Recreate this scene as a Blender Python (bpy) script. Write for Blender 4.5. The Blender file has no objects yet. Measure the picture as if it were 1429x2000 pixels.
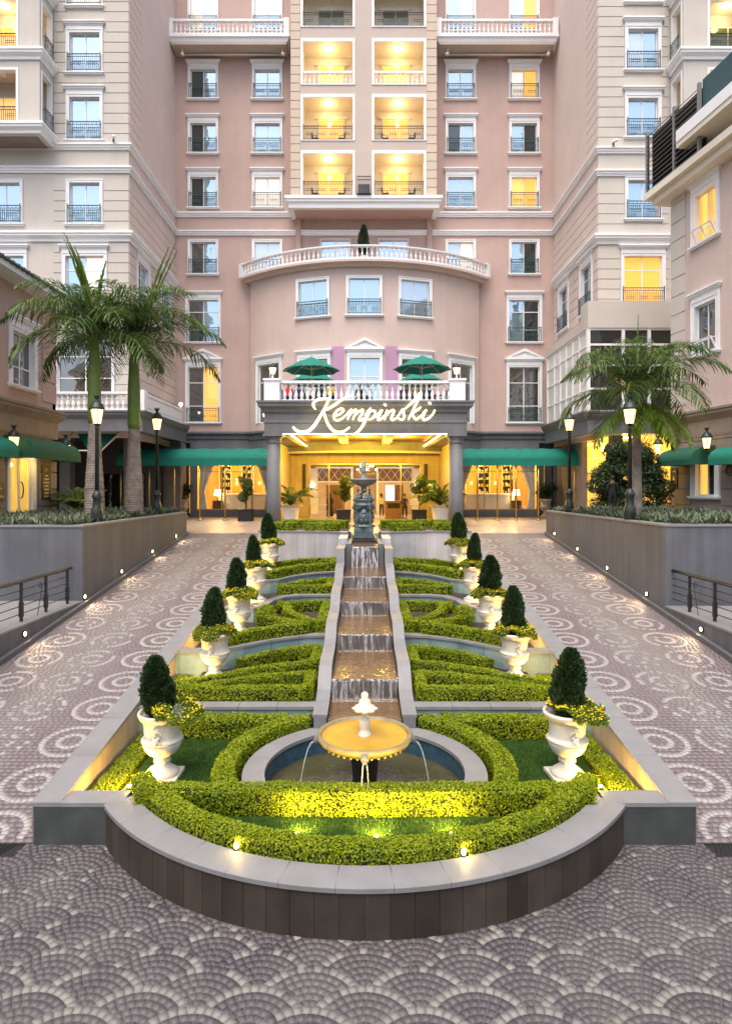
import bpy, math, random
import numpy as np
from mathutils import Matrix, Vector
from mathutils.geometry import tessellate_polygon
random.seed(7); RNG = np.random.default_rng(11)
R = math.radians; PI = math.pi
SC = bpy.context.scene; COL = SC.collection

# ---------------------------------------------------------------- camera, sky, sun, exposure
F, CX, HY, CZ = 1230.0, 712.0, 955.0, 4.85      # photo focal length in pixels, axis, horizon, eye height in metres
cam = bpy.data.cameras.new('camera'); camo = bpy.data.objects.new('camera', cam); COL.objects.link(camo)
camo.location = (0, 0, CZ); camo.rotation_euler = (R(90), 0, 0)
cam.sensor_fit = 'VERTICAL'; cam.sensor_height = 36; cam.lens = 36*F/2000
cam.shift_x = (714.5-CX)/2000; cam.shift_y = -(1000-HY)/2000
cam.clip_start = .05; cam.clip_end = 2000
SC.camera = camo
SUN_EL, SUN_AZ = 68.0, 198.0                     # degrees; azimuth clockwise from +Y: behind the camera, a little to the left
wd = bpy.data.worlds.new('World'); SC.world = wd; wd.use_nodes = True
nt = wd.node_tree; bg = nt.nodes['Background']
sky = nt.nodes.new('ShaderNodeTexSky'); sky.sky_type = 'NISHITA'; sky.sun_disc = False
sky.sun_elevation = R(SUN_EL); sky.sun_rotation = R(SUN_AZ); sky.air_density = 1.0; sky.dust_density = 5.0; sky.ozone_density = 1.0
nt.links.new(sky.outputs[0], bg.inputs[0]); bg.inputs[1].default_value = .15
sl = bpy.data.lights.new('sun', 'SUN'); sl.energy = 1.0; sl.angle = R(60); sl.color = (1, .89, .74)
so = bpy.data.objects.new('sun', sl); COL.objects.link(so); so.location = (0, -20, 60)
so.rotation_euler = (R(90-SUN_EL), 0, R(180-SUN_AZ))
SC.view_settings.view_transform = 'Standard'; SC.view_settings.look = 'None'
SC.view_settings.gamma = 1; SC.view_settings.use_curve_mapping = False
SC.view_settings.exposure = 1.12
SC.render.engine = 'CYCLES'; SC.cycles.max_bounces = 7; SC.cycles.transparent_max_bounces = 12
SC.cycles.use_denoising = True; SC.cycles.caustics_reflective = False; SC.cycles.caustics_refractive = False
SC.cycles.sample_clamp_indirect = 6

def PX(px, d): return (px-CX)*d/F
def PZ(py, d): return CZ-(py-HY)*d/F

# ---------------------------------------------------------------- mesh helpers
class MB:
    def __init__(s): s.v = []; s.f = []; s.m = []; s.cur = 0; s.sm = []; s.smooth = False
    def add(s, vs, fs):
        b = len(s.v); s.v += [tuple(p) for p in vs]
        for q in fs: s.f.append(tuple(b+i for i in q)); s.m.append(s.cur); s.sm.append(s.smooth)
        return s
    def box(s, x0, x1, y0, y1, z0, z1, fn=None):
        vs = [(x, y, z) for z in (z0, z1) for y in (y0, y1) for x in (x0, x1)]
        if fn: vs = [fn(*p) for p in vs]
        return s.add(vs, [(0,2,3,1),(4,5,7,6),(0,1,5,4),(2,6,7,3),(0,4,6,2),(1,3,7,5)])
    def hexa(s, vs): return s.add(vs, [(0,3,2,1),(4,5,6,7),(0,1,5,4),(1,2,6,5),(2,3,7,6),(3,0,4,7)])
    def quad(s, a, b, c, d): return s.add([a, b, c, d], [(0,1,2,3)])
    def lathe(s, prof, n=24, c=(0,0,0), mod=None, a0=0, a1=2*PI, cap=True):
        full = abs(a1-a0-2*PI) < 1e-6; k = n if full else n+1
        vs = []
        for (r, z) in prof:
            for i in range(k):
                a = a0+(a1-a0)*i/n; rr = r*(mod(a, z) if mod else 1)
                vs.append((c[0]+rr*math.cos(a), c[1]+rr*math.sin(a), c[2]+z))
        fs = []
        for j in range(len(prof)-1):
            for i in range(n):
                i2 = (i+1) % k
                fs.append((j*k+i, j*k+i2, (j+1)*k+i2, (j+1)*k+i))
        if cap and full:
            if prof[0][0] > 1e-4: fs.append(tuple(range(k))[::-1])
            if prof[-1][0] > 1e-4: fs.append(tuple((len(prof)-1)*k+i for i in range(k)))
        o = s.smooth; s.smooth = True; s.add(vs, fs); s.smooth = o; return s
    def tube(s, pts, r, n=6, cap=True, flat=1.0):
        pts = [Vector(p) for p in pts]; m = len(pts)
        rs = r if isinstance(r, (list, tuple)) else [r]*m
        vs = []; up = Vector((0, 0, 1)); prev = None
        for i, p in enumerate(pts):
            t = (pts[min(i+1, m-1)]-pts[max(i-1, 0)])
            t = t.normalized() if t.length > 1e-9 else Vector((0, 0, 1))
            if prev is None:
                a = t.cross(up); a = a.normalized() if a.length > 1e-3 else Vector((1, 0, 0))
            else:
                a = prev-t*prev.dot(t); a = a.normalized() if a.length > 1e-6 else prev
            prev = a; b = t.cross(a)
            for k in range(n):
                th = 2*PI*k/n; vs.append(p+a*(rs[i]*math.cos(th))+b*(rs[i]*flat*math.sin(th)))
        fs = []
        for i in range(m-1):
            for k in range(n):
                k2 = (k+1) % n; fs.append((i*n+k, i*n+k2, (i+1)*n+k2, (i+1)*n+k))
        if cap: fs.append(tuple(range(n))[::-1]); fs.append(tuple((m-1)*n+k for k in range(n)))
        o = s.smooth; s.smooth = n > 4; s.add(vs, fs); s.smooth = o; return s
    def sweep(s, path, prof, z=0.0, closed=False, cap=True):
        """path of (x,y[,z]); prof of (offset to the right of travel, height), closed outline"""
        P = [Vector((p[0], p[1])) for p in path]; zz = [(p[2] if len(p) > 2 else 0)+z for p in path]
        m = len(P); k = len(prof); vs = []
        for i in range(m):
            if closed: a = P[i]-P[i-1]; b = P[(i+1) % m]-P[i]
            else: a = P[i]-P[max(i-1, 0)]; b = P[min(i+1, m-1)]-P[i]
            if a.length < 1e-9: a = b
            if b.length < 1e-9: b = a
            a = a.normalized(); b = b.normalized()
            na = Vector((a.y, -a.x)); nb = Vector((b.y, -b.x)); nn = na+nb
            nn = nn.normalized() if nn.length > 1e-6 else na
            sc = 1/max(.35, nn.dot(na))
            for (o, h) in prof: vs.append((P[i].x+nn.x*o*sc, P[i].y+nn.y*o*sc, zz[i]+h))
        fs = []
        for i in range(m if closed else m-1):
            j = (i+1) % m
            for q in range(k):
                q2 = (q+1) % k; fs.append((i*k+q, i*k+q2, j*k+q2, j*k+q))
        if cap and not closed: fs.append(tuple(range(k))[::-1]); fs.append(tuple((m-1)*k+q for q in range(k)))
        return s.add(vs, fs)
    def prism(s, poly, z0, z1):
        n = len(poly); vs = [(p[0], p[1], z0) for p in poly]+[(p[0], p[1], z1) for p in poly]
        return s.add(vs, [tuple(range(n))[::-1], tuple(range(n, 2*n))]+[(i, (i+1) % n, n+(i+1) % n, n+i) for i in range(n)])
    def ball(s, c, r, nu=12, nv=7, sx=1, sy=1, sz=1):
        vs = []; fs = []
        for j in range(nv+1):
            ph = PI*j/nv
            for i in range(nu):
                th = 2*PI*i/nu
                vs.append((c[0]+r*sx*math.sin(ph)*math.cos(th), c[1]+r*sy*math.sin(ph)*math.sin(th), c[2]-r*sz*math.cos(ph)))
        for j in range(nv):
            for i in range(nu): fs.append((j*nu+i, j*nu+(i+1) % nu, (j+1)*nu+(i+1) % nu, (j+1)*nu+i))
        o = s.smooth; s.smooth = True; s.add(vs, fs); s.smooth = o; return s
    def mesh(s, name, mats):
        me = bpy.data.meshes.new(name); me.from_pydata(s.v, [], s.f)
        for m in (mats if isinstance(mats, (list, tuple)) else [mats]): me.materials.append(m)
        me.polygons.foreach_set('material_index', s.m); me.polygons.foreach_set('use_smooth', s.sm); me.update()
        return me
    def build(s, name, mats, parent=None, local=False):
        return link(name, s.mesh(name, mats), parent, local)

def link(name, me, parent=None, local=False, mw=None):
    """world-coordinate mesh under a parent unless local; mw = matrix in the parent's frame"""
    o = bpy.data.objects.new(name, me); COL.objects.link(o)
    if mw is not None: o.matrix_local = mw
    if parent is not None:
        o.parent = parent
        if not local: o.matrix_parent_inverse = winv(parent)
    return o
def winv(o):
    m = Matrix.Identity(4); ch = []
    while o is not None: ch.append(o); o = o.parent
    for c in reversed(ch): m = m @ c.matrix_parent_inverse @ c.matrix_basis
    return m.inverted()
def empty(name, loc, rz=0):
    o = bpy.data.objects.new(name, None); COL.objects.link(o); o.location = loc; o.rotation_euler = (0, 0, rz)
    o.empty_display_size = .2; return o
def tag(o, label, cat, group=None):
    o['label'] = label; o['category'] = cat
    if group: o['group'] = group
    return o
def thing(name, label, cat, loc, rz=0, group=None): return tag(empty(name, loc, rz), label, cat, group)
def struct(o): o['kind'] = 'structure'; return o
def stuff(o): o['kind'] = 'stuff'; return o
def TR(x, y, z, rz=0): return Matrix.Translation((x, y, z)) @ Matrix.Rotation(rz, 4, 'Z')
def copy_tree(src, loc, rz=0, label=None, scale=None):
    r = src.copy(); COL.objects.link(r); r.location = loc; r.rotation_euler = (0, 0, rz)
    if scale: r.scale = (scale,)*3
    if label: r['label'] = label
    for ch in src.children:
        c = ch.copy(); COL.objects.link(c); c.parent = r
        for g in ch.children:
            e = g.copy(); COL.objects.link(e); e.parent = c
    return r
def np_mesh(name, V, Q, mats, mi=None, smooth=False):
    me = bpy.data.meshes.new(name); n = len(Q); k = Q.shape[1]
    me.vertices.add(len(V)); me.vertices.foreach_set('co', np.ascontiguousarray(V, dtype=np.float32).ravel())
    me.loops.add(n*k); me.loops.foreach_set('vertex_index', np.ascontiguousarray(Q, dtype=np.int32).ravel())
    me.polygons.add(n); me.polygons.foreach_set('loop_start', np.arange(0, n*k, k, dtype=np.int32))
    for m in (mats if isinstance(mats, (list, tuple)) else [mats]): me.materials.append(m)
    if mi is not None: me.polygons.foreach_set('material_index', np.ascontiguousarray(mi, dtype=np.int32))
    if smooth: me.polygons.foreach_set('use_smooth', np.ones(n, dtype=bool))
    me.update(calc_edges=True); me.validate(); return me
def leaves(P, N, size, asp=.6, tilt=.9):
    """rhombic leaves at P facing roughly N: vertices and quads"""
    n = len(P); nn = N+RNG.normal(size=(n, 3))*tilt; nn /= np.linalg.norm(nn, axis=1)[:, None]+1e-9
    t = np.cross(nn, RNG.normal(size=(n, 3))); t /= np.linalg.norm(t, axis=1)[:, None]+1e-9
    b = np.cross(nn, t); s = size*RNG.uniform(.65, 1.25, n)[:, None]
    V = np.stack([P-t*s*.5, P+b*s*asp*.5+nn*s*.08, P+t*s*.5, P-b*s*asp*.5+nn*s*.08], 1).reshape(-1, 3)
    return V, np.arange(n*4).reshape(-1, 4)
def merge_np(parts):
    V = []; Q = []; M = []; b = 0
    for i, (v, q, m) in enumerate(parts):
        V.append(v); Q.append(q+b); M.append(np.full(len(q), m)); b += len(v)
    return np.concatenate(V), np.concatenate(Q), np.concatenate(M)
def mbnp(mb): return np.array(mb.v, dtype=float), np.array([q if len(q) == 4 else (q+q[-1:])[:4] for q in mb.f])

# ---------------------------------------------------------------- materials
MATS = {}
def mat(name, col, rough=.7, var=.1, scale=.8, bump=0, bscale=30, metal=0, spec=.4, island=0, streak=0, emit=None, estr=0, col2=None):
    m = bpy.data.materials.new(name); m.use_nodes = True; MATS[name] = m
    t = m.node_tree; N = t.nodes; L = t.links; p = N['Principled BSDF']
    p.inputs['Roughness'].default_value = rough; p.inputs['Metallic'].default_value = metal
    p.inputs['Specular IOR Level'].default_value = spec
    geo = N.new('ShaderNodeNewGeometry')
    base = N.new('ShaderNodeMix'); base.data_type = 'RGBA'
    c = np.array(col); c2 = np.array(col2) if col2 is not None else c*(1+var); c1 = c if col2 is not None else c*(1-var)
    base.inputs[6].default_value = (*c1, 1); base.inputs[7].default_value = (*np.minimum(c2, .95), 1)
    nz = N.new('ShaderNodeTexNoise'); nz.inputs['Scale'].default_value = scale; nz.inputs['Detail'].default_value = 6; nz.inputs['Roughness'].default_value = .62
    L.new(geo.outputs['Position'], nz.inputs['Vector'])
    mr = N.new('ShaderNodeMapRange'); mr.inputs[1].default_value = .3; mr.inputs[2].default_value = .7
    L.new(nz.outputs[0], mr.inputs[0]); fac = mr.outputs[0]
    if island:
        oi = N.new('ShaderNodeObjectInfo'); ad = N.new('ShaderNodeMath'); ad.operation = 'ADD'
        L.new(geo.outputs['Random Per Island'], ad.inputs[0]); L.new(oi.outputs['Random'], ad.inputs[1])
        fr = N.new('ShaderNodeMath'); fr.operation = 'FRACT'; L.new(ad.outputs[0], fr.inputs[0])
        mx = N.new('ShaderNodeMath'); mx.operation = 'MULTIPLY_ADD'; mx.inputs[1].default_value = island
        m2 = N.new('ShaderNodeMath'); m2.operation = 'MULTIPLY'; m2.inputs[1].default_value = 1-island
        L.new(fac, m2.inputs[0]); L.new(fr.outputs[0], mx.inputs[0]); L.new(m2.outputs[0], mx.inputs[2]); fac = mx.outputs[0]
    L.new(fac, base.inputs[0]); out = base.outputs[2]
    if streak:
        mp = N.new('ShaderNodeMapping'); mp.inputs['Scale'].default_value = (2.2, 2.2, .12); L.new(geo.outputs['Position'], mp.inputs[0])
        n2 = N.new('ShaderNodeTexNoise'); n2.inputs['Scale'].default_value = 1.3; n2.inputs['Detail'].default_value = 5; L.new(mp.outputs[0], n2.inputs['Vector'])
        r2 = N.new('ShaderNodeMapRange'); r2.inputs[1].default_value = .35; r2.inputs[2].default_value = .75; r2.inputs[3].default_value = 1; r2.inputs[4].default_value = 1-streak
        L.new(n2.outputs[0], r2.inputs[0]); mm = N.new('ShaderNodeMix'); mm.data_type = 'RGBA'; mm.blend_type = 'MULTIPLY'; mm.inputs[0].default_value = 1
        L.new(out, mm.inputs[6]); L.new(r2.outputs[0], mm.inputs[7]); out = mm.outputs[2]
    L.new(out, p.inputs['Base Color'])
    rn = N.new('ShaderNodeMapRange'); rn.inputs[3].default_value = max(.03, rough-.08); rn.inputs[4].default_value = min(1, rough+.08)
    L.new(nz.outputs[0], rn.inputs[0]); L.new(rn.outputs[0], p.inputs['Roughness'])
    if bump:
        nb = N.new('ShaderNodeTexNoise'); nb.inputs['Scale'].default_value = bscale; nb.inputs['Detail'].default_value = 4; L.new(geo.outputs['Position'], nb.inputs['Vector'])
        bm = N.new('ShaderNodeBump'); bm.inputs['Strength'].default_value = bump; bm.inputs['Distance'].default_value = .02
        L.new(nb.outputs[0], bm.inputs['Height']); L.new(bm.outputs[0], p.inputs['Normal'])
    if emit: p.inputs['Emission Color'].default_value = (*emit, 1); p.inputs['Emission Strength'].default_value = estr
    return m
def leafmat(name, c1, c2, c3, trans=.3, rough=.5):
    m = bpy.data.materials.new(name); m.use_nodes = True; MATS[name] = m
    t = m.node_tree; N = t.nodes; L = t.links; p = N['Principled BSDF']; p.inputs['Roughness'].default_value = rough; p.inputs['Specular IOR Level'].default_value = .35
    geo = N.new('ShaderNodeNewGeometry'); cr = N.new('ShaderNodeValToRGB'); e = cr.color_ramp.elements
    e[0].color = (*c1, 1); e[1].color = (*c3, 1); k = e.new(.5); k.color = (*c2, 1)
    nz = N.new('ShaderNodeTexNoise'); nz.inputs['Scale'].default_value = 2.3; L.new(geo.outputs['Position'], nz.inputs['Vector'])
    a = N.new('ShaderNodeMath'); a.operation = 'MULTIPLY_ADD'; a.inputs[1].default_value = .55
    b = N.new('ShaderNodeMath'); b.operation = 'MULTIPLY_ADD'; b.inputs[1].default_value = .9; b.inputs[2].default_value = -.2
    L.new(nz.outputs[0], b.inputs[0]); L.new(geo.outputs['Random Per Island'], a.inputs[0]); L.new(b.outputs[0], a.inputs[2]); L.new(a.outputs[0], cr.inputs[0])
    L.new(cr.outputs[0], p.inputs['Base Color'])
    tr = N.new('ShaderNodeBsdfTranslucent'); L.new(cr.outputs[0], tr.inputs[0])
    mx = N.new('ShaderNodeMixShader'); mx.inputs[0].default_value = trans
    L.new(p.outputs[0], mx.inputs[1]); L.new(tr.outputs[0], mx.inputs[2]); L.new(mx.outputs[0], N['Material Output'].inputs[0]); return m
def emat(name, col, s):
    m = bpy.data.materials.new(name); m.use_nodes = True; p = m.node_tree.nodes['Principled BSDF']
    p.inputs['Base Color'].default_value = (*[min(.8, c) for c in col], 1); p.inputs['Emission Color'].default_value = (*col, 1); p.inputs['Emission Strength'].default_value = s; return m
def glass(name, body, gcol, fac, rough=.02, emit=None, es=0, folds=0):
    """window glass over a curtained room: body colour under a coated reflection"""
    m = bpy.data.materials.new(name); m.use_nodes = True; t = m.node_tree; N = t.nodes; L = t.links; p = N['Principled BSDF']
    p.inputs['Base Color'].default_value = (*body, 1); p.inputs['Roughness'].default_value = .5; p.inputs['Specular IOR Level'].default_value = 0
    if emit: p.inputs['Emission Color'].default_value = (*emit, 1); p.inputs['Emission Strength'].default_value = es
    g = N.new('ShaderNodeBsdfGlossy'); g.inputs[0].default_value = (*gcol, 1); g.inputs['Roughness'].default_value = rough
    geo = N.new('ShaderNodeNewGeometry')
    if folds:                                            # pleats of the lit curtain hung behind the pane
        wv = N.new('ShaderNodeTexWave'); wv.inputs['Scale'].default_value = 2.6; wv.inputs['Distortion'].default_value = 2.5; wv.inputs['Detail'].default_value = 2; wv.bands_direction = 'X'
        mpp = N.new('ShaderNodeMapping'); mpp.inputs['Scale'].default_value = (1, 1, .15); L.new(geo.outputs['Position'], mpp.inputs[0]); L.new(mpp.outputs[0], wv.inputs['Vector'])
        mrr = N.new('ShaderNodeMapRange'); mrr.inputs[3].default_value = es*.55; mrr.inputs[4].default_value = es*1.15; L.new(wv.outputs['Fac'], mrr.inputs[0]); L.new(mrr.outputs[0], p.inputs['Emission Strength'])
    nz = N.new('ShaderNodeTexNoise'); nz.inputs['Scale'].default_value = .9; L.new(geo.outputs['Position'], nz.inputs['Vector'])
    bm = N.new('ShaderNodeBump'); bm.inputs['Strength'].default_value = .08; bm.inputs['Distance'].default_value = .2; L.new(nz.outputs[0], bm.inputs['Height']); L.new(bm.outputs[0], g.inputs['Normal'])
    mx = N.new('ShaderNodeMixShader'); mx.inputs[0].default_value = fac
    L.new(p.outputs[0], mx.inputs[1]); L.new(g.outputs[0], mx.inputs[2]); L.new(mx.outputs[0], N['Material Output'].inputs[0]); return m
def clear_glass(name, fac=.12):
    m = bpy.data.materials.new(name); m.use_nodes = True; t = m.node_tree; N = t.nodes; L = t.links
    N.remove(N['Principled BSDF']); a = N.new('ShaderNodeBsdfTransparent'); g = N.new('ShaderNodeBsdfGlossy'); g.inputs['Roughness'].default_value = .02
    mx = N.new('ShaderNodeMixShader'); mx.inputs[0].default_value = fac
    L.new(a.outputs[0], mx.inputs[1]); L.new(g.outputs[0], mx.inputs[2]); L.new(mx.outputs[0], N['Material Output'].inputs[0]); return m
def water(name, col, rough=.06, bscale=9, bstr=.35, fac=.25, clear=0):
    m = bpy.data.materials.new(name); m.use_nodes = True; t = m.node_tree; N = t.nodes; L = t.links; p = N['Principled BSDF']
    p.inputs['Base Color'].default_value = (*col, 1); p.inputs['Roughness'].default_value = rough; p.inputs['Specular IOR Level'].default_value = .6
    geo = N.new('ShaderNodeNewGeometry'); nz = N.new('ShaderNodeTexNoise'); nz.inputs['Scale'].default_value = bscale; nz.inputs['Detail'].default_value = 3; nz.inputs['Distortion'].default_value = .8
    L.new(geo.outputs['Position'], nz.inputs['Vector'])
    bm = N.new('ShaderNodeBump'); bm.inputs['Strength'].default_value = bstr; bm.inputs['Distance'].default_value = .03; L.new(nz.outputs[0], bm.inputs['Height']); L.new(bm.outputs[0], p.inputs['Normal'])
    n2 = N.new('ShaderNodeTexNoise'); n2.inputs['Scale'].default_value = 2.5; n2.inputs['Detail'].default_value = 5; L.new(geo.outputs['Position'], n2.inputs['Vector'])
    mx = N.new('ShaderNodeMix'); mx.data_type = 'RGBA'; mx.inputs[6].default_value = (*[c*.65 for c in col], 1); mx.inputs[7].default_value = (*[min(.9, c*1.6) for c in col], 1)
    L.new(n2.outputs[0], mx.inputs[0]); L.new(mx.outputs[2], p.inputs['Base Color'])
    if clear:
        tr = N.new('ShaderNodeBsdfTransparent'); ms = N.new('ShaderNodeMixShader'); ms.inputs[0].default_value = clear
        L.new(p.outputs[0], ms.inputs[1]); L.new(tr.outputs[0], ms.inputs[2]); L.new(ms.outputs[0], N['Material Output'].inputs[0])
    return m
def fallmat(name, sx=14.0, lo=.45, hi=.62, col=(.75, .74, .78), clear=.75):
    """falling water: white strands over thin clear film"""
    m = bpy.data.materials.new(name); m.use_nodes = True; t = m.node_tree; N = t.nodes; L = t.links; p = N['Principled BSDF']
    p.inputs['Base Color'].default_value = (*col, 1); p.inputs['Roughness'].default_value = .15
    geo = N.new('ShaderNodeNewGeometry'); mp = N.new('ShaderNodeMapping'); mp.inputs['Scale'].default_value = (sx, sx, 1.6); L.new(geo.outputs['Position'], mp.inputs[0])
    nz = N.new('ShaderNodeTexNoise'); nz.inputs['Scale'].default_value = 1; nz.inputs['Detail'].default_value = 6; nz.inputs['Roughness'].default_value = .7; L.new(mp.outputs[0], nz.inputs['Vector'])
    mr = N.new('ShaderNodeMapRange'); mr.inputs[1].default_value = lo; mr.inputs[2].default_value = hi; mr.inputs[3].default_value = 1-clear*0-.12; mr.inputs[4].default_value = 1-clear
    mr.inputs[3].default_value = .93; mr.inputs[4].default_value = 1-clear
    L.new(nz.outputs[0], mr.inputs[0]); tr = N.new('ShaderNodeBsdfTransparent'); ms = N.new('ShaderNodeMixShader'); L.new(mr.outputs[0], ms.inputs[0])
    L.new(p.outputs[0], ms.inputs[1]); L.new(tr.outputs[0], ms.inputs[2]); L.new(ms.outputs[0], N['Material Output'].inputs[0]); return m

m_pink = mat('pink_stucco', (.58, .455, .405), .85, .07, .35, .12, 60, streak=.05)
m_pink2 = mat('rose_stucco', (.50, .362, .318), .85, .08, .4, .12, 60, streak=.05)
m_beige = mat('beige_stucco', (.56, .515, .455), .85, .06, .4, .12, 60, streak=.04)
m_side = mat('lightened_side_stucco', (.63, .52, .465), .85, .07, .35, .12, 60, streak=.05)  # wing paint lightened, standing in for brighter light on the side walls
m_quoin = mat('sand_stucco', (.60, .50, .395), .85, .06, .4, .12, 60, streak=.04)
m_tower = mat('tan_stucco', (.54, .45, .39), .85, .06, .4, .12, 60, streak=.04)
m_white = mat('white_paint', (.80, .80, .80), .55, .04, .7, .03, 50)
m_cream = mat('cream_plaster', (.74, .68, .56), .7, .05, .6)
m_grey = mat('grey_stone', (.155, .16, .17), .6, .14, 1.2, .05, 60, streak=.15)
m_gdark = mat('dark_grey_stone', (.10, .10, .10), .7, .12, 1)
m_tan = mat('brown_stone', (.25, .205, .18), .75, .12, 1.2, .06, 50, streak=.12)
m_plant = mat('grey_render_wall', (.112, .115, .128), .6, .2, .5, .06, 45, streak=.34)
m_cope = mat('pale_granite', (.19, .187, .186), .55, .12, 3, .05, 120, island=.25)
m_clad = mat('brown_slate', (.046, .037, .029), .55, .45, 2.2, .06, 30, spec=.2, island=.55, streak=.3)
m_cladg = mat('green_slate', (.055, .060, .058), .42, .25, 2, .08, 30, streak=.25)
m_sand = mat('warm_sandstone', (.42, .335, .23), .6, .2, 1.5, .06, 30, island=.35, streak=.3)
m_marble = mat('veined_marble', (.42, .41, .42), .4, .22, 1.2, .04, 20, island=.4, streak=.3)
m_bluet = mat('blue_pool_tile', (.03, .07, .10), .25, .3, 6)
m_blues = mat('mossy_blue_stone', (.22, .31, .30), .5, .35, 1.6, .06, 25, island=.4, streak=.3)
m_iron = mat('black_iron', (.02, .02, .022), .45, .2, 6, metal=.3)
m_rail = mat('teal_iron', (.03, .075, .09), .5, .2, 6)
m_lampm = mat('green_black_iron', (.025, .035, .033), .4, .3, 8, metal=.4)
m_brass = mat('brass', (.55, .38, .10), .3, .2, 5, metal=.9)
m_awn = mat('green_canvas', (.0, .155, .115), .75, .15, 1.5, .1, 80)
m_awn2 = mat('dark_green_canvas', (.012, .085, .05), .75, .15, 1.5, .1, 80)
m_soil = mat('soil', (.045, .032, .022), .95, .4, 6, .5, 25)
m_lobby = mat('lobby_wall', (.56, .44, .33), .7, .08, .6)
m_lawn = mat('lawn', (.022, .050, .008), .95, .4, 5, .4, 80, spec=.08)
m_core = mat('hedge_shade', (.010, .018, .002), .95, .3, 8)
m_grout = mat('mortar', (.118, .112, .106), .9, .15, 4, .3, 60)
m_grout2 = mat('ramp_mortar', (.150, .126, .130), .9, .15, 4, .3, 60)
m_sett = mat('purple_grey_sett', (.056, .049, .054), .55, .1, .7, .04, 60, island=.3, col2=(.092, .079, .086))
m_settw = mat('pale_sett', (.185, .176, .158), .65, .2, 2, .04, 60, island=.5)
m_paver = mat('pink_grey_paver', (.138, .110, .116), .5, .1, .5, .03, 60, island=.3, col2=(.178, .150, .154))
m_paverw = mat('pale_ramp_sett', (.295, .28, .27), .5, .12, 2, .03, 60, island=.5)
def worn(m, col, amt):
    t = m.node_tree; N = t.nodes; L = t.links; p = N['Principled BSDF']; src = p.inputs['Base Color'].links[0].from_socket
    geo = N.new('ShaderNodeNewGeometry'); sp = N.new('ShaderNodeSeparateXYZ'); L.new(geo.outputs['Position'], sp.inputs[0])
    ab = N.new('ShaderNodeMath'); ab.operation = 'ABSOLUTE'; L.new(sp.outputs[0], ab.inputs[0])
    sn = N.new('ShaderNodeMath'); sn.operation = 'SUBTRACT'; sn.inputs[1].default_value = 6.75; L.new(ab.outputs[0], sn.inputs[0])
    a2 = N.new('ShaderNodeMath'); a2.operation = 'ABSOLUTE'; L.new(sn.outputs[0], a2.inputs[0])
    nz = N.new('ShaderNodeTexNoise'); nz.inputs['Scale'].default_value = 1.4; nz.inputs['Detail'].default_value = 7; nz.inputs['Roughness'].default_value = .7; L.new(geo.outputs['Position'], nz.inputs['Vector'])
    mr = N.new('ShaderNodeMapRange'); mr.inputs[1].default_value = .9; mr.inputs[2].default_value = .0; L.new(a2.outputs[0], mr.inputs[0])
    mu = N.new('ShaderNodeMath'); mu.operation = 'MULTIPLY'; L.new(mr.outputs[0], mu.inputs[0]); L.new(nz.outputs[0], mu.inputs[1])
    mm = N.new('ShaderNodeMath'); mm.operation = 'MULTIPLY'; mm.inputs[1].default_value = amt; mm.use_clamp = True; L.new(mu.outputs[0], mm.inputs[0])
    mx = N.new('ShaderNodeMix'); mx.data_type = 'RGBA'; mx.inputs[7].default_value = (*col, 1); L.new(mm.outputs[0], mx.inputs[0]); L.new(src, mx.inputs[6]); L.new(mx.outputs[2], p.inputs['Base Color'])
def sandy(m, col, amt):
    t = m.node_tree; N = t.nodes; L = t.links; p = N['Principled BSDF']; src = p.inputs['Base Color'].links[0].from_socket
    geo = N.new('ShaderNodeNewGeometry'); nz = N.new('ShaderNodeTexNoise'); nz.inputs['Scale'].default_value = 1.1; nz.inputs['Detail'].default_value = 5; nz.inputs['Roughness'].default_value = .6; L.new(geo.outputs['Position'], nz.inputs['Vector'])
    mr = N.new('ShaderNodeMapRange'); mr.inputs[1].default_value = .42; mr.inputs[2].default_value = .66; mr.inputs[4].default_value = amt; L.new(nz.outputs[0], mr.inputs[0])
    mx = N.new('ShaderNodeMix'); mx.data_type = 'RGBA'; mx.inputs[7].default_value = (*col, 1); L.new(mr.outputs[0], mx.inputs[0]); L.new(src, mx.inputs[6]); L.new(mx.outputs[2], p.inputs['Base Color'])
sandy(m_sett, (.112, .104, .098), .85); sandy(m_settw, (.14, .13, .12), .5)
worn(m_paver, (.215, .208, .195), 1.1); worn(m_paverw, (.21, .203, .19), 1.3)
m_plaza = mat('warm_plaza_stone', (.33, .27, .22), .35, .15, 1.2, .04, 40, island=.4)
m_urn = mat('cream_cast_stone', (.58, .53, .44), .7, .16, 5, .12, 40, streak=.12)
m_bronze2 = mat('pale_verdigris', (.24, .25, .25), .4, .4, 7, .2, 25, metal=.2)
m_bronze = mat('verdigris_bronze', (.10, .135, .14), .35, .45, 7, .2, 25, metal=.35)
m_bowl = mat('olive_stone', (.20, .165, .085), .45, .3, 5, .1, 30)
m_stonef = mat('weathered_white_stone', (.55, .53, .45), .6, .25, 9, .2, 30)
m_trunk = mat('palm_bark', (.25, .205, .17), .9, .4, 3, .5, 30)
m_shaft = mat('crownshaft_green', (.12, .19, .035), .45, .2, 4)
m_bark = mat('bark', (.09, .065, .045), .9, .3, 8, .5, 25)
m_black = mat('black_pot', (.02, .018, .018), .4, .2, 5)
m_sign = mat('dark_sign', (.035, .03, .028), .4, .15, 4)
m_gold = mat('gold_print', (.65, .52, .28), .5, .05, 4)
m_curt = mat('sheer_curtain', (.68, .66, .60), .9, .08, 2)
m_wood = mat('brown_wood', (.16, .08, .035), .5, .25, 5)
m_ycurt = mat('ochre_curtain', (.60, .36, .09), .9, .12, 3)
m_int = mat('warm_interior', (.66, .47, .22), .8, .1, .6)
m_dark = mat('dark_interior', (.015, .013, .012), .9, .2, 1)
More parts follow.
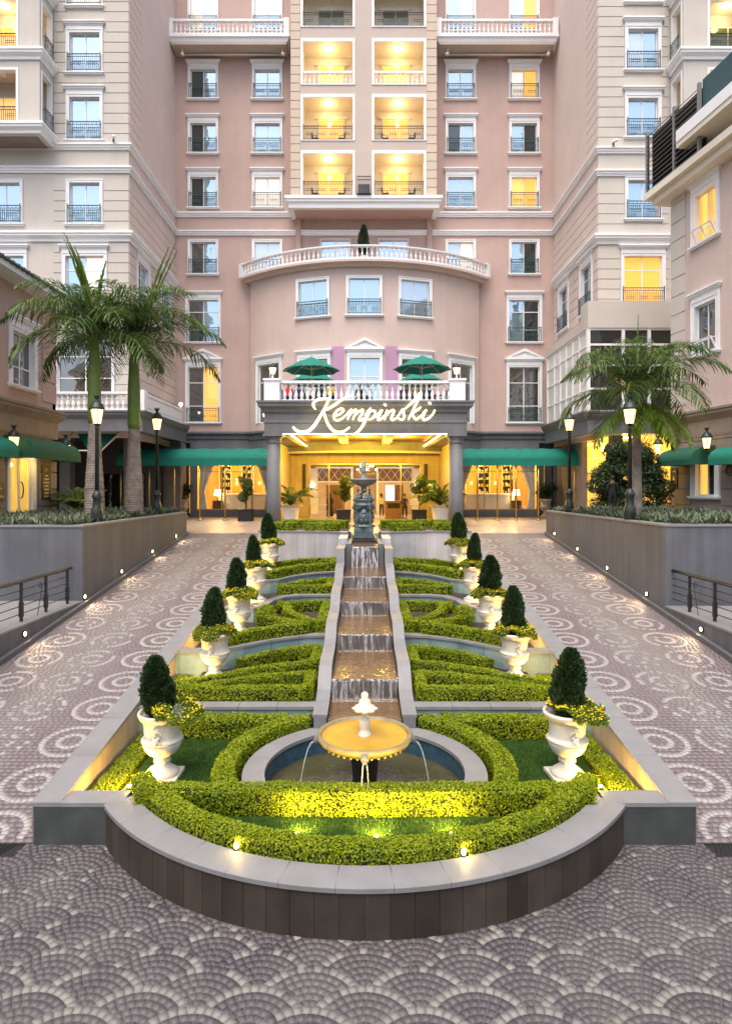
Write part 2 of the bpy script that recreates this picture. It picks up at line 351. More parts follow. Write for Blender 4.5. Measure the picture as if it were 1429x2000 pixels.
m_mauve = mat('mauve_glow_stucco', (.46, .27, .40), .85, .06, .4, .12, 60)  # purple light by the pediment, put into a stucco colour
m_chair = mat('dark_metal_chair', (.03, .03, .035), .4, .1, 5)
g_sky = glass('sky_glass', (.26, .38, .43), (.66, .82, .92), .55)
g_pale = glass('pale_curtain_glass', (.50, .56, .60), (.74, .86, .94), .45)
g_dark = glass('dark_glass', (.020, .026, .024), (.62, .66, .64), .16)
g_mid = glass('smoky_glass', (.06, .055, .045), (.7, .75, .78), .28)
g_amber = glass('amber_lit_glass', (.5, .3, .08), (.8, .8, .8), .10, emit=(1, .46, .07), es=.62, folds=1)
g_yel = glass('yellow_lit_glass', (.6, .45, .1), (.8, .8, .8), .08, emit=(1, .54, .10), es=.5, folds=1)
g_cream = glass('cream_lit_glass', (.6, .55, .45), (.85, .9, .95), .25, emit=(1, .78, .5), es=.38, folds=1)
g_sheer = glass('sheer_curtain_glass', (.62, .60, .54), (.85, .9, .92), .22, emit=(1, .85, .65), es=.05, folds=1)
g_blind = glass('green_blind_glass', (.10, .13, .05), (.7, .7, .7), .1)
g_clear = clear_glass('clear_glass', .10)
e_lamp = emat('lamp_glow', (1, .66, .27), 1.35)
e_dome = emat('ceiling_lamp_glow', (1, .86, .60), 9)
e_sign = emat('sign_glow', (1, .78, .38), 2.0)
e_spot = emat('step_light_glow', (1, .72, .36), 8)
e_strip = emat('cove_glow', (1, .62, .14), 5.0)
e_white = emat('screen_glow', (1, .97, .92), 2.6)
l_box = leafmat('box_leaf', (.11, .165, .002), (.21, .275, .002), (.33, .37, .004), .3)
l_boxd = leafmat('dark_box_leaf', (.055, .095, .006), (.10, .155, .008), (.17, .22, .012), .3)
l_thuja = leafmat('cypress_leaf', (.010, .028, .010), (.022, .050, .016), (.05, .085, .02), .15)
l_flow = leafmat('flower_leaf', (.05, .09, .006), (.10, .16, .008), (.19, .24, .01), .3)
m_petal = mat('yellow_petal', (.78, .60, .01), .6, .15, 9)
l_palm = leafmat('palm_leaf', (.035, .075, .022), (.075, .135, .036), (.17, .22, .05), .35, .38)
l_palmy = leafmat('young_palm_leaf', (.09, .16, .02), (.15, .24, .02), (.24, .32, .03), .3, .4)
l_tree = leafmat('dark_tree_leaf', (.012, .030, .012), (.025, .052, .018), (.06, .09, .02), .2, .4)
l_cover = leafmat('grey_green_leaf', (.05, .075, .04), (.10, .13, .075), (.19, .22, .14), .25)
l_ficus = leafmat('ficus_leaf', (.025, .06, .01), (.06, .11, .015), (.13, .17, .02), .25)
l_grass = leafmat('grass_blade', (.022, .05, .006), (.035, .075, .008), (.06, .105, .010), .3, .9)
w_pool = water('pool_water', (.055, .05, .02), .05, 7, .35)
w_bowl = water('bowl_water', (.34, .19, .006), .22, 12, .15)
w_casc = water('cascade_water', (.12, .072, .032), .12, 8, .5)
w_fall = fallmat('white_fall', 13, .44, .60, (.80, .79, .84), .80)
w_film = fallmat('thin_fall', 16, .46, .66, (.70, .66, .66), .6)
w_jet = fallmat('water_jet', 30, .4, .7, (.8, .82, .82), .45)
WARM = (1, .66, .26)
def plight(name, loc, w, col=WARM, r=.06, parent=None):
    l = bpy.data.lights.new(name, 'POINT'); l.energy = w; l.color = col; l.shadow_soft_size = r
    o = bpy.data.objects.new(name, l); COL.objects.link(o); o.location = loc
    if parent is not None: o.parent = parent; o.matrix_parent_inverse = winv(parent)
    return o
def spot(name, loc, tgt, w, ang=70, col=WARM, blend=.8, r=.05, parent=None):
    l = bpy.data.lights.new(name, 'SPOT'); l.energy = w; l.color = col; l.spot_size = R(ang); l.spot_blend = blend; l.shadow_soft_size = r
    o = bpy.data.objects.new(name, l); COL.objects.link(o); o.location = loc
    o.rotation_euler = (Vector(tgt)-Vector(loc)).to_track_quat('-Z', 'Y').to_euler()
    if parent is not None: o.parent = parent; o.matrix_parent_inverse = winv(parent)
    return o
# ================================================================ ground, ramps, paving
SN = {-1: 'two-palm side', 1: 'one-palm side'}
SL = .1236; RD0 = 8.6                                   # ramp slope and where it starts
RAMP_END = 30.5; ZP = SL*(RAMP_END-RD0)                 # plaza level (about 2.7)
def RZ(d): return SL*(d-RD0)
ground = struct(MB().box(-400, 400, -300, 500, -1.0, -.06).build('ground', m_grout))
# forecourt of fan-laid setts
fore = struct(MB().box(-14, 14, -6, RD0, -.05, -.002).build('forecourt_paving', m_grout))
ARC_C, ARC_R = 11.09, 4.36
def sett_poly(cx, cy, r0, r1, a0, a1, z0, z1, zf=None, g=.0045):
    aa = a0+g/r1; ab = a1-g/r1; r0 += g*.9; r1 -= g*.9
    pts = [(cx+r*math.cos(a), cy+r*math.sin(a)) for r, a in ((r0, aa), (r1, aa), (r1, ab), (r0, ab))]
    f = zf or (lambda y: 0)
    i = .006; mx = sum(p[0] for p in pts)/4; my = sum(p[1] for p in pts)/4
    top = [(mx+(p[0]-mx)*.975, my+(p[1]-my)*.975) for p in pts]
    return [(p[0], p[1], f(p[1])+z0) for p in pts]+[(p[0], p[1], f(p[1])+z1) for p in top]
QT = [(4, 5, 6, 7), (0, 1, 5, 4), (1, 2, 6, 5), (2, 3, 7, 6), (3, 0, 4, 7)]
def solid_quads(lst, name, mats, mis):
    V = np.array(lst, dtype=float).reshape(-1, 3); n = len(lst)
    Q = (np.array(QT)[None]+np.arange(n)[:, None, None]*8).reshape(-1, 4)
    return np_mesh(name, V, Q, mats, np.repeat(np.array(mis), 5))
FW, FR, FS = 1.05, .56, .25                             # fan width, radius, row spacing
setts = []
def in_fan(x, y, j):
    for jj in (j-1, j-2):
        cy = 3.6+jj*FS; off = (FW/2 if jj % 2 else 0)
        k = round((x-off)/FW); cx = k*FW+off
        if (x-cx)**2+(y-cy)**2 < (FR-.02)**2: return True
    return False
for j in range(0, 22):
    cy = 3.6+j*FS
    for k in range(-11, 12):
        cx = k*FW+(FW/2 if j % 2 else 0); tw_ = random.uniform(0, .5)
        for ri, (r1, r0) in enumerate(((.56, .468), (.468, .385), (.385, .302), (.302, .22), (.22, .14), (.14, .05))):
            n = max(5, int(round(2*PI*r1/.092)))
            for q in range(n):
                a0 = 2*PI*(q+tw_)/n; am = a0+PI/n; rm = (r0+r1)/2
                x = cx+rm*math.cos(am); y = cy+rm*math.sin(am)
                if y < cy-.12 or y > (8.57 if abs(x) < 4.62 else RD0-.31) or y < 4.4 or abs(x) > 9: continue
                if in_fan(x, y, j): continue
                if y > 6.3 and abs(x) < 4.54 and ((x*x+(y-ARC_C)**2 < (ARC_R-.05)**2) or y > 8.57): continue
                h = random.uniform(.0, .0008)
                pale = (ri == 0 and random.random() < (.92 if y < 6.3 else .5 if y < 7.0 else .12))
                setts.append((abs(x)*.25+abs(y-5.9), sett_poly(cx, cy, r0, r1, a0, a0+2*PI/n, -.02, .0065-.0012*ri+h), pale, x, y))
setts.sort(key=lambda s: s[0])
def view_vis(x, y, z):
    px = CX+F*x/y; py = HY+F*(CZ-z)/y; return 0 < px < 1429 and py < 1999
vis = [s for s in setts if view_vis(s[3], s[4], 0)]; near = vis[:300]; ids = set(id(s) for s in near)
for s in near:
    o = link('sett', solid_quads([s[1]], 'sett', [m_settw if s[2] else m_sett], [0]), fore)
rest = [s for s in setts if id(s) not in ids]
stuff(link('fan_setts', solid_quads([s[1] for s in rest], 'fan_setts', [m_sett, m_settw], [1 if s[2] else 0 for s in rest]), fore))
# two ramps, with ring medallions of pale setts and small pavers
for sd, nm in ((-1, 'left'), (1, 'right')):
    xa, xb = (4.40, 8.62)
    xs = sorted((sd*xa, sd*xb))
    mb = MB(); mb.add([(xs[0], RD0, -.03), (xs[1], RD0, -.03), (xs[1], RAMP_END, ZP-.004), (xs[0], RAMP_END, ZP-.004),
                       (xs[0], RD0, -.05), (xs[1], RD0, -.05), (xs[1], RAMP_END, -.05), (xs[0], RAMP_END, -.05)],
                      [(0, 1, 2, 3), (4, 7, 6, 5), (0, 4, 5, 1), (1, 5, 6, 2), (2, 6, 7, 3), (3, 7, 4, 0)])
    mb.v = [(x, y, z-.004 if z > -.04 else z) for x, y, z in mb.v]
    ramp = struct(mb.build('ramp_'+nm, m_grout2))
    ctr = [(sd*(5.25+1.25*c), 10.05+1.25*q) for c in range(3) for q in range(-1, 16)]
    rings = []
    for (cx, cy) in ctr:
        for (r1, r0, n) in ((.54, .43, 34), (.275, .165, 15)):
            for q in range(n):
                a0 = 2*PI*q/n; am = a0+PI/n; x = cx+r1*math.cos(am); y = cy+r1*math.sin(am)
                if abs(x) > 8.5 or y < RD0+.1 or y > 29.5 or abs(x) < 4.6: continue
                if abs(cx) > 6 and random.random() < .12+.25*(abs(cx) < 7): continue
                rings.append((y, sett_poly(cx, cy, r0, r1, a0, a0+2*PI/n, -.012, .0015+random.uniform(0, .001), RZ, .002), x, y))
    rings.sort(key=lambda s: s[0])
    v = [s for s in rings if view_vis(s[2], s[3], RZ(s[3]))][:150]; ids = set(id(s) for s in v)
    for s in v: link('sett', solid_quads([s[1]], 'sett', [m_paverw], [0]), ramp)
    rest = [s for s in rings if id(s) not in ids]
    stuff(link('ring_setts', solid_quads([s[1] for s in rest], 'ring_setts', [m_paverw], [0]*len(rest)), ramp))
    pv = []; y = RD0+.05; row = 0
    while y < RAMP_END-.1:
        dy = .105; x = xa+.02+(.06 if row % 2 else 0)
        while x < xb-.03:
            dx = random.uniform(.10, .135); x2 = min(x+dx, xb-.01); g = .0012; h = random.uniform(-.0012, .0005)
            q = [(x+g, y+g), (x2-g, y+g), (x2-g, y+dy-g), (x+g, y+dy-g)]
            t = [(x+g*1.3, y+g*1.3), (x2-g*1.3, y+g*1.3), (x2-g*1.3, y+dy-g*1.3), (x+g*1.3, y+dy-g*1.3)]
            pv.append([(sd*a, b, RZ(b)-.022) for a, b in q]+[(sd*a, b, RZ(b)+h-.002) for a, b in t]); x = x2
        y += dy; row += 1
    if sd < 0: pv = [[p[i] for i in (1, 0, 3, 2, 5, 4, 7, 6)] for p in pv]
    stuff(link('ramp_pavers', solid_quads(pv, 'ramp_pavers', [m_paver], [0]*len(pv)), ramp))
    # drain grate across the foot of the ramp
    g = thing('drain_grate', 'black slotted steel drain grate at the foot of the ramp, '+SN[sd], 'grate', (sd*6.6, RD0-.18, -.005), 0, 'drain grates')
    fr = MB(); x0, x1 = sd*4.62, sd*8.5; x0, x1 = min(x0, x1), max(x0, x1)
    fr.box(x0, x1, RD0-.30, RD0-.275, -.005, .012).box(x0, x1, RD0-.03, RD0-.005, -.005, .012).box(x0, x1, RD0-.275, RD0-.03, -.005, .0005); fr.build('frame', m_dark, g)
    me = MB().add([(-.014-.05, -.12, 0), (.014-.05, -.12, 0), (.014+.05, .12, 0), (-.014+.05, .12, 0), (-.014-.05, -.12, .011), (.014-.05, -.12, .011), (.014+.05, .12, .011), (-.014+.05, .12, .011)],
                  [(4, 5, 6, 7), (0, 1, 5, 4), (1, 2, 6, 5), (2, 3, 7, 6), (3, 0, 4, 7)]).mesh('bar', m_iron)
    n = int((x1-x0-.2)/.06)
    for i in range(n): link('bar', me, g, False, TR(x0+.1+.06*i, RD0-.152, .001))
# plaza in front of the entrance
pl = MB(); pl.box(-40, 40, RAMP_END, 48.1, ZP-1.2, ZP-.012); plaza = struct(pl.build('plaza', m_plaza))
for i in range(26):
    for j in range(6):
        x0 = -15.6+i*1.2; y0 = RAMP_END+.02+j*1.2
        if i == 0 and j == 0: me = MB().box(.006, 1.194, .006, 1.194, -.02, 0).mesh('slab', m_plaza)
        link('slab', me, plaza, False, TR(x0, y0, ZP))
# ================================================================ planters and side terraces beyond the ramps
def side_xy(sd, x): return sd*x
for sd in (-1, 1):
    XW = 8.55 if sd < 0 else 8.72
    dc, ztop = (19.1, 3.75) if sd < 0 else (18.3, 3.82)
    t = thing('planter_wall', 'long grey rendered planter wall with thin pale coping beneath %s' % ('two palms' if sd < 0 else 'one palm'), 'planter', (sd*XW, 25, 0))
    P = [(sd*16, dc), (sd*XW, dc), (sd*XW, 30.3), (sd*(XW+.6), 31.0), (sd*16, 31.0)]
    pr = [(0, -.2), (.3, -.2), (.3, ztop-.06), (0, ztop-.06)]
    if sd > 0: pr = [(-o, h) for o, h in pr][::-1]
    pr = [(-o, h) for o, h in pr][::-1]
    MB().sweep(P, pr).build('wall', m_plant, t)
    cp = [(.03, 0), (-.33, 0), (-.33, .06), (.03, .06)] if sd < 0 else [(-.03, 0), (.33, 0), (.33, .06), (-.03, .06)]
    MB().sweep(P, cp[::-1] if sd < 0 else cp, ztop-.06).build('coping', m_sand if False else m_cope, t)
    so_ = struct(MB().box(min(sd*XW+sd*.2, sd*16), max(sd*XW+sd*.2, sd*16), dc+.25, 30.8, 2.0, ztop-.14).build('planter_soil_'+('left' if sd < 0 else 'right'), m_soil))
    # dark kerb at the ramp's edge
    kb = MB(); xk0, xk1 = sorted((sd*(XW-.12), sd*(XW-.005)))
    kb.hexa([(xk0, 8.9, -.05), (xk1, 8.9, -.05), (xk1, 30.2, 2.5), (xk0, 30.2, 2.5), (xk0, 8.9, RZ(8.9)+.13), (xk1, 8.9, RZ(8.9)+.13), (xk1, 30.2, RZ(30.2)+.13), (xk0, 30.2, RZ(30.2)+.13)])
    tag(kb.build('kerb', m_gdark), 'dark stone kerb along the foot of the planter wall beneath %s' % ('two palms' if sd < 0 else 'one palm'), 'kerb')
    # raised side terrace with its retaining wall
    zt = 1.46
    x0, x1 = sorted((sd*XW, sd*24)); tr = struct(MB().box(x0, x1, 9.0, dc-.004, -.05, zt-.05).build('side_terrace_'+('left' if sd < 0 else 'right'), m_plant))
    MB().box(min(sd*(XW-.02), sd*24), max(sd*(XW-.02), sd*24), 9.0, dc-.02, zt-.05, zt).build('terrace_paving', m_cope, tr)
    # railing
    rl = thing('metal_railing', 'dark metal railing with thin rails on the side terrace, '+SN[sd], 'railing', (sd*(XW+.3), 14, zt), 0, 'side terrace railings')
    ys = [18.6-1.25*i for i in range(7)]; xr = sd*(XW+.22)
    for y in ys:
        b = MB(); b.box(xr-.03, xr+.03, y-.03, y+.03, zt, zt+.98).box(xr-.045, xr+.045, y-.045, y+.045, zt+.12, zt+.5); b.build('post', m_iron, rl)
    hr = MB(); hr.tube([(xr, ys[0]+.25, zt+1.02), (xr, ys[-1]-.5, zt+1.02)], .045, 8); hr.build('handrail', m_iron, rl)
    for k in range(4): MB().tube([(xr, ys[0], zt+.2+.2*k), (xr, ys[-1]-.5, zt+.2+.2*k)], .012, 6).build('rail', m_iron, rl)
    for y in (ys[1]-.3, ys[3]-.3):
        sp = [(xr, y+.10*math.cos(a)*(1-a/14), zt+.78+.10*math.sin(a)*(1-a/14)) for a in np.linspace(0, 8, 22)]
        sp = sp[::-1]+[(xr, y+.05, zt+.6), (xr, y-.15, zt)]; MB().tube(sp, .009, 5).build('scroll', m_iron, rl)
    # recessed step lights
    LP = [(343, 1047), (297, 1077), (237, 1116), (165, 1165), (48, 1238)] if sd < 0 else [(1083, 1042), (1128, 1072), (1186, 1109), (1263, 1160), (1369, 1229)]
    for i, (px, py) in enumerate(LP):
        d = XW*F/abs(px-CX)-.02; z = PZ(py, d)
        s = thing('step_light', 'small glowing wall light, %s from the foot of the ramp, %s' % (('fifth', 'fourth', 'third', 'second', 'first')[i], SN[sd]), 'wall light', (sd*XW, d, z), 0, 'lights along the ramp walls')
        b = MB(); b.lathe([(.085, 0), (.085, .025), (.06, .03)], 16); b.v = [(-sd*z_, x, y) for x, y, z_ in b.v]; b.v = [(x+sd*XW, y+d, zz+z) for x, y, zz in b.v]; b.build('bezel', m_lampm, s)
        b = MB(); b.lathe([(.058, .02), (.05, .04), (.0, .045)], 14); b.v = [(-sd*z_, x, y) for x, y, z_ in b.v]; b.v = [(x+sd*XW, y+d, zz+z) for x, y, zz in b.v]; b.build('lens', e_spot, s)
        spot('step_lamp', (sd*(XW-.07), d, z), (sd*(XW-1.2), d, RZ(d)), 26, 150, (1, .74, .42), .9, .05, s)
# stairs beside the left planter
st = thing('stone_stairs', 'grey stone steps climbing beside the planter wall', 'stairs', (-12.2, 19.6, 1.45))
for i in range(12):
    MB().box(-13.6, -11.05, 19.15+.28*i, 19.15+.28*(i+1)+.02, 1.4, 1.46+.172*(i+1)-.04).build('riser', m_gdark, st)
    MB().box(-13.62, -11.03, 19.12+.28*i, 19.15+.28*(i+1), 1.46+.172*(i+1)-.039, 1.46+.172*(i+1)).build('tread', m_cope, st)
# ================================================================ terraced garden: shell
WX = 4.54
gw = thing('garden_wall', 'long sloping garden wall with pale granite coping and bowed front faced in brown slate', 'wall', (0, 8, 0))
def cz(d): return .58+SL*(d-8.57)
END_D = 25.2
for sd in (-1, 1):
    x0, x1 = sorted((sd*(WX-.02), sd*(WX-.36)))
    b = MB(); b.hexa([(x0, 8.62, -.05), (x1, 8.62, -.05), (x1, END_D, -.05), (x0, END_D, -.05), (x0, 8.62, cz(8.62)-.06), (x1, 8.62, cz(8.62)-.06), (x1, END_D, cz(END_D)-.06), (x0, END_D, cz(END_D)-.06)])
    b.build('side_wall', m_sand, gw)
    n = 14; L = (END_D-8.57)/n                              # coping slabs
    for i in range(n):
        a = 8.57+L*i+.004; c = a+L-.008; q0, q1 = sorted((sd*WX, sd*(WX-.40)))
        b = MB(); b.hexa([(q0, a, cz(a)-.059), (q1, a, cz(a)-.059), (q1, c, cz(c)-.059), (q0, c, cz(c)-.059), (q0, a, cz(a)), (q1, a, cz(a)), (q1, c, cz(c)), (q0, c, cz(c))])
        b.build('coping_slab', m_cope, gw)
    # wall cladding slabs, garden side
    for i in range(22):
        a = 8.66+.75*i; c = min(a+.744, END_D-.01); xi = sd*(WX-.36); xo = xi-sd*.012
        q = sorted((xi+sd*.002, xo)); b = MB(); b.hexa([(q[0], a, cz(a)-.75), (q[1], a, cz(a)-.75), (q[1], c, cz(c)-.75), (q[0], c, cz(c)-.75), (q[0], a, cz(a)-.062), (q[1], a, cz(a)-.062), (q[1], c, cz(c)-.062), (q[0], c, cz(c)-.062)])
        b.build('cladding_slab', m_sand, gw)
    # return wall at the front corner
    r0, r1 = sorted((sd*3.46, sd*(WX-.02)))
    MB().box(r0, r1, 8.595, 8.9, -.05, .519).build('return_wall', m_gdark, gw)
    MB().box(r0+(.02 if sd < 0 else .0), r1-(0 if sd < 0 else .02), 8.578, 8.594, -.01, .517).build('slate_slab', m_cladg, gw)
    q = sorted((sd*3.30, sd*(WX-.402)))
    MB().box(q[0], q[1], 8.57, 8.93, .521, .576).build('coping_slab', m_cope, gw)
a_end = math.asin(3.53/ARC_R)
def arcp(r, a): return (r*math.sin(a), ARC_C-r*math.cos(a))
NA = 30
b = MB(); b.sweep([arcp(ARC_R-.03, -a_end+2*a_end*i/60) for i in range(61)], [(-.30, -.05), (-.012, -.05), (-.012, .519), (-.30, .519)]); b.build('bowed_wall', m_gdark, gw)
for i in range(NA):
    a0 = -a_end+2*a_end*i/NA+.0007; a1 = -a_end+2*a_end*(i+1)/NA-.0007
    b = MB(); b.sweep([arcp(ARC_R-.03, a0+(a1-a0)*k/3) for k in range(4)], [(-.011, -.01), (.006, -.01), (.006, .516), (-.011, .516)]); b.build('slate_slab', m_clad, gw)
NC = 13
for i in range(NC):
    a0 = -a_end+2*a_end*i/NC+.0005; a1 = -a_end+2*a_end*(i+1)/NC-.0005
    b = MB(); b.sweep([arcp(ARC_R, a0+(a1-a0)*k/5) for k in range(6)], [(-.41, .52), (0, .52), (0.004, .573), (0, .58), (-.41, .58)]); b.build('coping_slab', m_cope, gw)
# soil and lawn of the lowest terrace, with the hole for the round pool
PC = (0, 9.55); PR = 1.83; PCUT = 8.84
Z0 = .43; XS = 3.56; LOW = .30                            # beds along the side walls lie a step lower
out = [arcp(ARC_R-.28, -a_end+2*a_end*i/40) for i in range(41)]+[(3.5, 8.86), (XS, 8.86), (XS, 11.62), (-XS, 11.62), (-XS, 8.86), (-3.5, 8.86)]
ac0 = math.asin((PCUT-PC[1])/PR)
hole = [(PC[0]+(PR-.05)*math.cos(a), PC[1]+(PR-.05)*math.sin(a)) for a in np.linspace(ac0+.02, PI-ac0-.02, 40)][::-1]
vs = [(p[0], p[1], Z0) for p in out+hole]
tri = tessellate_polygon([[Vector((p[0], p[1], 0)) for p in out], [Vector((p[0], p[1], 0)) for p in hole]])
b = MB(); b.add(vs, tri); b.f = [f if (Vector(vs[f[1]])-Vector(vs[f[0]])).cross(Vector(vs[f[2]])-Vector(vs[f[0]])).z > 0 else f[::-1] for f in b.f]
struct(b.build('lawn', m_lawn))
b = MB()
for sd in (-1, 1): q = sorted((sd*XS, sd*(WX-.3))); b.box(q[0], q[1], 8.88, 11.62, -.05, Z0-LOW); q = sorted((sd*(XS-.06), sd*XS)); b.box(q[0], q[1], 8.88, 11.6, -.05, Z0-.004)
struct(b.build('side_bed_soil', m_soil))
# terraces
TERR = [(.82, [(.9, 11.6), (4.2, 11.6)]),
        (1.25, [(.9, 15.4), (1.5, 15.33), (2.2, 14.95), (2.7, 14.45), (3.1, 14.1), (3.5, 13.9), (4.2, 13.9)]),
        (1.62, [(.9, 19.0), (1.9, 19.0), (2.35, 18.75), (2.65, 18.1), (2.75, 17.3), (3.0, 17.0), (4.2, 17.0)]),
        (2.0, [(.9, 21.5), (1.6, 21.2), (2.2, 20.6), (2.7, 19.7), (3.2, 19.35), (4.2, 19.3)]),
        (3.17, [(.62, 24.2), (1.2, 24.45), (1.9, 24.65), (2.6, 24.8), (3.4, 24.8), (4.2, 24.8)])]
TOPB = [(.62, 29.6), (4.2, 29.6)]
WALLM = [m_blues, m_blues, m_blues, m_blues, m_marble]
TN = ['lowest', 'second', 'third', 'fourth', 'topmost']
def resample(path, step):
    out = [Vector(path[0])]
    for a, c in zip(path[:-1], path[1:]):
        a = Vector(a); c = Vector(c); n = max(1, int((c-a).length/step))
        for i in range(1, n+1): out.append(a+(c-a)*i/n)
    return out
def dat(path, x):
    xs = [p[0] for p in path]; ys = [p[1] for p in path]; return float(np.interp(x, xs, ys))
soil = MB()
for k, (z, path) in enumerate(TERR):
    zb = Z0 if k == 0 else TERR[k-1][0]
    nxt = TERR[k+1][1] if k < 4 else TOPB
    for sd in (-1, 1):
        xs = sorted(set([.62 if k == 4 else .9, 4.2, XS]+[p[0] for p in path]+[p[0] for p in nxt if p[0] > .89 or k == 4]))
        for xa_, xb_ in zip(xs[:-1], xs[1:]):
            low = LOW if (xa_ >= XS-1e-6 and k < 4) else 0; zt_ = z; z = z-low
            if low and abs(xa_-XS) < 1e-6: soil.add([(sd*xa_, dat(path, xa_)+.05, z), (sd*xa_, dat(path, xa_)+.05, zt_), (sd*xa_, dat(nxt, xa_)+.1, zt_), (sd*xa_, dat(nxt, xa_)+.1, z)], [(0, 1, 2, 3)])
            q = [(sd*xa_, dat(path, xa_)+.05, z), (sd*xb_, dat(path, xb_)+.05, z), (sd*xb_, dat(nxt, xb_)+.1, z), (sd*xa_, dat(nxt, xa_)+.1, z)]
            soil.add(q if sd > 0 else q[::-1], [(0, 1, 2, 3)]); z = zt_
        t = thing('terrace_wall', ('curved low stone retaining wall, %s terrace step from the round pool, ' % TN[k] if k not in (0, 4) else ('straight low retaining wall with mossy blue face behind the pool, ' if k == 0 else 'tall veined marble retaining wall beside the tiered fountain, '))+SN[sd], 'retaining wall', (sd*2.5, dat(path, 2.5), zb), 0, 'garden terrace walls')
        pts = [(sd*p[0], p[1]) for p in path]; s2 = 1 if sd > 0 else -1
        def pf(o0, o1, h0, h1):
            pr = [(o0, h0), (o1, h0), (o1, h1), (o0, h1)]
            return pr if sd > 0 else [(-o, h) for o, h in pr][::-1]
        MB().sweep(pts, pf(-.2, 0, zb-.45, z-.02)).build('wall', m_gdark if k < 4 else m_grey, t)
        rs = resample(path, .05); tot = (len(rs)-1); step = 14 if k < 4 else 9
        for i in range(0, tot, step):
            seg = rs[i:min(i+step+1, tot+1)]
            if len(seg) < 2: continue
            sg = [(sd*p.x, p.y) for p in seg]; a = Vector(sg[0]); c = Vector(sg[-1])
            sg[0] = tuple(a+(Vector(sg[1])-a).normalized()*.004); sg[-1] = tuple(c+(Vector(sg[-2])-c).normalized()*.004)
            MB().sweep(sg, pf(.001, .014, zb-.4, z-.021)).build('face_slab', WALLM[k], t)
            MB().sweep(sg, pf(-.24, .05, z-.019, z+.035)).build('coping_slab', m_cope, t)
struct(soil.build('terrace_soil', m_soil))
# ================================================================ cascade
POOLS = [(2.85, 21.8, 24.0), (2.14, 19.5, 21.8), (1.79, 17.1, 19.5), (1.44, 14.8, 17.1), (1.08, 12.5, 14.8), (.71, 11.15, 12.5)]
CWX = .66
cs = thing('water_cascade', 'stepped stone water channel running down the middle of the terraced garden', 'cascade', (0, 16, .3))
COPE = [(11.1, .87), (11.9, .87), (12.25, .95), (12.7, 1.28), (13.0, 1.32), (14.2, 1.33), (14.5, 1.40), (14.95, 1.65), (15.3, 1.69), (16.5, 1.70), (16.8, 1.77), (17.2, 2.0), (17.6, 2.05), (18.9, 2.06), (19.2, 2.12), (19.6, 2.38), (20.0, 2.42), (20.5, 2.44), (20.6, 2.9), (22.3, 2.92)]
for sd in (-1, 1):
    x0, x1 = sorted((sd*CWX, sd*.92)); b = MB(); bc = MB()
    for (a, za), (c, zc) in zip(COPE[:-1], COPE[1:]):
        b.hexa([(x0+.02, a, -.05), (x1-.02, a, -.05), (x1-.02, c, -.05), (x0+.02, c, -.05), (x0+.02, a, za-.05), (x1-.02, a, za-.05), (x1-.02, c, zc-.05), (x0+.02, c, zc-.05)])
        bc.hexa([(x0, a, za-.049), (x1, a, za-.049), (x1, c, zc-.049), (x0, c, zc-.049), (x0, a, za), (x1, a, za), (x1, c, zc), (x0, c, zc)])
    b.build('side_wall', m_grey, cs); bc.build('side_coping', m_cope, cs)
    x0, x1 = sorted((sd*.47, sd*(CWX+.0)))
    MB().box(x0, x1, 21.85, 24.15, 1.0, 2.95).build('top_block', m_grey, cs)
    x0, x1 = sorted((sd*.62, sd*.93)); MB().box(x0, x1, 22.3, 24.3, 1.5, 3.1).build('flank_wall', m_marble, cs)
for i, (z, a, c) in enumerate(POOLS):
    w = .47 if i == 0 else CWX
    MB().box(-w-.0, w, a+.06, c+.12, z-1.2 if i < 5 else -.05, z-.05).build('basin_floor', m_sand, cs)
    MB().box(-w, w, a, a+.10, (z-1.0) if i < 5 else .0, z-.012).build('lip', m_clad, cs)
    wv = MB(); n = 10
    wv.add([(-w+2*w*q/n, a-.015+(.05*0)+0*r, z) if r == 0 else (-w+2*w*q/n, c+.02, z) for r in (0, 1) for q in range(n+1)], [(q, q+1, n+2+q, n+1+q) for q in range(n)])
    wv.build('water', w_casc, cs)
    zl = POOLS[i+1][0] if i < 5 else .28
    fw = MB(); m = 8; pr = [(a-.015, z+.004), (a-.05, z-.02)]+[(a-.075-.02*k/m, z-.03-(z-zl-.02)*k/m) for k in range(m+1)]
    fw.add([(-w+.012+(2*w-.024)*q/n, yy+.015*math.sin(q*2.1), zz) for yy, zz in pr for q in range(n+1)], [(r*(n+1)+q, r*(n+1)+q+1, (r+1)*(n+1)+q+1, (r+1)*(n+1)+q) for r in range(len(pr)-1) for q in range(n)])
    fw.build('falling_water', w_fall if i in (0,) else w_film, cs)
    fo = MB(); fo.add([(-w+.02+(2*w-.04)*q/n, yy, zl+.006) for yy in (a-.10, a-.28-.0) for q in range(n+1)], [(q, n+1+q, n+2+q, q+1) for q in range(n)])
    if i < 5: fo.build('foam', w_film, cs)
MB().box(-.47, .47, 24.0, 24.9, 1.5, 2.98).build('fountain_plinth', m_grey, cs)
MB().box(-.47, .47, 23.5, 24.0, 1.5, 2.93).build('upper_lip', m_clad, cs)
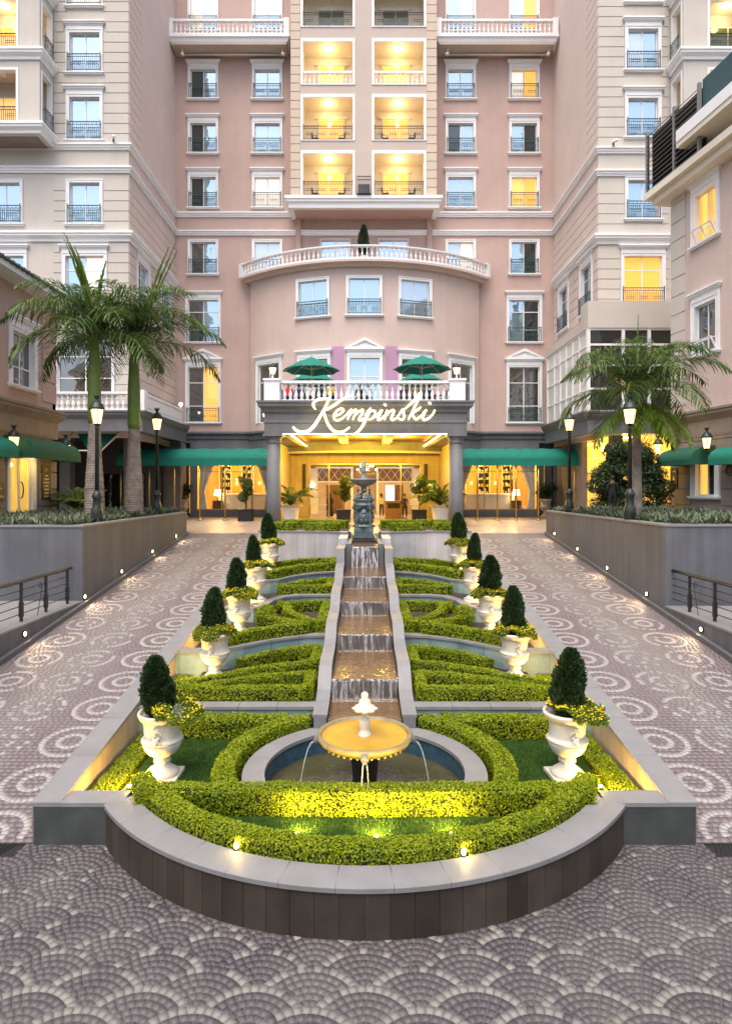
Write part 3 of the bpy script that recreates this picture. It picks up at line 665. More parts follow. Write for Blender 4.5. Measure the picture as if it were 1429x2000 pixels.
# ================================================================ round pool and bowl fountain
pool = thing('round_pool', 'round basin with pale stone rim and dark blue inner wall below the cascade', 'pool', (0, 9.5, 0))
def ring(r0, r1, z0, z1, n=72):
    b = MB(); b.lathe([(r0, z0), (r1, z0), (r1, z1), (r0, z1), (r0, z0)], n, (PC[0], PC[1], 0)); b.sm = [False]*len(b.sm); return b
for i in range(13):
    a0 = ac0+(PI-2*ac0)*i/13+.001; a1 = ac0+(PI-2*ac0)*(i+1)/13-.001
    if abs((a0+a1)/2-PI/2) < .35: continue
    b = MB(); b.lathe([(1.50, .575), (1.83, .575), (1.83, .63), (1.50, .63), (1.50, .575)], 6, (PC[0], PC[1], 0), None, a0, a1); b.sm = [False]*len(b.sm); b.build('rim_slab', m_cope, pool)
b = MB(); b.lathe([(1.53, -.02), (1.80, -.02), (1.80, .574), (1.53, .574), (1.53, -.02)], 60, (PC[0], PC[1], 0), None, ac0, PI-ac0); b.sm = [False]*len(b.sm); b.build('wall', m_bluet, pool)
hw = 1.83*math.cos(ac0); MB().box(-hw+.02, hw-.02, PCUT-.02, PCUT+.14, -.02, .574).build('front_wall', m_bluet, pool); MB().box(-hw, hw, PCUT-.03, PCUT+.16, .575, .625).build('front_coping', m_cope, pool)
def dplate(z, m, nm):
    pts = [(PC[0]+1.6*math.cos(a), PC[1]+1.6*math.sin(a)) for a in np.linspace(ac0, PI-ac0, 40)]; b = MB(); b.add([(p[0], p[1], z) for p in pts], [tuple(range(len(pts)))]); b.build(nm, m, pool)
dplate(.02, m_bluet, 'floor'); dplate(.28, w_pool, 'water')
bf = thing('bowl_fountain', 'wide stone bowl fountain with golden water and white shell finial in the round pool', 'fountain', (0, 9.5, .02))
MB().lathe([(.30, .02), (.30, .1), (.24, .16), (.19, .3), (.17, .5), (.19, .72), (.24, .84), (.20, .9)], 28, (0, 9.5, 0), lambda a, z: 1+.06*math.cos(8*a) if z < .8 else 1).build('pedestal', m_clad, bf)
b = MB(); b.lathe([(.16, .86), (.30, .90), (.48, .97), (.60, 1.05), (.635, 1.06), (.66, 1.09), (.70, 1.10), (.718, 1.14), (.712, 1.175), (.68, 1.185), (.65, 1.17), (.63, 1.12), (.5, 1.07), (0, 1.03)], 56, (0, 9.5, 0)); b.build('bowl', m_bowl, bf)
b = MB(); b.lathe([(0, 1.145), (.3, 1.145), (.645, 1.145)], 48, (0, 9.5, 0), cap=False); b.build('bowl_water', w_bowl, bf)
me = MB().ball((0, 0, 0), .024, 8, 5, 1, 1, 1.1).mesh('bead', m_bowl)
for i in range(40): a = 2*PI*i/40; link('bead', me, bf, False, TR(.635*math.cos(a), 9.5+.635*math.sin(a), 1.045))
for i in range(4):
    a = -PI/2+i*PI/2+(.0); cx, cy = .70*math.cos(a), 9.5+.70*math.sin(a)
    b = MB(); b.ball((cx, cy, 1.08), .065, 12, 8, 1, 1, 1.15).ball((cx+.045*math.cos(a), cy+.045*math.sin(a), 1.05), .035, 8, 6)
    for s in (-1, 1): b.ball((cx-s*.045*math.sin(a), cy+s*.045*math.cos(a), 1.13), .026, 8, 5)
    b.build('lion_mask', m_grey, bf)
    pts = [(cx+(.07+.22*t)*math.cos(a), cy+(.07+.22*t)*math.sin(a), 1.04-.76*t*t) for t in np.linspace(0, 1, 9)]
    for s in (-.02, .025): MB().tube([(p[0]-s*math.sin(a)*(1+2*j/9), p[1]+s*math.cos(a), p[2]) for j, p in enumerate(pts)], [.007+.002*(j % 3) for j in range(9)], 6).build('water_jet', w_jet, bf)
b = MB(); b.lathe([(.10, 1.10), (.10, 1.17), (.075, 1.20), (.07, 1.24), (.085, 1.30), (.085, 1.36), (.06, 1.42), (.055, 1.46), (.09, 1.48), (.12, 1.50)], 20, (0, 9.5, 0)); b.build('stem', m_stonef, bf)
b = MB(); b.lathe([(.03, 1.46), (.10, 1.49), (.175, 1.53), (.18, 1.55), (.12, 1.575), (.085, 1.62), (.075, 1.67), (.045, 1.70), (.055, 1.725), (.055, 1.76), (.03, 1.785), (0, 1.79)], 48, (0, 9.5, 0), lambda a, z: 1+(.10*math.cos(8*a) if 1.48 < z < 1.58 else .05*math.cos(6*a) if z < 1.68 else 0)); b.build('shell_finial', m_stonef, bf)
# ================================================================ hedges and garden plants
def hedge_np(paths, w, h, z0, leaf, cover=2.1, bulge=.007, cap=True, zf=None):
    parts = []; core = MB()
    for path in paths:
        P = [Vector((p[0], p[1])) for p in path]
        n = 9; prof = []
        for i in range(n):
            th = PI*i/(n-1); c = math.cos(th); s = math.sin(th)
            prof.append((w*.44*math.copysign(abs(c)**.45, c), h*.93*abs(s)**.45))
        prof = [(-o, hh) for o, hh in prof][::-1]
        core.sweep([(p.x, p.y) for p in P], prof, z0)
        for i in range(len(P)-1):
            a, c = P[i], P[i+1]; L = (c-a).length
            if L < 1e-4: continue
            t = (c-a)/L; nr = Vector((t.y, -t.x)); peri = w+2*h
            m = int(L*peri*cover/(leaf*leaf*.34))
            u = RNG.uniform(0, L, m); th = RNG.uniform(0, 1, m)*peri
            o = np.where(th < h, -w/2, np.where(th > h+w, w/2, th-h-w/2)); zz = np.where(th < h, th, np.where(th > h+w, peri-th, h))
            oo = o/(w/2); e = np.clip((np.abs(oo)**4)*(zz/h)**4, 0, 1); o = o*(1-.05*e); zz = zz*(1-.05*e)
            nx = np.where(np.abs(oo) > .98, np.sign(oo), 0.0); nz = np.where(np.abs(oo) < .98, 1.0, np.where(zz > h*.86, .6, .0))
            x = a.x+t.x*u+nr.x*o; y = a.y+t.y*u+nr.y*o
            b_ = bulge*(np.sin(x*9+1.3*y)+np.sin(y*11+z0*7+x*3)+.7*np.sin(zz*23+x*5))
            N = np.stack([nr.x*nx, nr.y*nx, nz], 1); N /= np.linalg.norm(N, axis=1)[:, None]
            Pp = np.stack([x, y, z0+zz], 1)+N*(b_+RNG.normal(0, .010, m)-.004)[:, None]
            keep = (np.abs(oo) < .98) | (RNG.random(m) < .62); up = np.abs(oo) < .98
            for sel, tl in ((keep & up, .45), (keep & ~up, .38)):
                v, q = leaves(Pp[sel], N[sel], leaf, .6, tl); parts.append((v, q, 0))
        if cap:
            for e, (a, c) in ((0, (P[0], P[1])), (1, (P[-1], P[-2]))):
                t = (a-c).normalized(); nr = Vector((t.y, -t.x)); m = int(w*h*1.3*cover/(leaf*leaf*.34))
                o = RNG.uniform(-w/2, w/2, m); zz = RNG.uniform(0, h, m); N = np.tile([t.x, t.y, .2], (m, 1))
                Pp = np.stack([a.x+nr.x*o, a.y+nr.y*o, z0+zz], 1)+N*RNG.normal(.0, .015, m)[:, None]
                v, q = leaves(Pp, N, leaf, .6, .75); parts.append((v, q, 0))
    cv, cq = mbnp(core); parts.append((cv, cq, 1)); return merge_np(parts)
def hedge(label, paths, w, h, z0, leaf, lm=None, group='clipped box hedges of the garden'):
    V, Q, mi = hedge_np(paths, w, h, z0, leaf)
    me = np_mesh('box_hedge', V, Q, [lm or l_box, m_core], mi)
    return tag(link('box_hedge', me), label, 'hedge', group)
def mir(path, sd): return [(sd*x, y) for x, y in path]
def smooth(path, n=6):
    P = [Vector(p) for p in path]; out = []
    for i in range(len(P)-1):
        a = P[max(i-1, 0)]; b = P[i]; c = P[i+1]; d = P[min(i+2, len(P)-1)]
        for k in range(n):
            t = k/n; out.append(.5*((2*b)+(c-a)*t+(2*a-5*b+4*c-d)*t*t+(3*b-a-3*c+d)*t*t*t))
    return [tuple(p) for p in out]+[tuple(P[-1])]
ah = math.asin(3.22/3.79)
hedge('bright green box hedge curving just inside the bowed front wall', [[arcp(3.79, -ah+2*ah*i/30) for i in range(31)]], .29, .32, Z0, .034)
hedge('straight box hedge between the bowed hedge and round pool, glowing yellow from ground lamps', [[(-3.1, 8.66), (-1.5, 8.64), (0, 8.62), (1.5, 8.64), (3.1, 8.66)]], .29, .35, Z0, .034)
for sd in (-1, 1):
    ang = [R(a) for a in range(-24, 62, 6)]
    pc = [(sd*2.08*math.cos(a), 9.5+2.08*math.sin(a)) for a in ang]
    hedge('box hedge curling round the pool rim, '+SN[sd], [pc+[(sd*1.08, 11.33)]], .33, .36, Z0, .038)
    hedge('short box hedge against the wall behind the round pool, '+SN[sd], [[(sd*1.4, 11.28), (sd*3.75, 11.28)]], .34, .36, Z0, .04)
    hedge('box hedge against the side wall beside the urn nearest the pool, '+SN[sd], [[(sd*3.88, 8.98), (sd*3.88, 11.45)]], .40, .27, Z0-LOW, .038)
    z1, z2, z3, z4 = [TERR[i][0] for i in range(4)]
    hedge('wedge shaped box hedge edging the first terrace above the pool, '+SN[sd], [mir([(3.55, 11.98), (1.12, 11.98)], sd), mir([(1.1, 11.98), (1.1, 12.98)], sd), mir(smooth([(1.1, 12.98), (2.0, 12.72), (2.8, 12.32), (3.4, 11.98)]), sd)], .21, .28, z1, .04)
    hedge('long curved box hedge below the first curved terrace wall, '+SN[sd], [mir(smooth([(3.9, 11.98), (3.2, 12.5), (2.2, 13.2), (1.1, 13.75)]), sd), mir([(1.1, 13.75), (1.1, 15.05)], sd), mir(smooth([(1.1, 15.08), (1.8, 14.8), (2.35, 14.3), (2.75, 13.8)]), sd)], .22, .30, z1, .042)
    hedge('box hedge against the side wall by the second urn, '+SN[sd], [mir([(3.90, 11.95), (3.90, 13.75)], sd)], .36, .27, z1-LOW, .046)
    hedge('forked box hedge edging the second terrace above the pool, '+SN[sd], [mir(smooth([(3.3, 14.2), (2.5, 14.95), (1.9, 15.35), (1.45, 15.6)]), sd), mir([(1.45, 15.6), (2.2, 16.1), (2.75, 16.6)], sd)], .25, .30, z2, .05)
    hedge('three sided box hedge by the cascade on the second terrace, '+SN[sd], [mir([(1.1, 15.7), (1.1, 18.7)], sd), mir([(1.1, 18.65), (2.3, 18.45)], sd), mir(smooth([(2.3, 18.4), (2.05, 17.2), (1.6, 16.3), (1.1, 15.75)]), sd)], .25, .30, z2, .05)
    hedge('narrow triangular box hedge on the third terrace, '+SN[sd], [mir([(1.08, 19.35), (2.6, 19.35)], sd), mir([(1.08, 19.35), (1.08, 20.9)], sd), mir([(1.08, 20.9), (1.9, 20.3), (2.6, 19.4)], sd)], .26, .28, z3, .06)
    hedge('wide curved box hedge below the marble wall, '+SN[sd], [mir(smooth([(3.7, 19.65), (2.95, 19.8), (2.45, 20.7), (1.8, 21.45), (1.08, 21.85)]), sd), mir([(1.08, 21.9), (1.08, 23.2)], sd), mir(smooth([(1.08, 23.2), (1.9, 23.2), (2.6, 22.6), (3.0, 21.9)]), sd)], .28, .30, z4, .065)
    hedge('box hedge topping the marble wall beside the tiered fountain, '+SN[sd], [mir([(1.05, 24.75), (1.7, 24.98), (2.35, 25.1)], sd)], .42, .34, TERR[4][0], .075, None, 'hedges around the tiered fountain')
    hedge('straight box hedge on the marble wall near the topmost urn, '+SN[sd], [mir([(2.75, 25.1), (4.0, 25.1)], sd)], .42, .36, TERR[4][0], .075, None, 'hedges around the tiered fountain')
    hedge('rear box hedge behind the tiered fountain, '+SN[sd], [mir([(.75, 27.2), (2.2, 27.6), (3.6, 27.6)], sd)], .5, .32, TERR[4][0], .08, None, 'hedges around the tiered fountain')
    for (bx, by, br, bz) in ((2.62, 16.75, .27, z2), (2.55, 18.35, .20, z2)):
        m = 1700; N = RNG.normal(size=(m, 3)); N /= np.linalg.norm(N, axis=1)[:, None]
        v, q = leaves(np.array([sd*bx, by, bz+br*.92])+N*br*RNG.uniform(.9, 1.05, m)[:, None], N, .055, .6, .7)
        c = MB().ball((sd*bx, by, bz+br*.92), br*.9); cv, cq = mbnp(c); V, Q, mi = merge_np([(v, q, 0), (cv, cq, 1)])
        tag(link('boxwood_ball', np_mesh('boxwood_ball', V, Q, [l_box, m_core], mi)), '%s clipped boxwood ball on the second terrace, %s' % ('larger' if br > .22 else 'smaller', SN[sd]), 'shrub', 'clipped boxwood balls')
# marigold tufts by the cascade hedges are too small to pick out; short lawn blades where lawn shows
m = 26000; gx = RNG.uniform(-3.4, 3.4, m); gy = RNG.uniform(7.3, 11.2, m)
ok = ((gx**2+(gy-ARC_C)**2 < 3.6**2) & (gy < 8.4)) | ((np.abs(gx) > 2.2) & (gy > 8.75))
gx, gy = gx[ok], gy[ok]; m = len(gx); ph = RNG.uniform(0, 2*PI, m); hh = RNG.uniform(.025, .06, m); w_ = .004
dx, dy = np.cos(ph)*w_, np.sin(ph)*w_; lx, ly = RNG.normal(0, .02, m), RNG.normal(0, .02, m)
V = np.stack([np.stack([gx-dx, gy-dy, np.full(m, Z0)], 1), np.stack([gx+dx, gy+dy, np.full(m, Z0)], 1), np.stack([gx+lx+dx*.2, gy+ly, Z0+hh], 1), np.stack([gx+lx-dx*.2, gy+ly, Z0+hh], 1)], 1).reshape(-1, 3)
go = stuff(link('grass', np_mesh('grass', V, np.arange(m*4).reshape(-1, 4), [l_grass]))); go['label'] = 'short dark lawn grass between the hedges'; go['category'] = 'grass'
# ================================================================ stone urns with cypress and marigolds
UR = [(3.1, 9.66, Z0), (3.15, 13.25, TERR[0][0]), (3.08, 15.5, TERR[1][0]), (3.14, 18.15, TERR[2][0]), (3.2, 21.4, TERR[3][0])]
ORD = ['first', 'second', 'third', 'fourth', 'fifth']
def make_urn(loc, label):
    t = thing('stone_urn', label, 'urn', loc, 0, 'stone urns lining the garden terraces')
    MB().box(-.27, .27, -.27, .27, 0, .055).build('plinth', m_urn, t, True)
    MB().lathe([(.245, .056), (.25, .085), (.22, .12), (.15, .17), (.105, .22), (.10, .245), (.13, .26), (.13, .285), (.10, .30), (.105, .34)], 40).build('foot', m_urn, t, True)
    MB().lathe([(.10, .335), (.15, .35), (.215, .40), (.258, .46), (.285, .53), (.295, .575)], 72, (0, 0, 0), lambda a, z: 1+.022*abs(math.cos(12*a))*(1 if .36 < z < .56 else 0)).build('fluted_bowl', m_urn, t, True)
    MB().lathe([(.295, .574), (.312, .585), (.315, .605), (.30, .62), (.275, .63), (.268, .66), (.27, .78), (.282, .86), (.29, .89), (.315, .90)], 48).build('body', m_urn, t, True)
    MB().lathe([(.30, .899), (.325, .915), (.345, .95), (.36, .975), (.365, 1.0), (.355, 1.02), (.325, 1.02), (.31, .99), (.30, .95), (0, .94)], 60, (0, 0, 0), lambda a, z: 1+.012*math.cos(30*a) if .91 < z < .96 else 1).build('rim', m_urn, t, True)
    for s in (0, 1):
        b = MB(); sy = -1 if s == 0 else 1
        b.ball((0, sy*.305, .645), .052, 12, 8, 1, .8, 1.25).ball((0, sy*.35, .625), .026, 8, 6)
        for e in (-1, 1): b.ball((e*.035, sy*.30, .70), .022, 8, 5); b.ball((e*.045, sy*.295, .62), .03, 8, 6)
        b.tube([(.075*math.cos(a), sy*(.288+.01), .73+.075*math.sin(a)) for a in np.linspace(0, PI, 10)], .012, 6)
        b.build('lion_mask', m_grey if False else m_urn, t, True)
    return t
def cypress_mesh(seed, h=.96, r=.19):
    g = np.random.default_rng(seed); m = 5200; u = g.uniform(0, 1, m)**.85; th = g.uniform(0, 2*PI, m)
    pr = lambda u: r*np.interp(u, [0, .1, .3, .55, .8, .95, 1], [.55, .85, 1, .92, .62, .28, .06])
    lump = 1+.13*np.sin(3*th+7*u+seed)+.09*np.sin(7*th-11*u)+.06*np.sin(13*th+17*u)
    rr = pr(u)*lump*g.uniform(.86, 1.06, m); P = np.stack([rr*np.cos(th), rr*np.sin(th), u*h], 1)
    N = np.stack([np.cos(th)*.6, np.sin(th)*.6, np.full(m, 1.0)], 1)
    up = N+g.normal(size=(m, 3))*.35; up /= np.linalg.norm(up, axis=1)[:, None]
    sd = np.cross(up, g.normal(size=(m, 3))); sd /= np.linalg.norm(sd, axis=1)[:, None]; s = g.uniform(.03, .10, m)[:, None]
    V = np.stack([P-sd*.006, P+up*s*.5+sd*s*.24, P+up*s, P+up*s*.5-sd*s*.24], 1).reshape(-1, 3)
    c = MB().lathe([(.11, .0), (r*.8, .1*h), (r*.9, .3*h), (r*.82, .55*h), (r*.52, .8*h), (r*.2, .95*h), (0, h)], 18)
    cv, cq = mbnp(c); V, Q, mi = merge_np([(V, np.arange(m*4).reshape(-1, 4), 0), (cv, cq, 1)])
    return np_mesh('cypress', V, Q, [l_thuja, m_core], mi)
def flower_meshes(seed, n=4600, side=0.0):
    g = np.random.default_rng(seed); th = g.uniform(0, 2*PI, n); u = g.uniform(0, 1, n)
    rr = .40+.05*np.sin(3*th+seed)+.04*np.sin(7*th); amp = 1+side*np.cos(th-.3)
    rr = rr*(.45+.62*np.sqrt(u))*np.maximum(amp, .5); z = .23*np.maximum(0, 1-(rr/.46)**2)*np.maximum(amp, .4)+g.uniform(-.07, .04, n)*(rr > .33)+.015
    P = np.stack([rr*np.cos(th), rr*np.sin(th), z], 1); N = np.stack([np.cos(th)*.5, np.sin(th)*.5, np.full(n, .9)], 1)
    v, q = leaves(P, N, .055, .5, .9)
    k = g.permutation(n)[:int(n*.085)]; Pf = P[k]+np.stack([np.cos(th[k])*.02, np.sin(th[k])*.02, np.full(len(k), .03)], 1)
    v2, q2 = leaves(np.repeat(Pf, 3, 0), np.tile([0, -.4, 1.], (len(k)*3, 1)), .024, .95, .5)
    return np_mesh('foliage', v, q, [l_flow]), np_mesh('blossoms', v2, q2, [m_petal])
cyp = [cypress_mesh(s) for s in (1, 2, 3)]
urn0 = None
for i, (ux, uy, uz) in enumerate(UR):
    for sd in (-1, 1):
        lab = 'cream stone urn with lion mask, %s from the round pool, %s' % (ORD[i], SN[sd])
        if urn0 is None: urn0 = make_urn((sd*ux, uy, uz), lab); t = urn0
        else: t = copy_tree(urn0, (sd*ux, uy, uz), random.uniform(-.1, .1), lab)
        c = link('cypress', random.choice(cyp)); c.location = (sd*ux+(-.05 if sd < 0 else .0), uy, uz+.935); c.rotation_euler = (random.uniform(-.06, .06), random.uniform(-.06, .06), random.uniform(0, 6))
        k = random.uniform(.86, 1.12); c.scale = (k, k*random.uniform(.9, 1.1), random.uniform(.9, 1.12))
        tag(c, 'dark clipped cypress cone in the %s urn from the pool, %s' % (ORD[i], SN[sd]), 'shrub', 'clipped cypresses in the urns')
        fl = thing('marigold_plant', 'yellow flowers spilling over the %s urn from the pool, %s' % (ORD[i], SN[sd]), 'flowers', (sd*ux, uy, uz+.985), 0 if (i == 0) else random.uniform(0, 6), 'yellow flowers in the urns')
        a, b_ = flower_meshes(10+i*2+(sd > 0), 4600, .5 if i == 0 else .12)
        fo = link('foliage', a, fl, True); link('blossoms', b_, fo, True)
        # uplight beside each urn
        lx, ly = sd*(ux+.34), uy-.44
        ul = thing('garden_uplight', 'small ground lamp lighting the %s urn from the pool, %s' % (ORD[i], SN[sd]), 'lamp', (lx, ly, uz), 0, 'ground lamps in the garden')
        MB().lathe([(.05, 0), (.05, .06), (.035, .07)], 12).build('housing', m_lampm, ul, True)
        MB().lathe([(.034, .069), (.03, .08), (0, .084)], 12).build('lens', e_spot, ul, True)
        plight('urn_lamp', (lx, ly, uz+.13), (52, 44, 40, 38, 36)[i], (1, .60, .16), .05, ul)
for (x, y, tx, ty, w_, lab) in ((-.85, 7.98, -.7, 8.5, 15, 'second'), (.15, 7.9, .2, 8.5, 20, 'third'), (1.1, 7.98, .95, 8.5, 16, 'fourth')):
    ul = thing('garden_uplight', 'ground lamp on the lawn strip before the yellow lit hedge, '+{'second': 'two-palm side', 'third': 'in the middle', 'fourth': 'one-palm side'}[lab], 'lamp', (x, y, Z0), 0, 'ground lamps in the garden')
    MB().lathe([(.04, 0), (.04, .05), (.03, .06)], 12).build('housing', m_lampm, ul, True); MB().lathe([(.029, .059), (.025, .067), (0, .07)], 12).build('lens', e_spot, ul, True)
    spot('hedge_lamp', (x, y, Z0+.10), (tx, ty+.1, Z0+.2), w_*5.5, 150, (1, .66, .10), 1, .04, ul)
for x in (-1.52, 1.15):
    a = math.asin(x/3.94); px, py = 3.94*math.sin(a), ARC_C-3.94*math.cos(a)
    ul = thing('garden_uplight', 'glowing lamp by the coping at the bowed hedge, '+SN[-1 if x < 0 else 1], 'lamp', (px, py, Z0), 0, 'ground lamps in the garden')
    MB().lathe([(.03, 0), (.03, .16), (.02, .17)], 10).build('housing', m_lampm, ul, True); MB().ball((0, 0, .20), .028, 10, 8, 1, 1, 1.5).build('lens', e_spot, ul, True)
    plight('hedge_lamp', (px+.02, py-.02, Z0+.25), 2.0, (1, .68, .18), .03, ul)
# ================================================================ hotel: helpers
def wall_sheet(fn, u0, u1, z0, z1, ops, t=.3, du=None):
    mb = MB(); us = {u0, u1}; zs = {z0, z1}
    for (a, b, c, d) in ops: us |= {max(u0, a), min(u1, b)}; zs |= {max(z0, c), min(z1, d)}
    if du:
        n = int((u1-u0)/du); us |= {u0+(u1-u0)*i/n for i in range(1, n)}
    us = sorted(us); zs = sorted(zs)
    us = [u for i, u in enumerate(us) if i == 0 or u-us[i-1] > 1e-5]; zs = [z for i, z in enumerate(zs) if i == 0 or z-zs[i-1] > 1e-5]
    for a, b in zip(us[:-1], us[1:]):
        for c, d in zip(zs[:-1], zs[1:]):
            um, zm = (a+b)/2, (c+d)/2
            if any(o[0] < um < o[1] and o[2] < zm < o[3] for o in ops): continue
            mb.quad(fn(a, 0, c), fn(b, 0, c), fn(b, 0, d), fn(a, 0, d)); mb.quad(fn(b, t, c), fn(a, t, c), fn(a, t, d), fn(b, t, d))
    for (a, b, c, d) in ops:
        mb.quad(fn(a, 0, c), fn(a, t, c), fn(b, t, c), fn(b, 0, c)); mb.quad(fn(a, t, d), fn(a, 0, d), fn(b, 0, d), fn(b, t, d))
        mb.quad(fn(a, t, c), fn(a, 0, c), fn(a, 0, d), fn(a, t, d)); mb.quad(fn(b, 0, c), fn(b, t, c), fn(b, t, d), fn(b, 0, d))
    mb.quad(fn(u0, 0, z1), fn(u1, 0, z1), fn(u1, t, z1), fn(u0, t, z1)); mb.quad(fn(u0, t, z0), fn(u1, t, z0), fn(u1, 0, z0), fn(u0, 0, z0))
    mb.quad(fn(u0, 0, z0), fn(u0, 0, z1), fn(u0, t, z1), fn(u0, t, z0)); mb.quad(fn(u1, t, z0), fn(u1, t, z1), fn(u1, 0, z1), fn(u1, 0, z0))
    return mb
def fr_(d): return lambda u, y, z: (u, d+y, z)
CACHE = {}
def cached(key, f):
    if key not in CACHE: CACHE[key] = f()
    return CACHE[key]
def rail_mesh(w, h=1.05, m=None, bars=.115):
    def f():
        b = MB(); y0 = -.16
        for z, r in ((h, .022), (h-.16, .014), (.10, .016)): b.box(-w/2, w/2, y0-r, y0+r, z-r, z+r)
        n = int(w/bars)
        for i in range(n+1):
            x = -w/2+w*i/n; e = i in (0, n); r = .02 if e else .009; b.box(x-r, x+r, y0-r, y0+r, .0 if e else .10, h+(.12 if e else -.16))
            if not e and i % 2: b.tube([(x+.05*math.cos(a), y0, h-.08+.06*math.sin(a)) for a in np.linspace(0, 2*PI, 7)], .008, 4, False)
        for s in (-1, 1):
            for z in (.12, h-.08): b.box(s*w/2-.015, s*w/2+.015, y0, -.03, z-.012, z+.012)
        n2 = max(2, int(w/.75))
        for i in range(n2):
            xa = -w/2+w*(i+.18)/n2; xb = -w/2+w*(i+.82)/n2; b.box(xa, xb, y0-.006, y0+.006, .52, .55); b.box(xa, xb, y0-.006, y0+.006, .40, .43)
        return b.mesh('railing', m or m_rail)
    return cached(('rail', round(w, 2), h, (m or m_rail).name), f)
def window(parent, M, w, h, gl=(None, None), corn=False, rail=True, transom=0, sill=True, sw=.2, railm=None, name='window'):
    w, h = round(w, 2), round(h, 2)
    def sur():
        b = MB(); b.box(-w/2-sw, -w/2, -.07, .24, 0, h).box(w/2, w/2+sw, -.07, .24, 0, h).box(-w/2-sw, w/2+sw, -.07, .24, h, h+sw)
        b.box(-w/2-sw, -w/2-sw+.06, -.10, -.071, 0, h+sw).box(w/2+sw-.06, w/2+sw, -.10, -.071, 0, h+sw).box(-w/2-sw+.061, w/2+sw-.061, -.10, -.071, h+sw-.06, h+sw)
        return b.mesh('window', m_white)
    o = link(name, cached(('sur', w, h, sw), sur), parent, False, M)
    def frm():
        b = MB(); y0, y1 = .15, .20; t = .055
        b.box(-w/2+.002, -w/2+t, y0, y1, .002, h-.002).box(w/2-t, w/2-.002, y0, y1, .002, h-.002).box(-w/2+t, w/2-t, y0, y1, h-t, h-.002).box(-w/2+t, w/2-t, y0, y1, .002, t+.03)
        b.box(-.035, .035, y0-.01, y1, t+.03, h-t)
        if transom: b.box(-w/2+t, w/2-t, y0-.012, y1-.003, h*transom-.03, h*transom+.03)
        if transom and h > 3: b.box(-w/2+t, w/2-t, y0-.012, y1-.003, h*.30-.03, h*.30+.03)
        return b.mesh('frame', m_white)
    link('frame', cached(('frm', w, h, transom), frm), o, True)
    for s in (0, 1):
        g = gl[s] or g_sky; x0, x1 = (-w/2+.03, -.02) if s == 0 else (.02, w/2-.03)
        link('pane', cached(('pane', w, h, s, g.name), lambda: MB().box(x0, x1, .17, .182, .03, h-.03).mesh('pane', g)), o, True)
    if sill: link('sill', cached(('sill', w, sw), lambda: MB().box(-w/2-sw-.10, w/2+sw+.10, -.20, .2, -.08, -.001).box(-w/2-sw-.05, w/2+sw+.05, -.14, .1, -.15, -.081).mesh('sill', m_white)), o, True)
    if corn:
        def cm():
            b = MB(); z = h+sw+.002; a = w/2+sw
            for (e, y, z0, z1) in ((.0, -.09, 0, .20), (.05, -.13, .201, .27), (.10, -.19, .271, .36), (.15, -.25, .361, .45)): b.box(-a-e, a+e, y, .05, z+z0, z+z1)
            if corn == 'ped':
                z += .452; ph = .75; e = a+.15
                b.add([(-e, -.25, z), (e, -.25, z), (0, -.25, z+ph), (-e, .05, z), (e, .05, z), (0, .05, z+ph), (-e+.45, -.25, z+.10), (e-.45, -.25, z+.10), (0, -.25, z+ph-.22), (-e+.45, -.12, z+.10), (e-.45, -.12, z+.10), (0, -.12, z+ph-.22)],
                      [(0, 1, 7, 6), (1, 2, 8, 7), (2, 0, 6, 8), (6, 7, 10, 9), (7, 8, 11, 10), (8, 6, 9, 11), (1, 4, 5, 2), (0, 2, 5, 3)])
                b.add([(-e+.45, -.12, z+.10), (e-.45, -.12, z+.10), (0, -.12, z+ph-.22)], [(0, 1, 2)])
            return b.mesh('cornice', m_white)
        link('cornice', cached(('corn', w, h, sw, corn), cm), o, True)
    if rail: link('railing', rail_mesh(w+.16, 1.05, railm), o, True)
    return o
def op_(x, z, w, h, sw=.2): return (x-w/2-sw+.03, x+w/2+sw-.03, z-.05, z+h+sw-.03)
def baluster_mesh(h, r=.075, m=None):
    def f():
        b = MB(); k = h
        b.box(-r, r, -r, r, 0, .06*k).box(-r, r, -r, r, .94*k, k)
        b.lathe([(r*.8, .06*k), (r*.5, .10*k), (r*.62, .14*k), (r*1.0, .28*k), (r*.95, .38*k), (r*.42, .58*k), (r*.38, .64*k), (r*.62, .66*k), (r*.62, .70*k), (r*.38, .72*k), (r*.5, .86*k), (r*.8, .94*k)], 10)
        return b.mesh('baluster', m or m_white)
    return cached(('bal', h, r, (m or m_white).name), f)
def sweep_part(parent, name, path, prof, z, m): return MB().sweep(path, prof, z).build(name, m, parent)
CORN = [(-.05, 0), (.10, 0), (.10, .10), (.16, .12), (.16, .22), (.24, .26), (.24, .36), (-.05, .36)]
CORN2 = [(-.05, 0), (.10, 0), (.12, .16), (.30, .30), (.30, .40), (.36, .44), (.36, .58), (-.05, .58)]
def panels(parent, fn, spans, z0, z1, step, m, gap=.035, pr=.045):
    """raised stucco courses: one object for each stone-like panel; spans(z) -> list of (u0,u1)"""
    z = z0
    while z < z1-.1:
        for (a, b) in spans(z+step/2):
            if b-a < .12: continue
            mb = MB(); zt = min(z+step, z1)-gap
            mb.add([fn(a, -.002, z), fn(b, -.002, z), fn(b, -.002, zt), fn(a, -.002, zt), fn(a, -pr, z+.012), fn(b, -pr, z+.012), fn(b, -pr, zt-.012), fn(a, -pr, zt-.012)], [(4, 5, 6, 7), (0, 1, 5, 4), (1, 2, 6, 5), (2, 3, 7, 6), (3, 0, 4, 7)])
            mb.build('panel', m, parent)
        z += step
D = 48.0; ZT = 45.0
hotel = thing('hotel_building', 'tall pink and beige hotel with white window surrounds, round central bay and entrance portico', 'building', (0, D, ZP))
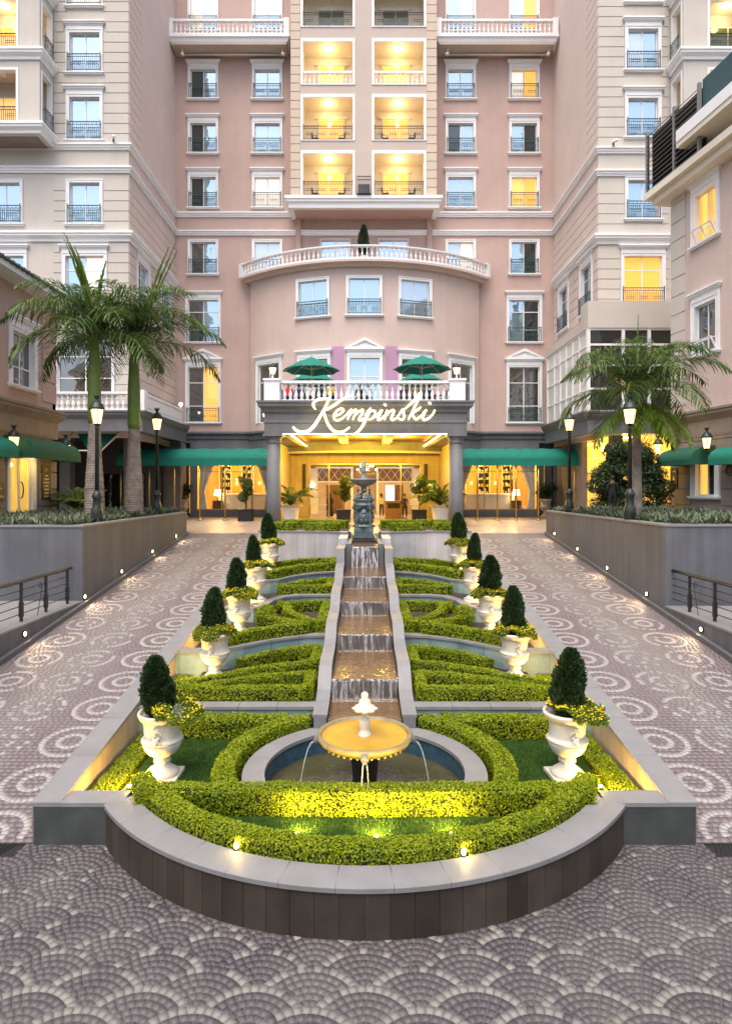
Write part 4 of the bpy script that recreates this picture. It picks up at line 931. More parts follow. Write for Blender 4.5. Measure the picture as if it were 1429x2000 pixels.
# ---- main facade, recessed between the wings
COLS = [397, 522, 899, 1023]
ROWS = [(22-62, 61, 'c'), (136, 193, 'c'), (241, 299, 'c'), (346, 405, 'c'), (473, 535, ''), (586, 668, 't'), (717, 825, 'p')]
GL = {(0, 0): (g_cream, g_sky), (0, 1): (g_pale, g_sky), (0, 2): (g_sky, g_pale), (0, 3): (g_pale, g_amber),
      (1, 0): (g_dark, g_sky), (1, 1): (g_sky, g_sky), (1, 2): (g_sky, g_sky), (1, 3): (g_cream, g_amber),
      (2, 0): (g_dark, g_sky), (2, 1): (g_sky, g_sky), (2, 2): (g_dark, g_sky), (2, 3): (g_sky, g_dark),
      (3, 0): (g_dark, g_sky), (3, 1): (g_cream, g_cream), (3, 2): (g_sky, g_sky), (3, 3): (g_yel, g_amber),
      (4, 0): (g_mid, g_sky), (4, 1): (g_pale, g_pale), (4, 2): (g_pale, g_cream), (4, 3): (g_sky, g_dark),
      (5, 0): (g_mid, g_sky), (5, 3): (g_sky, g_dark), (6, 0): (g_mid, g_amber), (6, 3): (g_mid, g_mid)}
ops = []; wins = []
for r, (yt, yb, k) in enumerate(ROWS):
    for c, px in enumerate(COLS):
        if r >= 5 and c in (1, 2): continue
        x = PX(px, D); zb = PZ(yb, D); h = (yb-yt)*D/F; w = 1.92 if r < 5 else 2.3
        ops.append(op_(x, zb, w, h)); wins.append((x, zb, w, h, GL[(r, c)], {'c': True, 't': True, 'p': 'ped'}.get(k, False), .72 if k in 'tp' and k else 0))
for px in (655, 768):
    x = PX(px, D); ops.append(op_(x, PZ(535, D), 2.2, 2.6, .06)); wins.append((x, PZ(535, D), 2.2, 2.6, (g_sky, g_pale), None, 0))
MX = 14.4; ZG = 9.15
w_main = wall_sheet(fr_(D), -MX-.3, MX+.3, ZG, ZT, ops).build('wall', m_pink2, hotel)
for (x, z, w, h, gl, cn, tr) in wins:
    if cn is None: window(hotel, TR(x, D, z), w, h, gl, False, False, 0, False, .06)
    else: window(hotel, TR(x, D, z), w, h, gl, cn, True, tr)
# string courses that run round wings and recess
LWF, RWF = 38.5, 38.9
PATHB = [(-32, LWF), (-MX, LWF), (-MX, D), (MX, D), (MX, RWF), (32, RWF)]
for z in (25.55, 24.15): sweep_part(hotel, 'string_course', PATHB, CORN, z, m_white)
for P in ([(-32, LWF), (-MX, LWF), (-MX, D-.3)], [(MX, D-.3), (MX, RWF), (32, RWF)]): sweep_part(hotel, 'string_course', P, CORN2, 19.95, m_white)
sweep_part(hotel, 'grey_course', [(-MX+.1, D), (-5.9, D)], [(-.05, 0), (.1, 0), (.14, .25), (.34, .4), (.34, .55), (-.05, .55)], ZG-.5, m_grey)
sweep_part(hotel, 'grey_course', [(5.9, D), (MX-.1, D)], [(-.05, 0), (.1, 0), (.14, .25), (.34, .4), (.34, .55), (-.05, .55)], ZG-.5, m_grey)
for s in (-1, 1):
    MB().box(PX(583, D)-.2 if s < 0 else PX(838, D)-.2, (PX(583, D) if s < 0 else PX(838, D))+.2, D-.25, D+.0, 20.8, 25.4).build('downpipe_casing', m_pink2, hotel)
# ---- central tower of balconies
DT = 46.0; TX0, TX1 = PX(567.5, DT), PX(852.5, DT)
rowsT = [(-45, 53), (75, 166), (184, 275), (294, 384)]; colsT = [(587, 693), (726, 832)]
ops = []
for (yt, yb) in rowsT:
    for (a, b) in colsT: ops.append((PX(a, DT)+.15, PX(b, DT)-.15, PZ(yb, DT)+.05, PZ(yt, DT)-.2))
tw = wall_sheet(fr_(DT), TX0, TX1, 26.1, ZT, ops, .25).build('tower_wall', m_tower, hotel)
for s in (TX0, TX1): wall_sheet((lambda u, y, z: (TX0+y, -u, z)) if s == TX0 else (lambda u, y, z: (TX1-y, u, z)), -D if s == TX0 else DT+.26, -DT-.26 if s == TX0 else D, 26.1, ZT, [], .2).build('tower_side', m_tower, hotel)
panels(tw, fr_(DT), lambda z: [(TX0+.005, PX(586, DT)), (PX(833, DT), TX1-.005)], 26.25, 42.6, .634, m_quoin)
dome = MB().lathe([(.0, -.14), (.14, -.12), (.24, -.06), (.27, 0)], 18).mesh('dome', e_dome)
domeo = MB().lathe([(.0, -.14), (.14, -.12), (.24, -.06), (.27, 0)], 18).mesh('dome', m_white)
chair_b = MB()
for sx in (-.22, .22):
    for sy in (-.2, .2): chair_b.box(sx-.015, sx+.015, sy-.015, sy+.015, 0, .44)
    chair_b.tube([(sx, .2, .44), (sx, .27, .9)], .016, 5); chair_b.tube([(sx, -.2, .62), (sx, .22, .64)], .016, 5); chair_b.box(sx-.013, sx+.013, -.2, -.17, .44, .62)
chair_b.box(-.24, .24, -.22, .22, .43, .46).box(-.22, .22, .25, .28, .55, .92)
chair_me = chair_b.mesh('balcony_chair', m_chair)
for r, (yt, yb) in enumerate(rowsT):
    for c, (a, b) in enumerate(colsT):
        x0, x1 = PX(a, DT), PX(b, DT); z0, z1 = PZ(yb, DT), PZ(yt, DT); lit = r > 0
        bal = link('balcony', MB().box(x0, x0+.17, DT-.05, DT+.2, z0, z1).box(x1-.17, x1, DT-.05, DT+.2, z0, z1).box(x0+.17, x1-.17, DT-.05, DT+.2, z1-.22, z1).box(x0+.17, x1-.17, DT-.05, DT+.2, z0, z0+.07).mesh('balcony', m_white), hotel)
        rm = MB(); A, B, E = x0+.1, x1-.1, D-.06; zf, zc = z0+.068, z1-.15
        for (p, q, s_, t_) in (((A, E, zf), (B, E, zf), (B, E, zc), (A, E, zc)), ((A, DT+.21, zf), (A, E, zf), (A, E, zc), (A, DT+.21, zc)), ((B, E, zf), (B, DT+.21, zf), (B, DT+.21, zc), (B, E, zc)), ((A, DT+.21, zf), (B, DT+.21, zf), (B, E, zf), (A, E, zf)), ((A, E, zc), (B, E, zc), (B, DT+.21, zc), (A, DT+.21, zc))): rm.quad(p, q, s_, t_)
        rm.build('recess', m_cream, bal)
        dx = PX(647, D) if c == 0 else PX(772, D); g = g_yel if lit else g_blind
        if r == 2: g = g_amber
        db = MB(); db.box(dx-1.05, dx+1.05, D-.14, D-.065, zf, zf+2.6).box(dx-1.25, dx+1.25, D-.18, D-.065, zf+2.6, zf+2.78); db.build('door_frame', m_cream, bal)
        for e in (-1, 1): MB().box(min(dx+e*.03, dx+e*.95), max(dx+e*.03, dx+e*.95), D-.17, D-.141, zf+.05, zf+2.5).build('door_pane', g, bal)
        xm = (x0+x1)/2; link('ceiling_lamp', dome if lit else domeo, bal, False, TR(xm, DT+.9, zc-.002))
        if lit: plight('balcony_lamp', (xm, DT+.9, zc-.5), 27, (1, .62, .24), .2, bal)
        if r == 1:
            W = x1-x0-.34; MB().box(x0+.17, x1-.17, DT-.02, DT+.16, z0+.88, z0+1.02).build('handrail', m_white, bal)
            n = 11; me = baluster_mesh(.80, .08)
            for i in range(n): link('baluster', me, bal, False, TR(x0+.17+W*(i+.5)/n, DT+.07, z0+.075))
        else: link('railing', rail_mesh(x1-x0-.38, 1.05, m_iron), bal, False, TR(xm, DT+.24, z0+.07))
        if r >= 2:
            for e in (-1, 1):
                o = link('balcony_chair', chair_me); o.location = (xm+e*.95, DT+.75, zf); o.rotation_euler = (0, 0, -e*1.35)
                tag(o, 'dark metal armchair at the %s edge of the %s lit balcony, %s' % ('inner' if (e > 0) == (c == 0) else 'outer', 'second' if r == 2 else 'lowest', SN[-1 if c == 0 else 1]), 'chair', 'chairs on the tower balconies')
b = MB(); b.sweep([(TX0-.1, D-.02), (TX0-.1, DT-.05), (TX1+.1, DT-.05), (TX1+.1, D-.02)], [(-.3, 0), (.05, 0), (.08, .28), (.22, .42), (.22, .55), (.30, .60), (.30, .82), (-.3, .82)], 25.35); b.build('tower_slab_cornice', m_white, hotel)
MB().box(TX0+.1, TX1-.1, DT+.2, D-.01, 25.37, 26.05).build('tower_slab', m_pink2, hotel)
ac = thing('air_conditioner_cage', 'small dark railed cage on the wall between the two lowest lit balconies', 'cage', (PX(710.5, DT), DT, 26.2))
xm = PX(710.5, DT)
MB().box(xm-.42, xm+.42, DT-.34, DT-.01, 26.25, 26.95).build('casing', m_plant, ac)
b = MB()
for i in range(9): b.box(xm-.5+.125*i-.012, xm-.5+.125*i+.012, DT-.45, DT-.43, 26.2, 27.5)
for z in (26.2, 27.2, 27.45): b.box(xm-.52, xm+.52, DT-.46, DT-.42, z, z+.04)
b.box(xm-.52, xm+.52, DT-.46, DT, 26.17, 26.24); b.build('grille', m_iron, ac)
# ---- long balconies at the top
DB = 46.5
for s in (-1, 1):
    x0, x1 = (PX(328, DB), PX(564, DB)) if s < 0 else (PX(852, DB), PX(1089, DB))
    t = link('long_balcony', MB().box(x0+.2, x1-.2, DB+.1, D-.01, 37.75, 38.2).mesh('long_balcony', m_tower), hotel)
    MB().sweep([(x0+.1, D-.02), (x0+.1, DB+.1), (x1-.1, DB+.1), (x1-.1, D-.02)] , [(-.3, 0), (.0, 0), (.06, .2), (.16, .3), (.16, .5), (-.3, .5)], 37.95).build('slab_edge', m_white, t)
    MB().box(x0, x1, DB, DB+.25, 39.42, 39.58).build('handrail', m_white, t); MB().box(x0, x1, DB+.02, DB+.23, 38.45, 38.55).build('plinth_rail', m_white, t)
    for xx in (x0+.18, x1-.18): MB().box(xx-.2, xx+.2, DB-.03, DB+.28, 38.45, 39.65).build('post', m_white, t)
    n = 25; me = baluster_mesh(.87, .085)
    for i in range(n): link('baluster', me, t, False, TR(x0+.45+(x1-x0-.9)*(i+.5)/n, DB+.125, 38.55))
    xs = (x0+.9, (x0+x1)/2, x1-.55)
    b = MB(); b.tube([(xs[0], DB+1.0, 37.6), (xs[2], DB+1.0, 37.6)], .05, 6); b.build('service_pipe', m_white, t)
    for xx in (xs[0], xs[2]):
        MB().box(xx-.04, xx+.04, DB+.5, DB+.6, 37.3, 37.76).tube([(xx, DB+.55, 37.35), (xx-.1*s, DB+.3, 37.15)], .13, 10).build('floodlight', m_cream, t)
# ---- wings
def bayset(s):
    dF = LWF if s < 0 else RWF; sgn = s; xs = s*MX
    cx = 166 if s < 0 else 1254.5
    rows = [(-62, 12, 0), (64, 142, 'c'), (190, 274, 'c'), (357, 437, 0), (500, 597, 'c'), (668, 768, 0)] if s < 0 else [(-68, 5, 0), (57, 137, 'c'), (192, 268, 'c'), (352, 428, 0), (500, 597, 'c')]
    gls = [(g_cream, g_cream), (g_sky, g_sky), (g_sky, g_sky), (g_sky, g_sky), (g_sky, g_cream), (g_mid, g_mid)] if s < 0 else [(g_sky, g_sky), (g_pale, g_sky), (g_sky, g_sky), (g_sky, g_sky), (g_amber, g_amber)]
    ops = []; ws = []; x = PX(cx, dF)
    for (yt, yb, k), g in zip(rows, gls):
        zb = PZ(yb, dF); h = (yb-yt)*dF/F; big = yt >= 500; w = 1.85 if not big else 2.35
        if yt > 660: w = 3.3
        ops.append(op_(x, zb, w, h)); ws.append((x, zb, w, h, g, bool(k), yt < 650, .72 if big else 0))
        xo = PX(10 if s < 0 else 1420, dF)
        if yt > 300 and yt < 660: ops.append(op_(xo, zb, w, h)); ws.append((xo, zb, w, h, (g_sky, g_sky), bool(k), True, 0))
    u0, u1 = (-32, xs) if s < 0 else (xs, 32)
    zb0 = 8.0 if s < 0 else 14.0
    wl = wall_sheet(fr_(dF), u0, u1, zb0, ZT, ops).build('wing_wall', m_beige, hotel)
    for (x_, zb, w, h, g, c_, rl, tr) in ws: window(hotel, TR(x_, dF, zb), w, h, g, c_, rl, tr)
    xb = PX(105, dF) if s < 0 else PX(1305, dF)
    lim = (xb, xs) if s < 0 else (xs, xb)
    def spans(z):
        if 24.0 < z < 26.0 or 19.8 < z < 20.6: return []
        cut = []
        for o, wv in zip(ops, ws):
            if o[2]-.15 < z < o[3]+(.5 if wv[5] else .05): cut.append((o[0]-.06-(.12 if wv[5] and z > o[3] else 0), o[1]+.06+(.12 if wv[5] and z > o[3] else 0)))
        sp = [(lim[0]+.03, lim[1]-.004)] if s < 0 else [(lim[0]+.004, lim[1]-.03)]
        for (a, b) in cut:
            nsp = []
            for (p, q) in sp:
                if b <= p or a >= q: nsp.append((p, q)); continue
                if a > p: nsp.append((p, a))
                if b < q: nsp.append((b, q))
            sp = nsp
        return sp
    for za, zb_ in ((10.0 if s < 0 else 14.1, 19.9), (20.6, 24.1), (25.95, 36.5)): panels(wl, fr_(dF), spans, za, zb_, .62, m_beige)
    # side wall facing the court
    fn = (lambda u, y, z: (-MX-y, u, z)) if s < 0 else (lambda u, y, z: (MX+y, -u, z))
    U = (lambda a, b: (a, b)) if s < 0 else (lambda a, b: (-b, -a))
    so_ = []; wz = 16.35
    for dc in (40.95, 45.6):
        u = dc if s < 0 else -dc; so_.append(op_(u, wz, 1.9, 3.0))
    ua, ub = U(dF+.3, D)
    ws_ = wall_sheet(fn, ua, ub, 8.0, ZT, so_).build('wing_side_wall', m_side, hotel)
    for dc in (40.95, 45.6): window(hotel, TR(-MX if s < 0 else MX, dc, wz, PI/2 if s < 0 else -PI/2), 1.9, 3.0, (g_mid, g_sky), True, True, .72)
    def sp2(z):
        if 24.0 < z < 26.0 or 19.8 < z < 20.6: return []
        full = z < 24.1
        a, b = U(dF+.004, D-.02 if full else dF+2.0); sp = [(a, b)]
        if 16.1 < z < 20.0:
            sp = [U(dF+.004, 39.68), U(42.2, 44.35), U(46.85, D-.02)]
        return sp
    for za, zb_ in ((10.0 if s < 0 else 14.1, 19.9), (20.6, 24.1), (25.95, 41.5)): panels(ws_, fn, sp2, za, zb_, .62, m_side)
    # projecting bay with corner balconies
    dP = 36.9 if s < 0 else 37.3; xc = PX(78, dP) if s < 0 else PX(1334, dP)
    zS = [PZ(262, dP), PZ(118, dP), PZ(-20, dP), PZ(-160, dP)]
    fx0, fx1 = (-30, xc) if s < 0 else (xc, 30)
    opx = (PX(-60, dP), PX(33, dP)) if s < 0 else (PX(1384, dP), PX(1480, dP))
    fops = []; sops = []
    for k in range(3):
        za, zb_ = zS[k]+.75, zS[k+1]-.55
        fops.append((opx[0], opx[1], za, zb_)); u = U(dP+.25, dF-.25); sops.append((u[0], u[1], za, zb_))
    bw = wall_sheet(fr_(dP), fx0, fx1, zS[0], ZT, fops, .25).build('bay_wall', m_beige, hotel)
    fnb = (lambda u, y, z: (xc-y, u, z)) if s < 0 else (lambda u, y, z: (xc+y, -u, z))
    ua, ub = U(dP+.25, dF); wall_sheet(fnb, ua, ub, zS[0], ZT, sops, .25).build('bay_side', m_beige, bw)
    pth = [(-30, dP), (xc, dP), (xc, dF-.02)] if s < 0 else [(xc, dF-.02), (xc, dP), (30, dP)]
    for k in range(3):
        sweep_part(bw, 'string_course', pth, CORN2, zS[k]+.02, m_white)
        a, b_ = min(xc, fx0 if s < 0 else fx1)+.26, max(xc, fx0 if s < 0 else fx1)-.26
        MB().box(a, b_, dP+.26, dF-.01, zS[k]-.02 if k == 0 else zS[k]-.3, zS[k]+.70).build('slab', m_cream if k else m_tan, bw)
        za, zb_ = fops[k][2], fops[k][3]; f = MB(); x0, x1 = opx
        x0 += .02; x1 -= .02; za += .02; zb_ -= .02; f.box(x0-.14, x0, dP-.05, dP+.27, za-.14, zb_+.14).box(x1, x1+.14, dP-.05, dP+.27, za-.14, zb_+.14).box(x0, x1, dP-.05, dP+.27, zb_, zb_+.14).box(x0, x1, dP-.05, dP+.27, za-.14, za)
        f.build('opening_frame', m_white, bw)
        f = MB(); u0_, u1_ = sops[k][0]+.02, sops[k][1]-.02
        for (a, b_, c, d_) in ((u0_-.12, u0_, za-.12, zb_+.12), (u1_, u1_+.12, za-.12, zb_+.12), (u0_, u1_, zb_, zb_+.12), (u0_, u1_, za-.12, za)): f.box(a, b_, -.05, .27, c, d_, fnb)
        f.build('opening_frame', m_white, bw)
        link('railing', rail_mesh(u1_-u0_-.1, .95), bw, False, TR(xc, (dP+.25+dF-.25)/2, za, PI/2 if s < 0 else -PI/2))
        lit = not (s < 0 and k == 0); lx = PX(8, dP+.8) if s < 0 else PX(1418, dP+.8)
        link('ceiling_lamp', dome if lit else domeo, bw, False, TR(lx, dP+.75, zS[k+1]-.31))
        if lit: plight('bay_lamp', (lx, dP+.75, zS[k+1]-.8), 24, (1, .64, .24), .2, bw)
        gx = PX(10 if s < 0 else 1418, dF)
        MB().box(gx-1.7, gx+1.7, dF-.12, dF-.01, za-.02, za+2.3).build('door_frame', m_cream, bw)
        for e in (-1, 1): MB().box(min(gx+e*.05, gx+e*1.6), max(gx+e*.05, gx+e*1.6), dF-.15, dF-.121, za+.05, za+2.2).build('door_pane', g_amber if s < 0 else g_blind if k else g_amber, bw)
        link('railing', rail_mesh(opx[1]-opx[0]-.1, .95, m_iron), bw, False, TR((opx[0]+opx[1])/2, dP+.35, za))
for s in (-1, 1): bayset(s)
for px, d in ((222, LWF-.3), (1197, RWF-.3)):
    o = thing('security_camera', 'small white security camera perched on the string course of the %s wing' % ('palm terrace' if px < 700 else 'glass bay'), 'camera', (PX(px, d), d, 25.93))
    MB().box(-.05, .05, -.05, .05, -.02, .12).build('mount', m_rail, o, True); MB().tube([(0, .05, .2), (.12, -.28, .16)], .09, 8).build('housing', m_white, o, True)
# ---- round central bay (drum)
DC, DR = 56.6, 12.4
def fdr(u, y, z): a = u/DR; return ((DR-y)*math.sin(a), DC-(DR-y)*math.cos(a), z)
amax = math.asin(8.65/DR); ops = []; ws = []
for px, g in ((610, (g_sky, g_sky)), (711, (g_sky, g_sky)), (811, (g_pale, g_pale))):
    a = math.asin(PX(px, 44.5)/DR); w, h, zb = 2.15, 2.55, PZ(616, 44.4); ops.append(op_(a*DR, zb, w, h)); ws.append((a, zb, w, h, g, False, True, 0))
for px, g, k in ((524, (g_mid, g_mid), True), (612, (g_mid, g_mid), True), (712, (g_sky, g_sky), 'ped'), (812, (g_mid, g_mid), True), (902, (g_mid, g_mid), True)):
    dd = 44.4 if 600 < px < 830 else 46.2; a = math.asin(PX(px, dd)/DR); w, h, zb = 2.1, 4.3, 9.75
    ops.append(op_(a*DR, zb, w, h)); ws.append((a, zb, w, h, g, k, False, .70))
wall_sheet(fdr, -amax*DR, amax*DR, 7.4, 20.65, ops, .3, .45).build('round_bay_wall', m_pink, hotel)
for (a, zb, w, h, g, k, rl, tr) in ws: window(hotel, TR(DR*math.sin(a), DC-DR*math.cos(a), zb, a), w, h, g, k, rl, tr, rl)
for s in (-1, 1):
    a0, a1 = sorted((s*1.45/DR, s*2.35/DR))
    b = MB(); b.sweep([((DR+.012)*math.sin(a0+(a1-a0)*i/4), DC-(DR+.012)*math.cos(a0+(a1-a0)*i/4)) for i in range(5)], [(-.03, 0), (.0, 0), (0, 4.6), (-.03, 4.6)], 10.3); b.build('painted_mauve_glow', m_mauve, hotel)  # thin added strips that carry the painted purple light
PT = [((DR)*math.sin(a), DC-DR*math.cos(a)) for a in np.linspace(-amax, amax, 49)]
sweep_part(hotel, 'grey_course', PT, [(-.05, 0), (.12, 0), (.14, .3), (.36, .45), (.36, .6), (-.05, .6)], ZG-.6, m_grey)
sweep_part(hotel, 'grey_base', PT, [(-.05, -1.0), (.03, -1.0), (.03, -.001), (-.05, -.001)], ZG-.6, m_grey)
rb = 13.0; ab = math.asin(9.3/rb); PB = [(rb*math.sin(a), DC-rb*math.cos(a)) for a in np.linspace(-ab, ab, 61)]
dr = link('roof_terrace', MB().sweep(PB, [(-1.5, 0), (-.35, 0), (-.25, .15), (.1, .2), (.1, .34), (-1.5, .34)], 20.42).mesh('roof_terrace', m_pink), hotel)
MB().prism([(p[0]*.93, p[1]+.6) for p in PB]+[(8.6, 48.2), (-8.6, 48.2)], 20.5, 20.74).build('floor', m_plaza, dr)
MB().sweep(PB, [(-.16, 0), (.10, 0), (.12, .05), (.12, .12), (-.16, .12)], 21.62).build('handrail', m_white, dr)
MB().sweep(PB, [(-.15, 0), (.10, 0), (.10, .12), (-.15, .12)], 20.765).build('plinth_rail', m_white, dr)
n = 60; me = baluster_mesh(.735, .085)
for i in range(n):
    a = -ab+2*ab*(i+.5)/n; link('baluster', me, dr, False, TR((rb-.03)*math.sin(a), DC-(rb-.03)*math.cos(a), 20.887, a))
for s in (-1, 1):
    a = s*ab*.995; link('post', cached('dpost', lambda: MB().box(-.2, .2, -.16, .16, 0, 1.05).mesh('post', m_white)), dr, False, TR((rb-.03)*math.sin(a), DC-(rb-.03)*math.cos(a), 20.77, a))
# ---- ground floor of the recess: stone walls with glazed rooms
for s in (-1, 1):
    gx0, gx1 = (PX(383, D), PX(531, D)) if s < 0 else (PX(893, D), PX(1050, D))
    u0, u1 = (-MX-.3, -5.3) if s < 0 else (5.3, MX+.3)
    nx0, nx1 = (PX(345, D), PX(372, D)) if s < 0 else (PX(1052, D), PX(1082, D))
    gw_ = wall_sheet(fr_(D), u0, u1, ZP-.1, ZG, [(gx0, gx1, 3.25, 7.15), (nx0, nx1, ZP-.02, 9.0 if False else 8.35)], .3).build('ground_floor_wall', m_grey, hotel)
    MB().box(nx0+.005, nx1-.005, D+.6, D+.7, ZP-.05, 8.34).build('niche_back', m_gdark, hotel)
    gl = link('shopfront', MB().box(gx0, gx1, D+.05, D+.2, 3.25, 3.33).box(gx0, gx1, D+.05, D+.2, 7.07, 7.15).box(gx0, gx0+.07, D+.05, D+.2, 3.33, 7.07).box(gx1-.07, gx1, D+.05, D+.2, 3.33, 7.07).mesh('shopfront', m_brass), hotel)
    for f in (1/3, 2/3): MB().box(gx0+(gx1-gx0)*f-.04, gx0+(gx1-gx0)*f+.04, D+.06, D+.19, 3.33, 7.07).build('mullion', m_brass, gl)
    MB().box(gx0+.07, gx1-.07, D+.09, D+.15, 6.15, 6.2).build('transom', m_brass, gl)
    for k in range(3): MB().box(gx0+.08+(gx1-gx0-.1)*k/3, gx0-.05+(gx1-gx0)*(k+1)/3, D+.115, D+.125, 3.34, 7.06).build('pane', g_clear, gl)
    # lounge behind the glass
    rm = MB(); A, B, E = gx0-.6, gx1+.6, D+6
    z0, z1 = 3.0, 7.4
    for q in (((A, E, z0), (B, E, z0), (B, E, z1), (A, E, z1)), ((A, D+.3, z0), (A, E, z0), (A, E, z1), (A, D+.3, z1)), ((B, E, z0), (B, D+.3, z0), (B, D+.3, z1), (B, E, z1)), ((A, D+.3, z0), (B, D+.3, z0), (B, E, z0), (A, E, z0)), ((A, E, z1), (B, E, z1), (B, D+.3, z1), (A, D+.3, z1))): rm.quad(*q)
    rm.build('lounge_room', m_int, hotel)
    for e, xx in ((1, gx0+.1), (-1, gx1-.1)):
        b = MB(); nn = 16
        pts = [(t, .06*math.sin(t*40)) for t in np.linspace(0, 1, nn)]
        for zz0, zz1, wa, wb in ((7.05, 4.7, 1.25, .42), (4.7, 3.25, .42, .62)):
            b.add([(xx+e*wa*t, D+.55+yy, zz0) for t, yy in pts]+[(xx+e*wb*t, D+.55+yy, zz1) for t, yy in pts], [(i, i+1, nn+i+1, nn+i) for i in range(nn-1)])
        tag(b.build('curtain', m_curt), 'pale tied back curtain at the %s end of the lounge window, %s' % ('far' if (e > 0) == (s < 0) else 'porch', SN[s]), 'curtain', 'curtains in the lounge windows')
    mid = (gx0+gx1)/2
    sf = thing('sofa', 'long cream sofa with its back to the lounge window, '+SN[s], 'sofa', (mid-s*.3, D+1.5, 3.0), 0, 'sofas in the lounges')
    MB().box(-1.9, 1.9, -.15, .1, .0, 1.35).tube([(-1.95, -.05, 1.38), (1.95, -.05, 1.38)], .14, 10).build('backrest', m_cream, sf, True)
    MB().box(-1.85, 1.85, .1, .9, .05, .5).build('seat', m_cream, sf, True)
    for e in (-1, 1): MB().box(min(e*1.86, e*2.1), max(e*1.86, e*2.1), -.15, .9, 0, .8).build('armrest', m_cream, sf, True)
    tx = gx0+1.45 if s < 0 else gx1-1.45
    tb = tag(MB().lathe([(.34, 0), (.42, .2), (.44, .5), (.4, .9), (.42, .95)], 16).build('side_table', m_wood), 'round dark wooden drum table beside the lounge sofa, '+SN[s], 'table', 'lounge side tables'); tb.location = (tx, D+.9, 3.0)
    lm = thing('table_lamp', 'table lamp with glowing cream shade on the drum table in the lounge, '+SN[s], 'lamp', (tx, D+.9, 3.95), 0, 'lounge table lamps')
    MB().lathe([(.1, 0), (.05, .05), (.09, .2), (.03, .36), (.02, .42)], 12).build('base', m_brass, lm, True); MB().lathe([(.3, .4), (.22, .86)], 18, cap=False).build('lamp_shade', emat('shade_glow%d' % s, (1, .82, .5), 3), lm, True)
    for k in range(5):
        xx = gx0+.5+(gx1-gx0-1.0)*(k+.5)/5
        bk = thing('bookcase' if k % 2 == 0 else 'wall_panel', ('tall lit shelf unit, %s from the porch on the lounge back wall, ' % ('third', '', 'second', '', 'first')[k if s < 0 else 4-k] if k % 2 == 0 else 'amber wall panel, %s from the porch between lounge shelves, ' % ('', 'second', '', 'first', '')[k if s < 0 else 4-k])+SN[s], 'shelf' if k % 2 == 0 else 'panel', (xx, E-.2, 3.0), 0, 'lounge shelves' if k % 2 == 0 else 'lounge panels')
        if k % 2 == 0:
            MB().box(-.5, .5, .1, .18, 0, 4.2).build('back', m_dark, bk, True)
            for q in range(7): MB().box(-.5, .5, -.2, .1, .3+q*.58, .34+q*.58).build('shelf', m_brass, bk, True)
            for e in (-.5, .5): MB().box(e-.04, e+.04, -.22, .18, 0, 4.2).build('upright', m_cream, bk, True)
            b = MB()
            for q in range(7):
                for r_ in range(4):
                    h_ = random.uniform(.12, .4); xx2 = -.4+.22*r_; b.box(xx2, xx2+random.uniform(.06, .15), -.1, .05, .342+q*.58, .342+q*.58+h_)
            b.build('ornaments', m_cream, bk, True)
        else: MB().box(-.45, .45, .1, .18, 0, 4.2).build('board', m_ycurt, bk, True); MB().box(-.08, .08, 0, .1, 2.2, 2.5).build('sconce', e_lamp, bk, True)
    cl = thing('ceiling_light', 'warm ceiling light of the lounge behind the tall window, '+SN[s], 'light', (mid, D+2.6, 7.38), 0, 'lounge ceiling lights')
    for e in (-1.8, 0, 1.8): MB().lathe([(0, -.05), (.16, -.04), (.18, 0)], 12, (e, 0, 0)).build('lens', e_dome, cl, True); plight('lounge_lamp', (mid+e, D+2.6, 6.9), 170, (1, .64, .17), .15, cl)
    plight('shade_lamp', (tx, D+.9, 4.6), 8, (1, .7, .35), .1, lm)
# unseen blocks added behind the walls to keep light from leaking in
MB().box(-31, 31, 56.0, 58, ZP, ZT).box(-31, -MX-.35, 44, 55.9, 9, ZT).box(MX+.35, 31, 44, 55.9, 9, ZT).build('light_block_core', m_gdark, hotel)
# ================================================================ portico
DPF = 34.0; ex0, ex1 = PX(516, DPF), PX(911, DPF)
port = thing('entrance_portico', 'grey stone entrance porch on two round columns with white balustrade on top', 'portico', (0, 36, ZP))
for px in (535, 889.5):
    x = PX(px, DPF+.5)
    c = link('column', MB().lathe([(.40, .25), (.39, 1.5), (.37, 4.6)], 28).mesh('column', m_plant if False else m_grey), port, False, TR(x, DPF+.5, ZP))
    MB().box(-.5, .5, -.5, .5, 0, .15).lathe([(.48, .15), (.48, .2), (.42, .25)], 24).build('base', m_grey, c, True)
    MB().lathe([(.37, 4.6), (.42, 4.66), (.42, 4.72), (.38, 4.76), (.40, 4.9), (.50, 5.0)], 24).box(-.53, .53, -.53, .53, 5.0, 5.14).build('capital', m_grey, c, True)
ZS = ZP+5.14
EPATH = [(ex0, 46.5), (ex0, DPF), (ex1, DPF), (ex1, 46.5)]
sweep_part(port, 'entablature', EPATH, [(-.9, 0), (0, 0), (0, .55), (.04, .58), (.04, .66), (0, .7), (0, 1.1), (.10, 1.14), (.14, 1.3), (.32, 1.45), (.32, 1.60), (.38, 1.64), (.38, 1.74), (-.9, 1.74)], ZS, m_grey)
ZB = ZS+1.74
MB().box(ex0+.9, ex1-.9, DPF+.9, 46.4, ZB-.35, ZB-.03).build('terrace_floor', m_plaza, port)
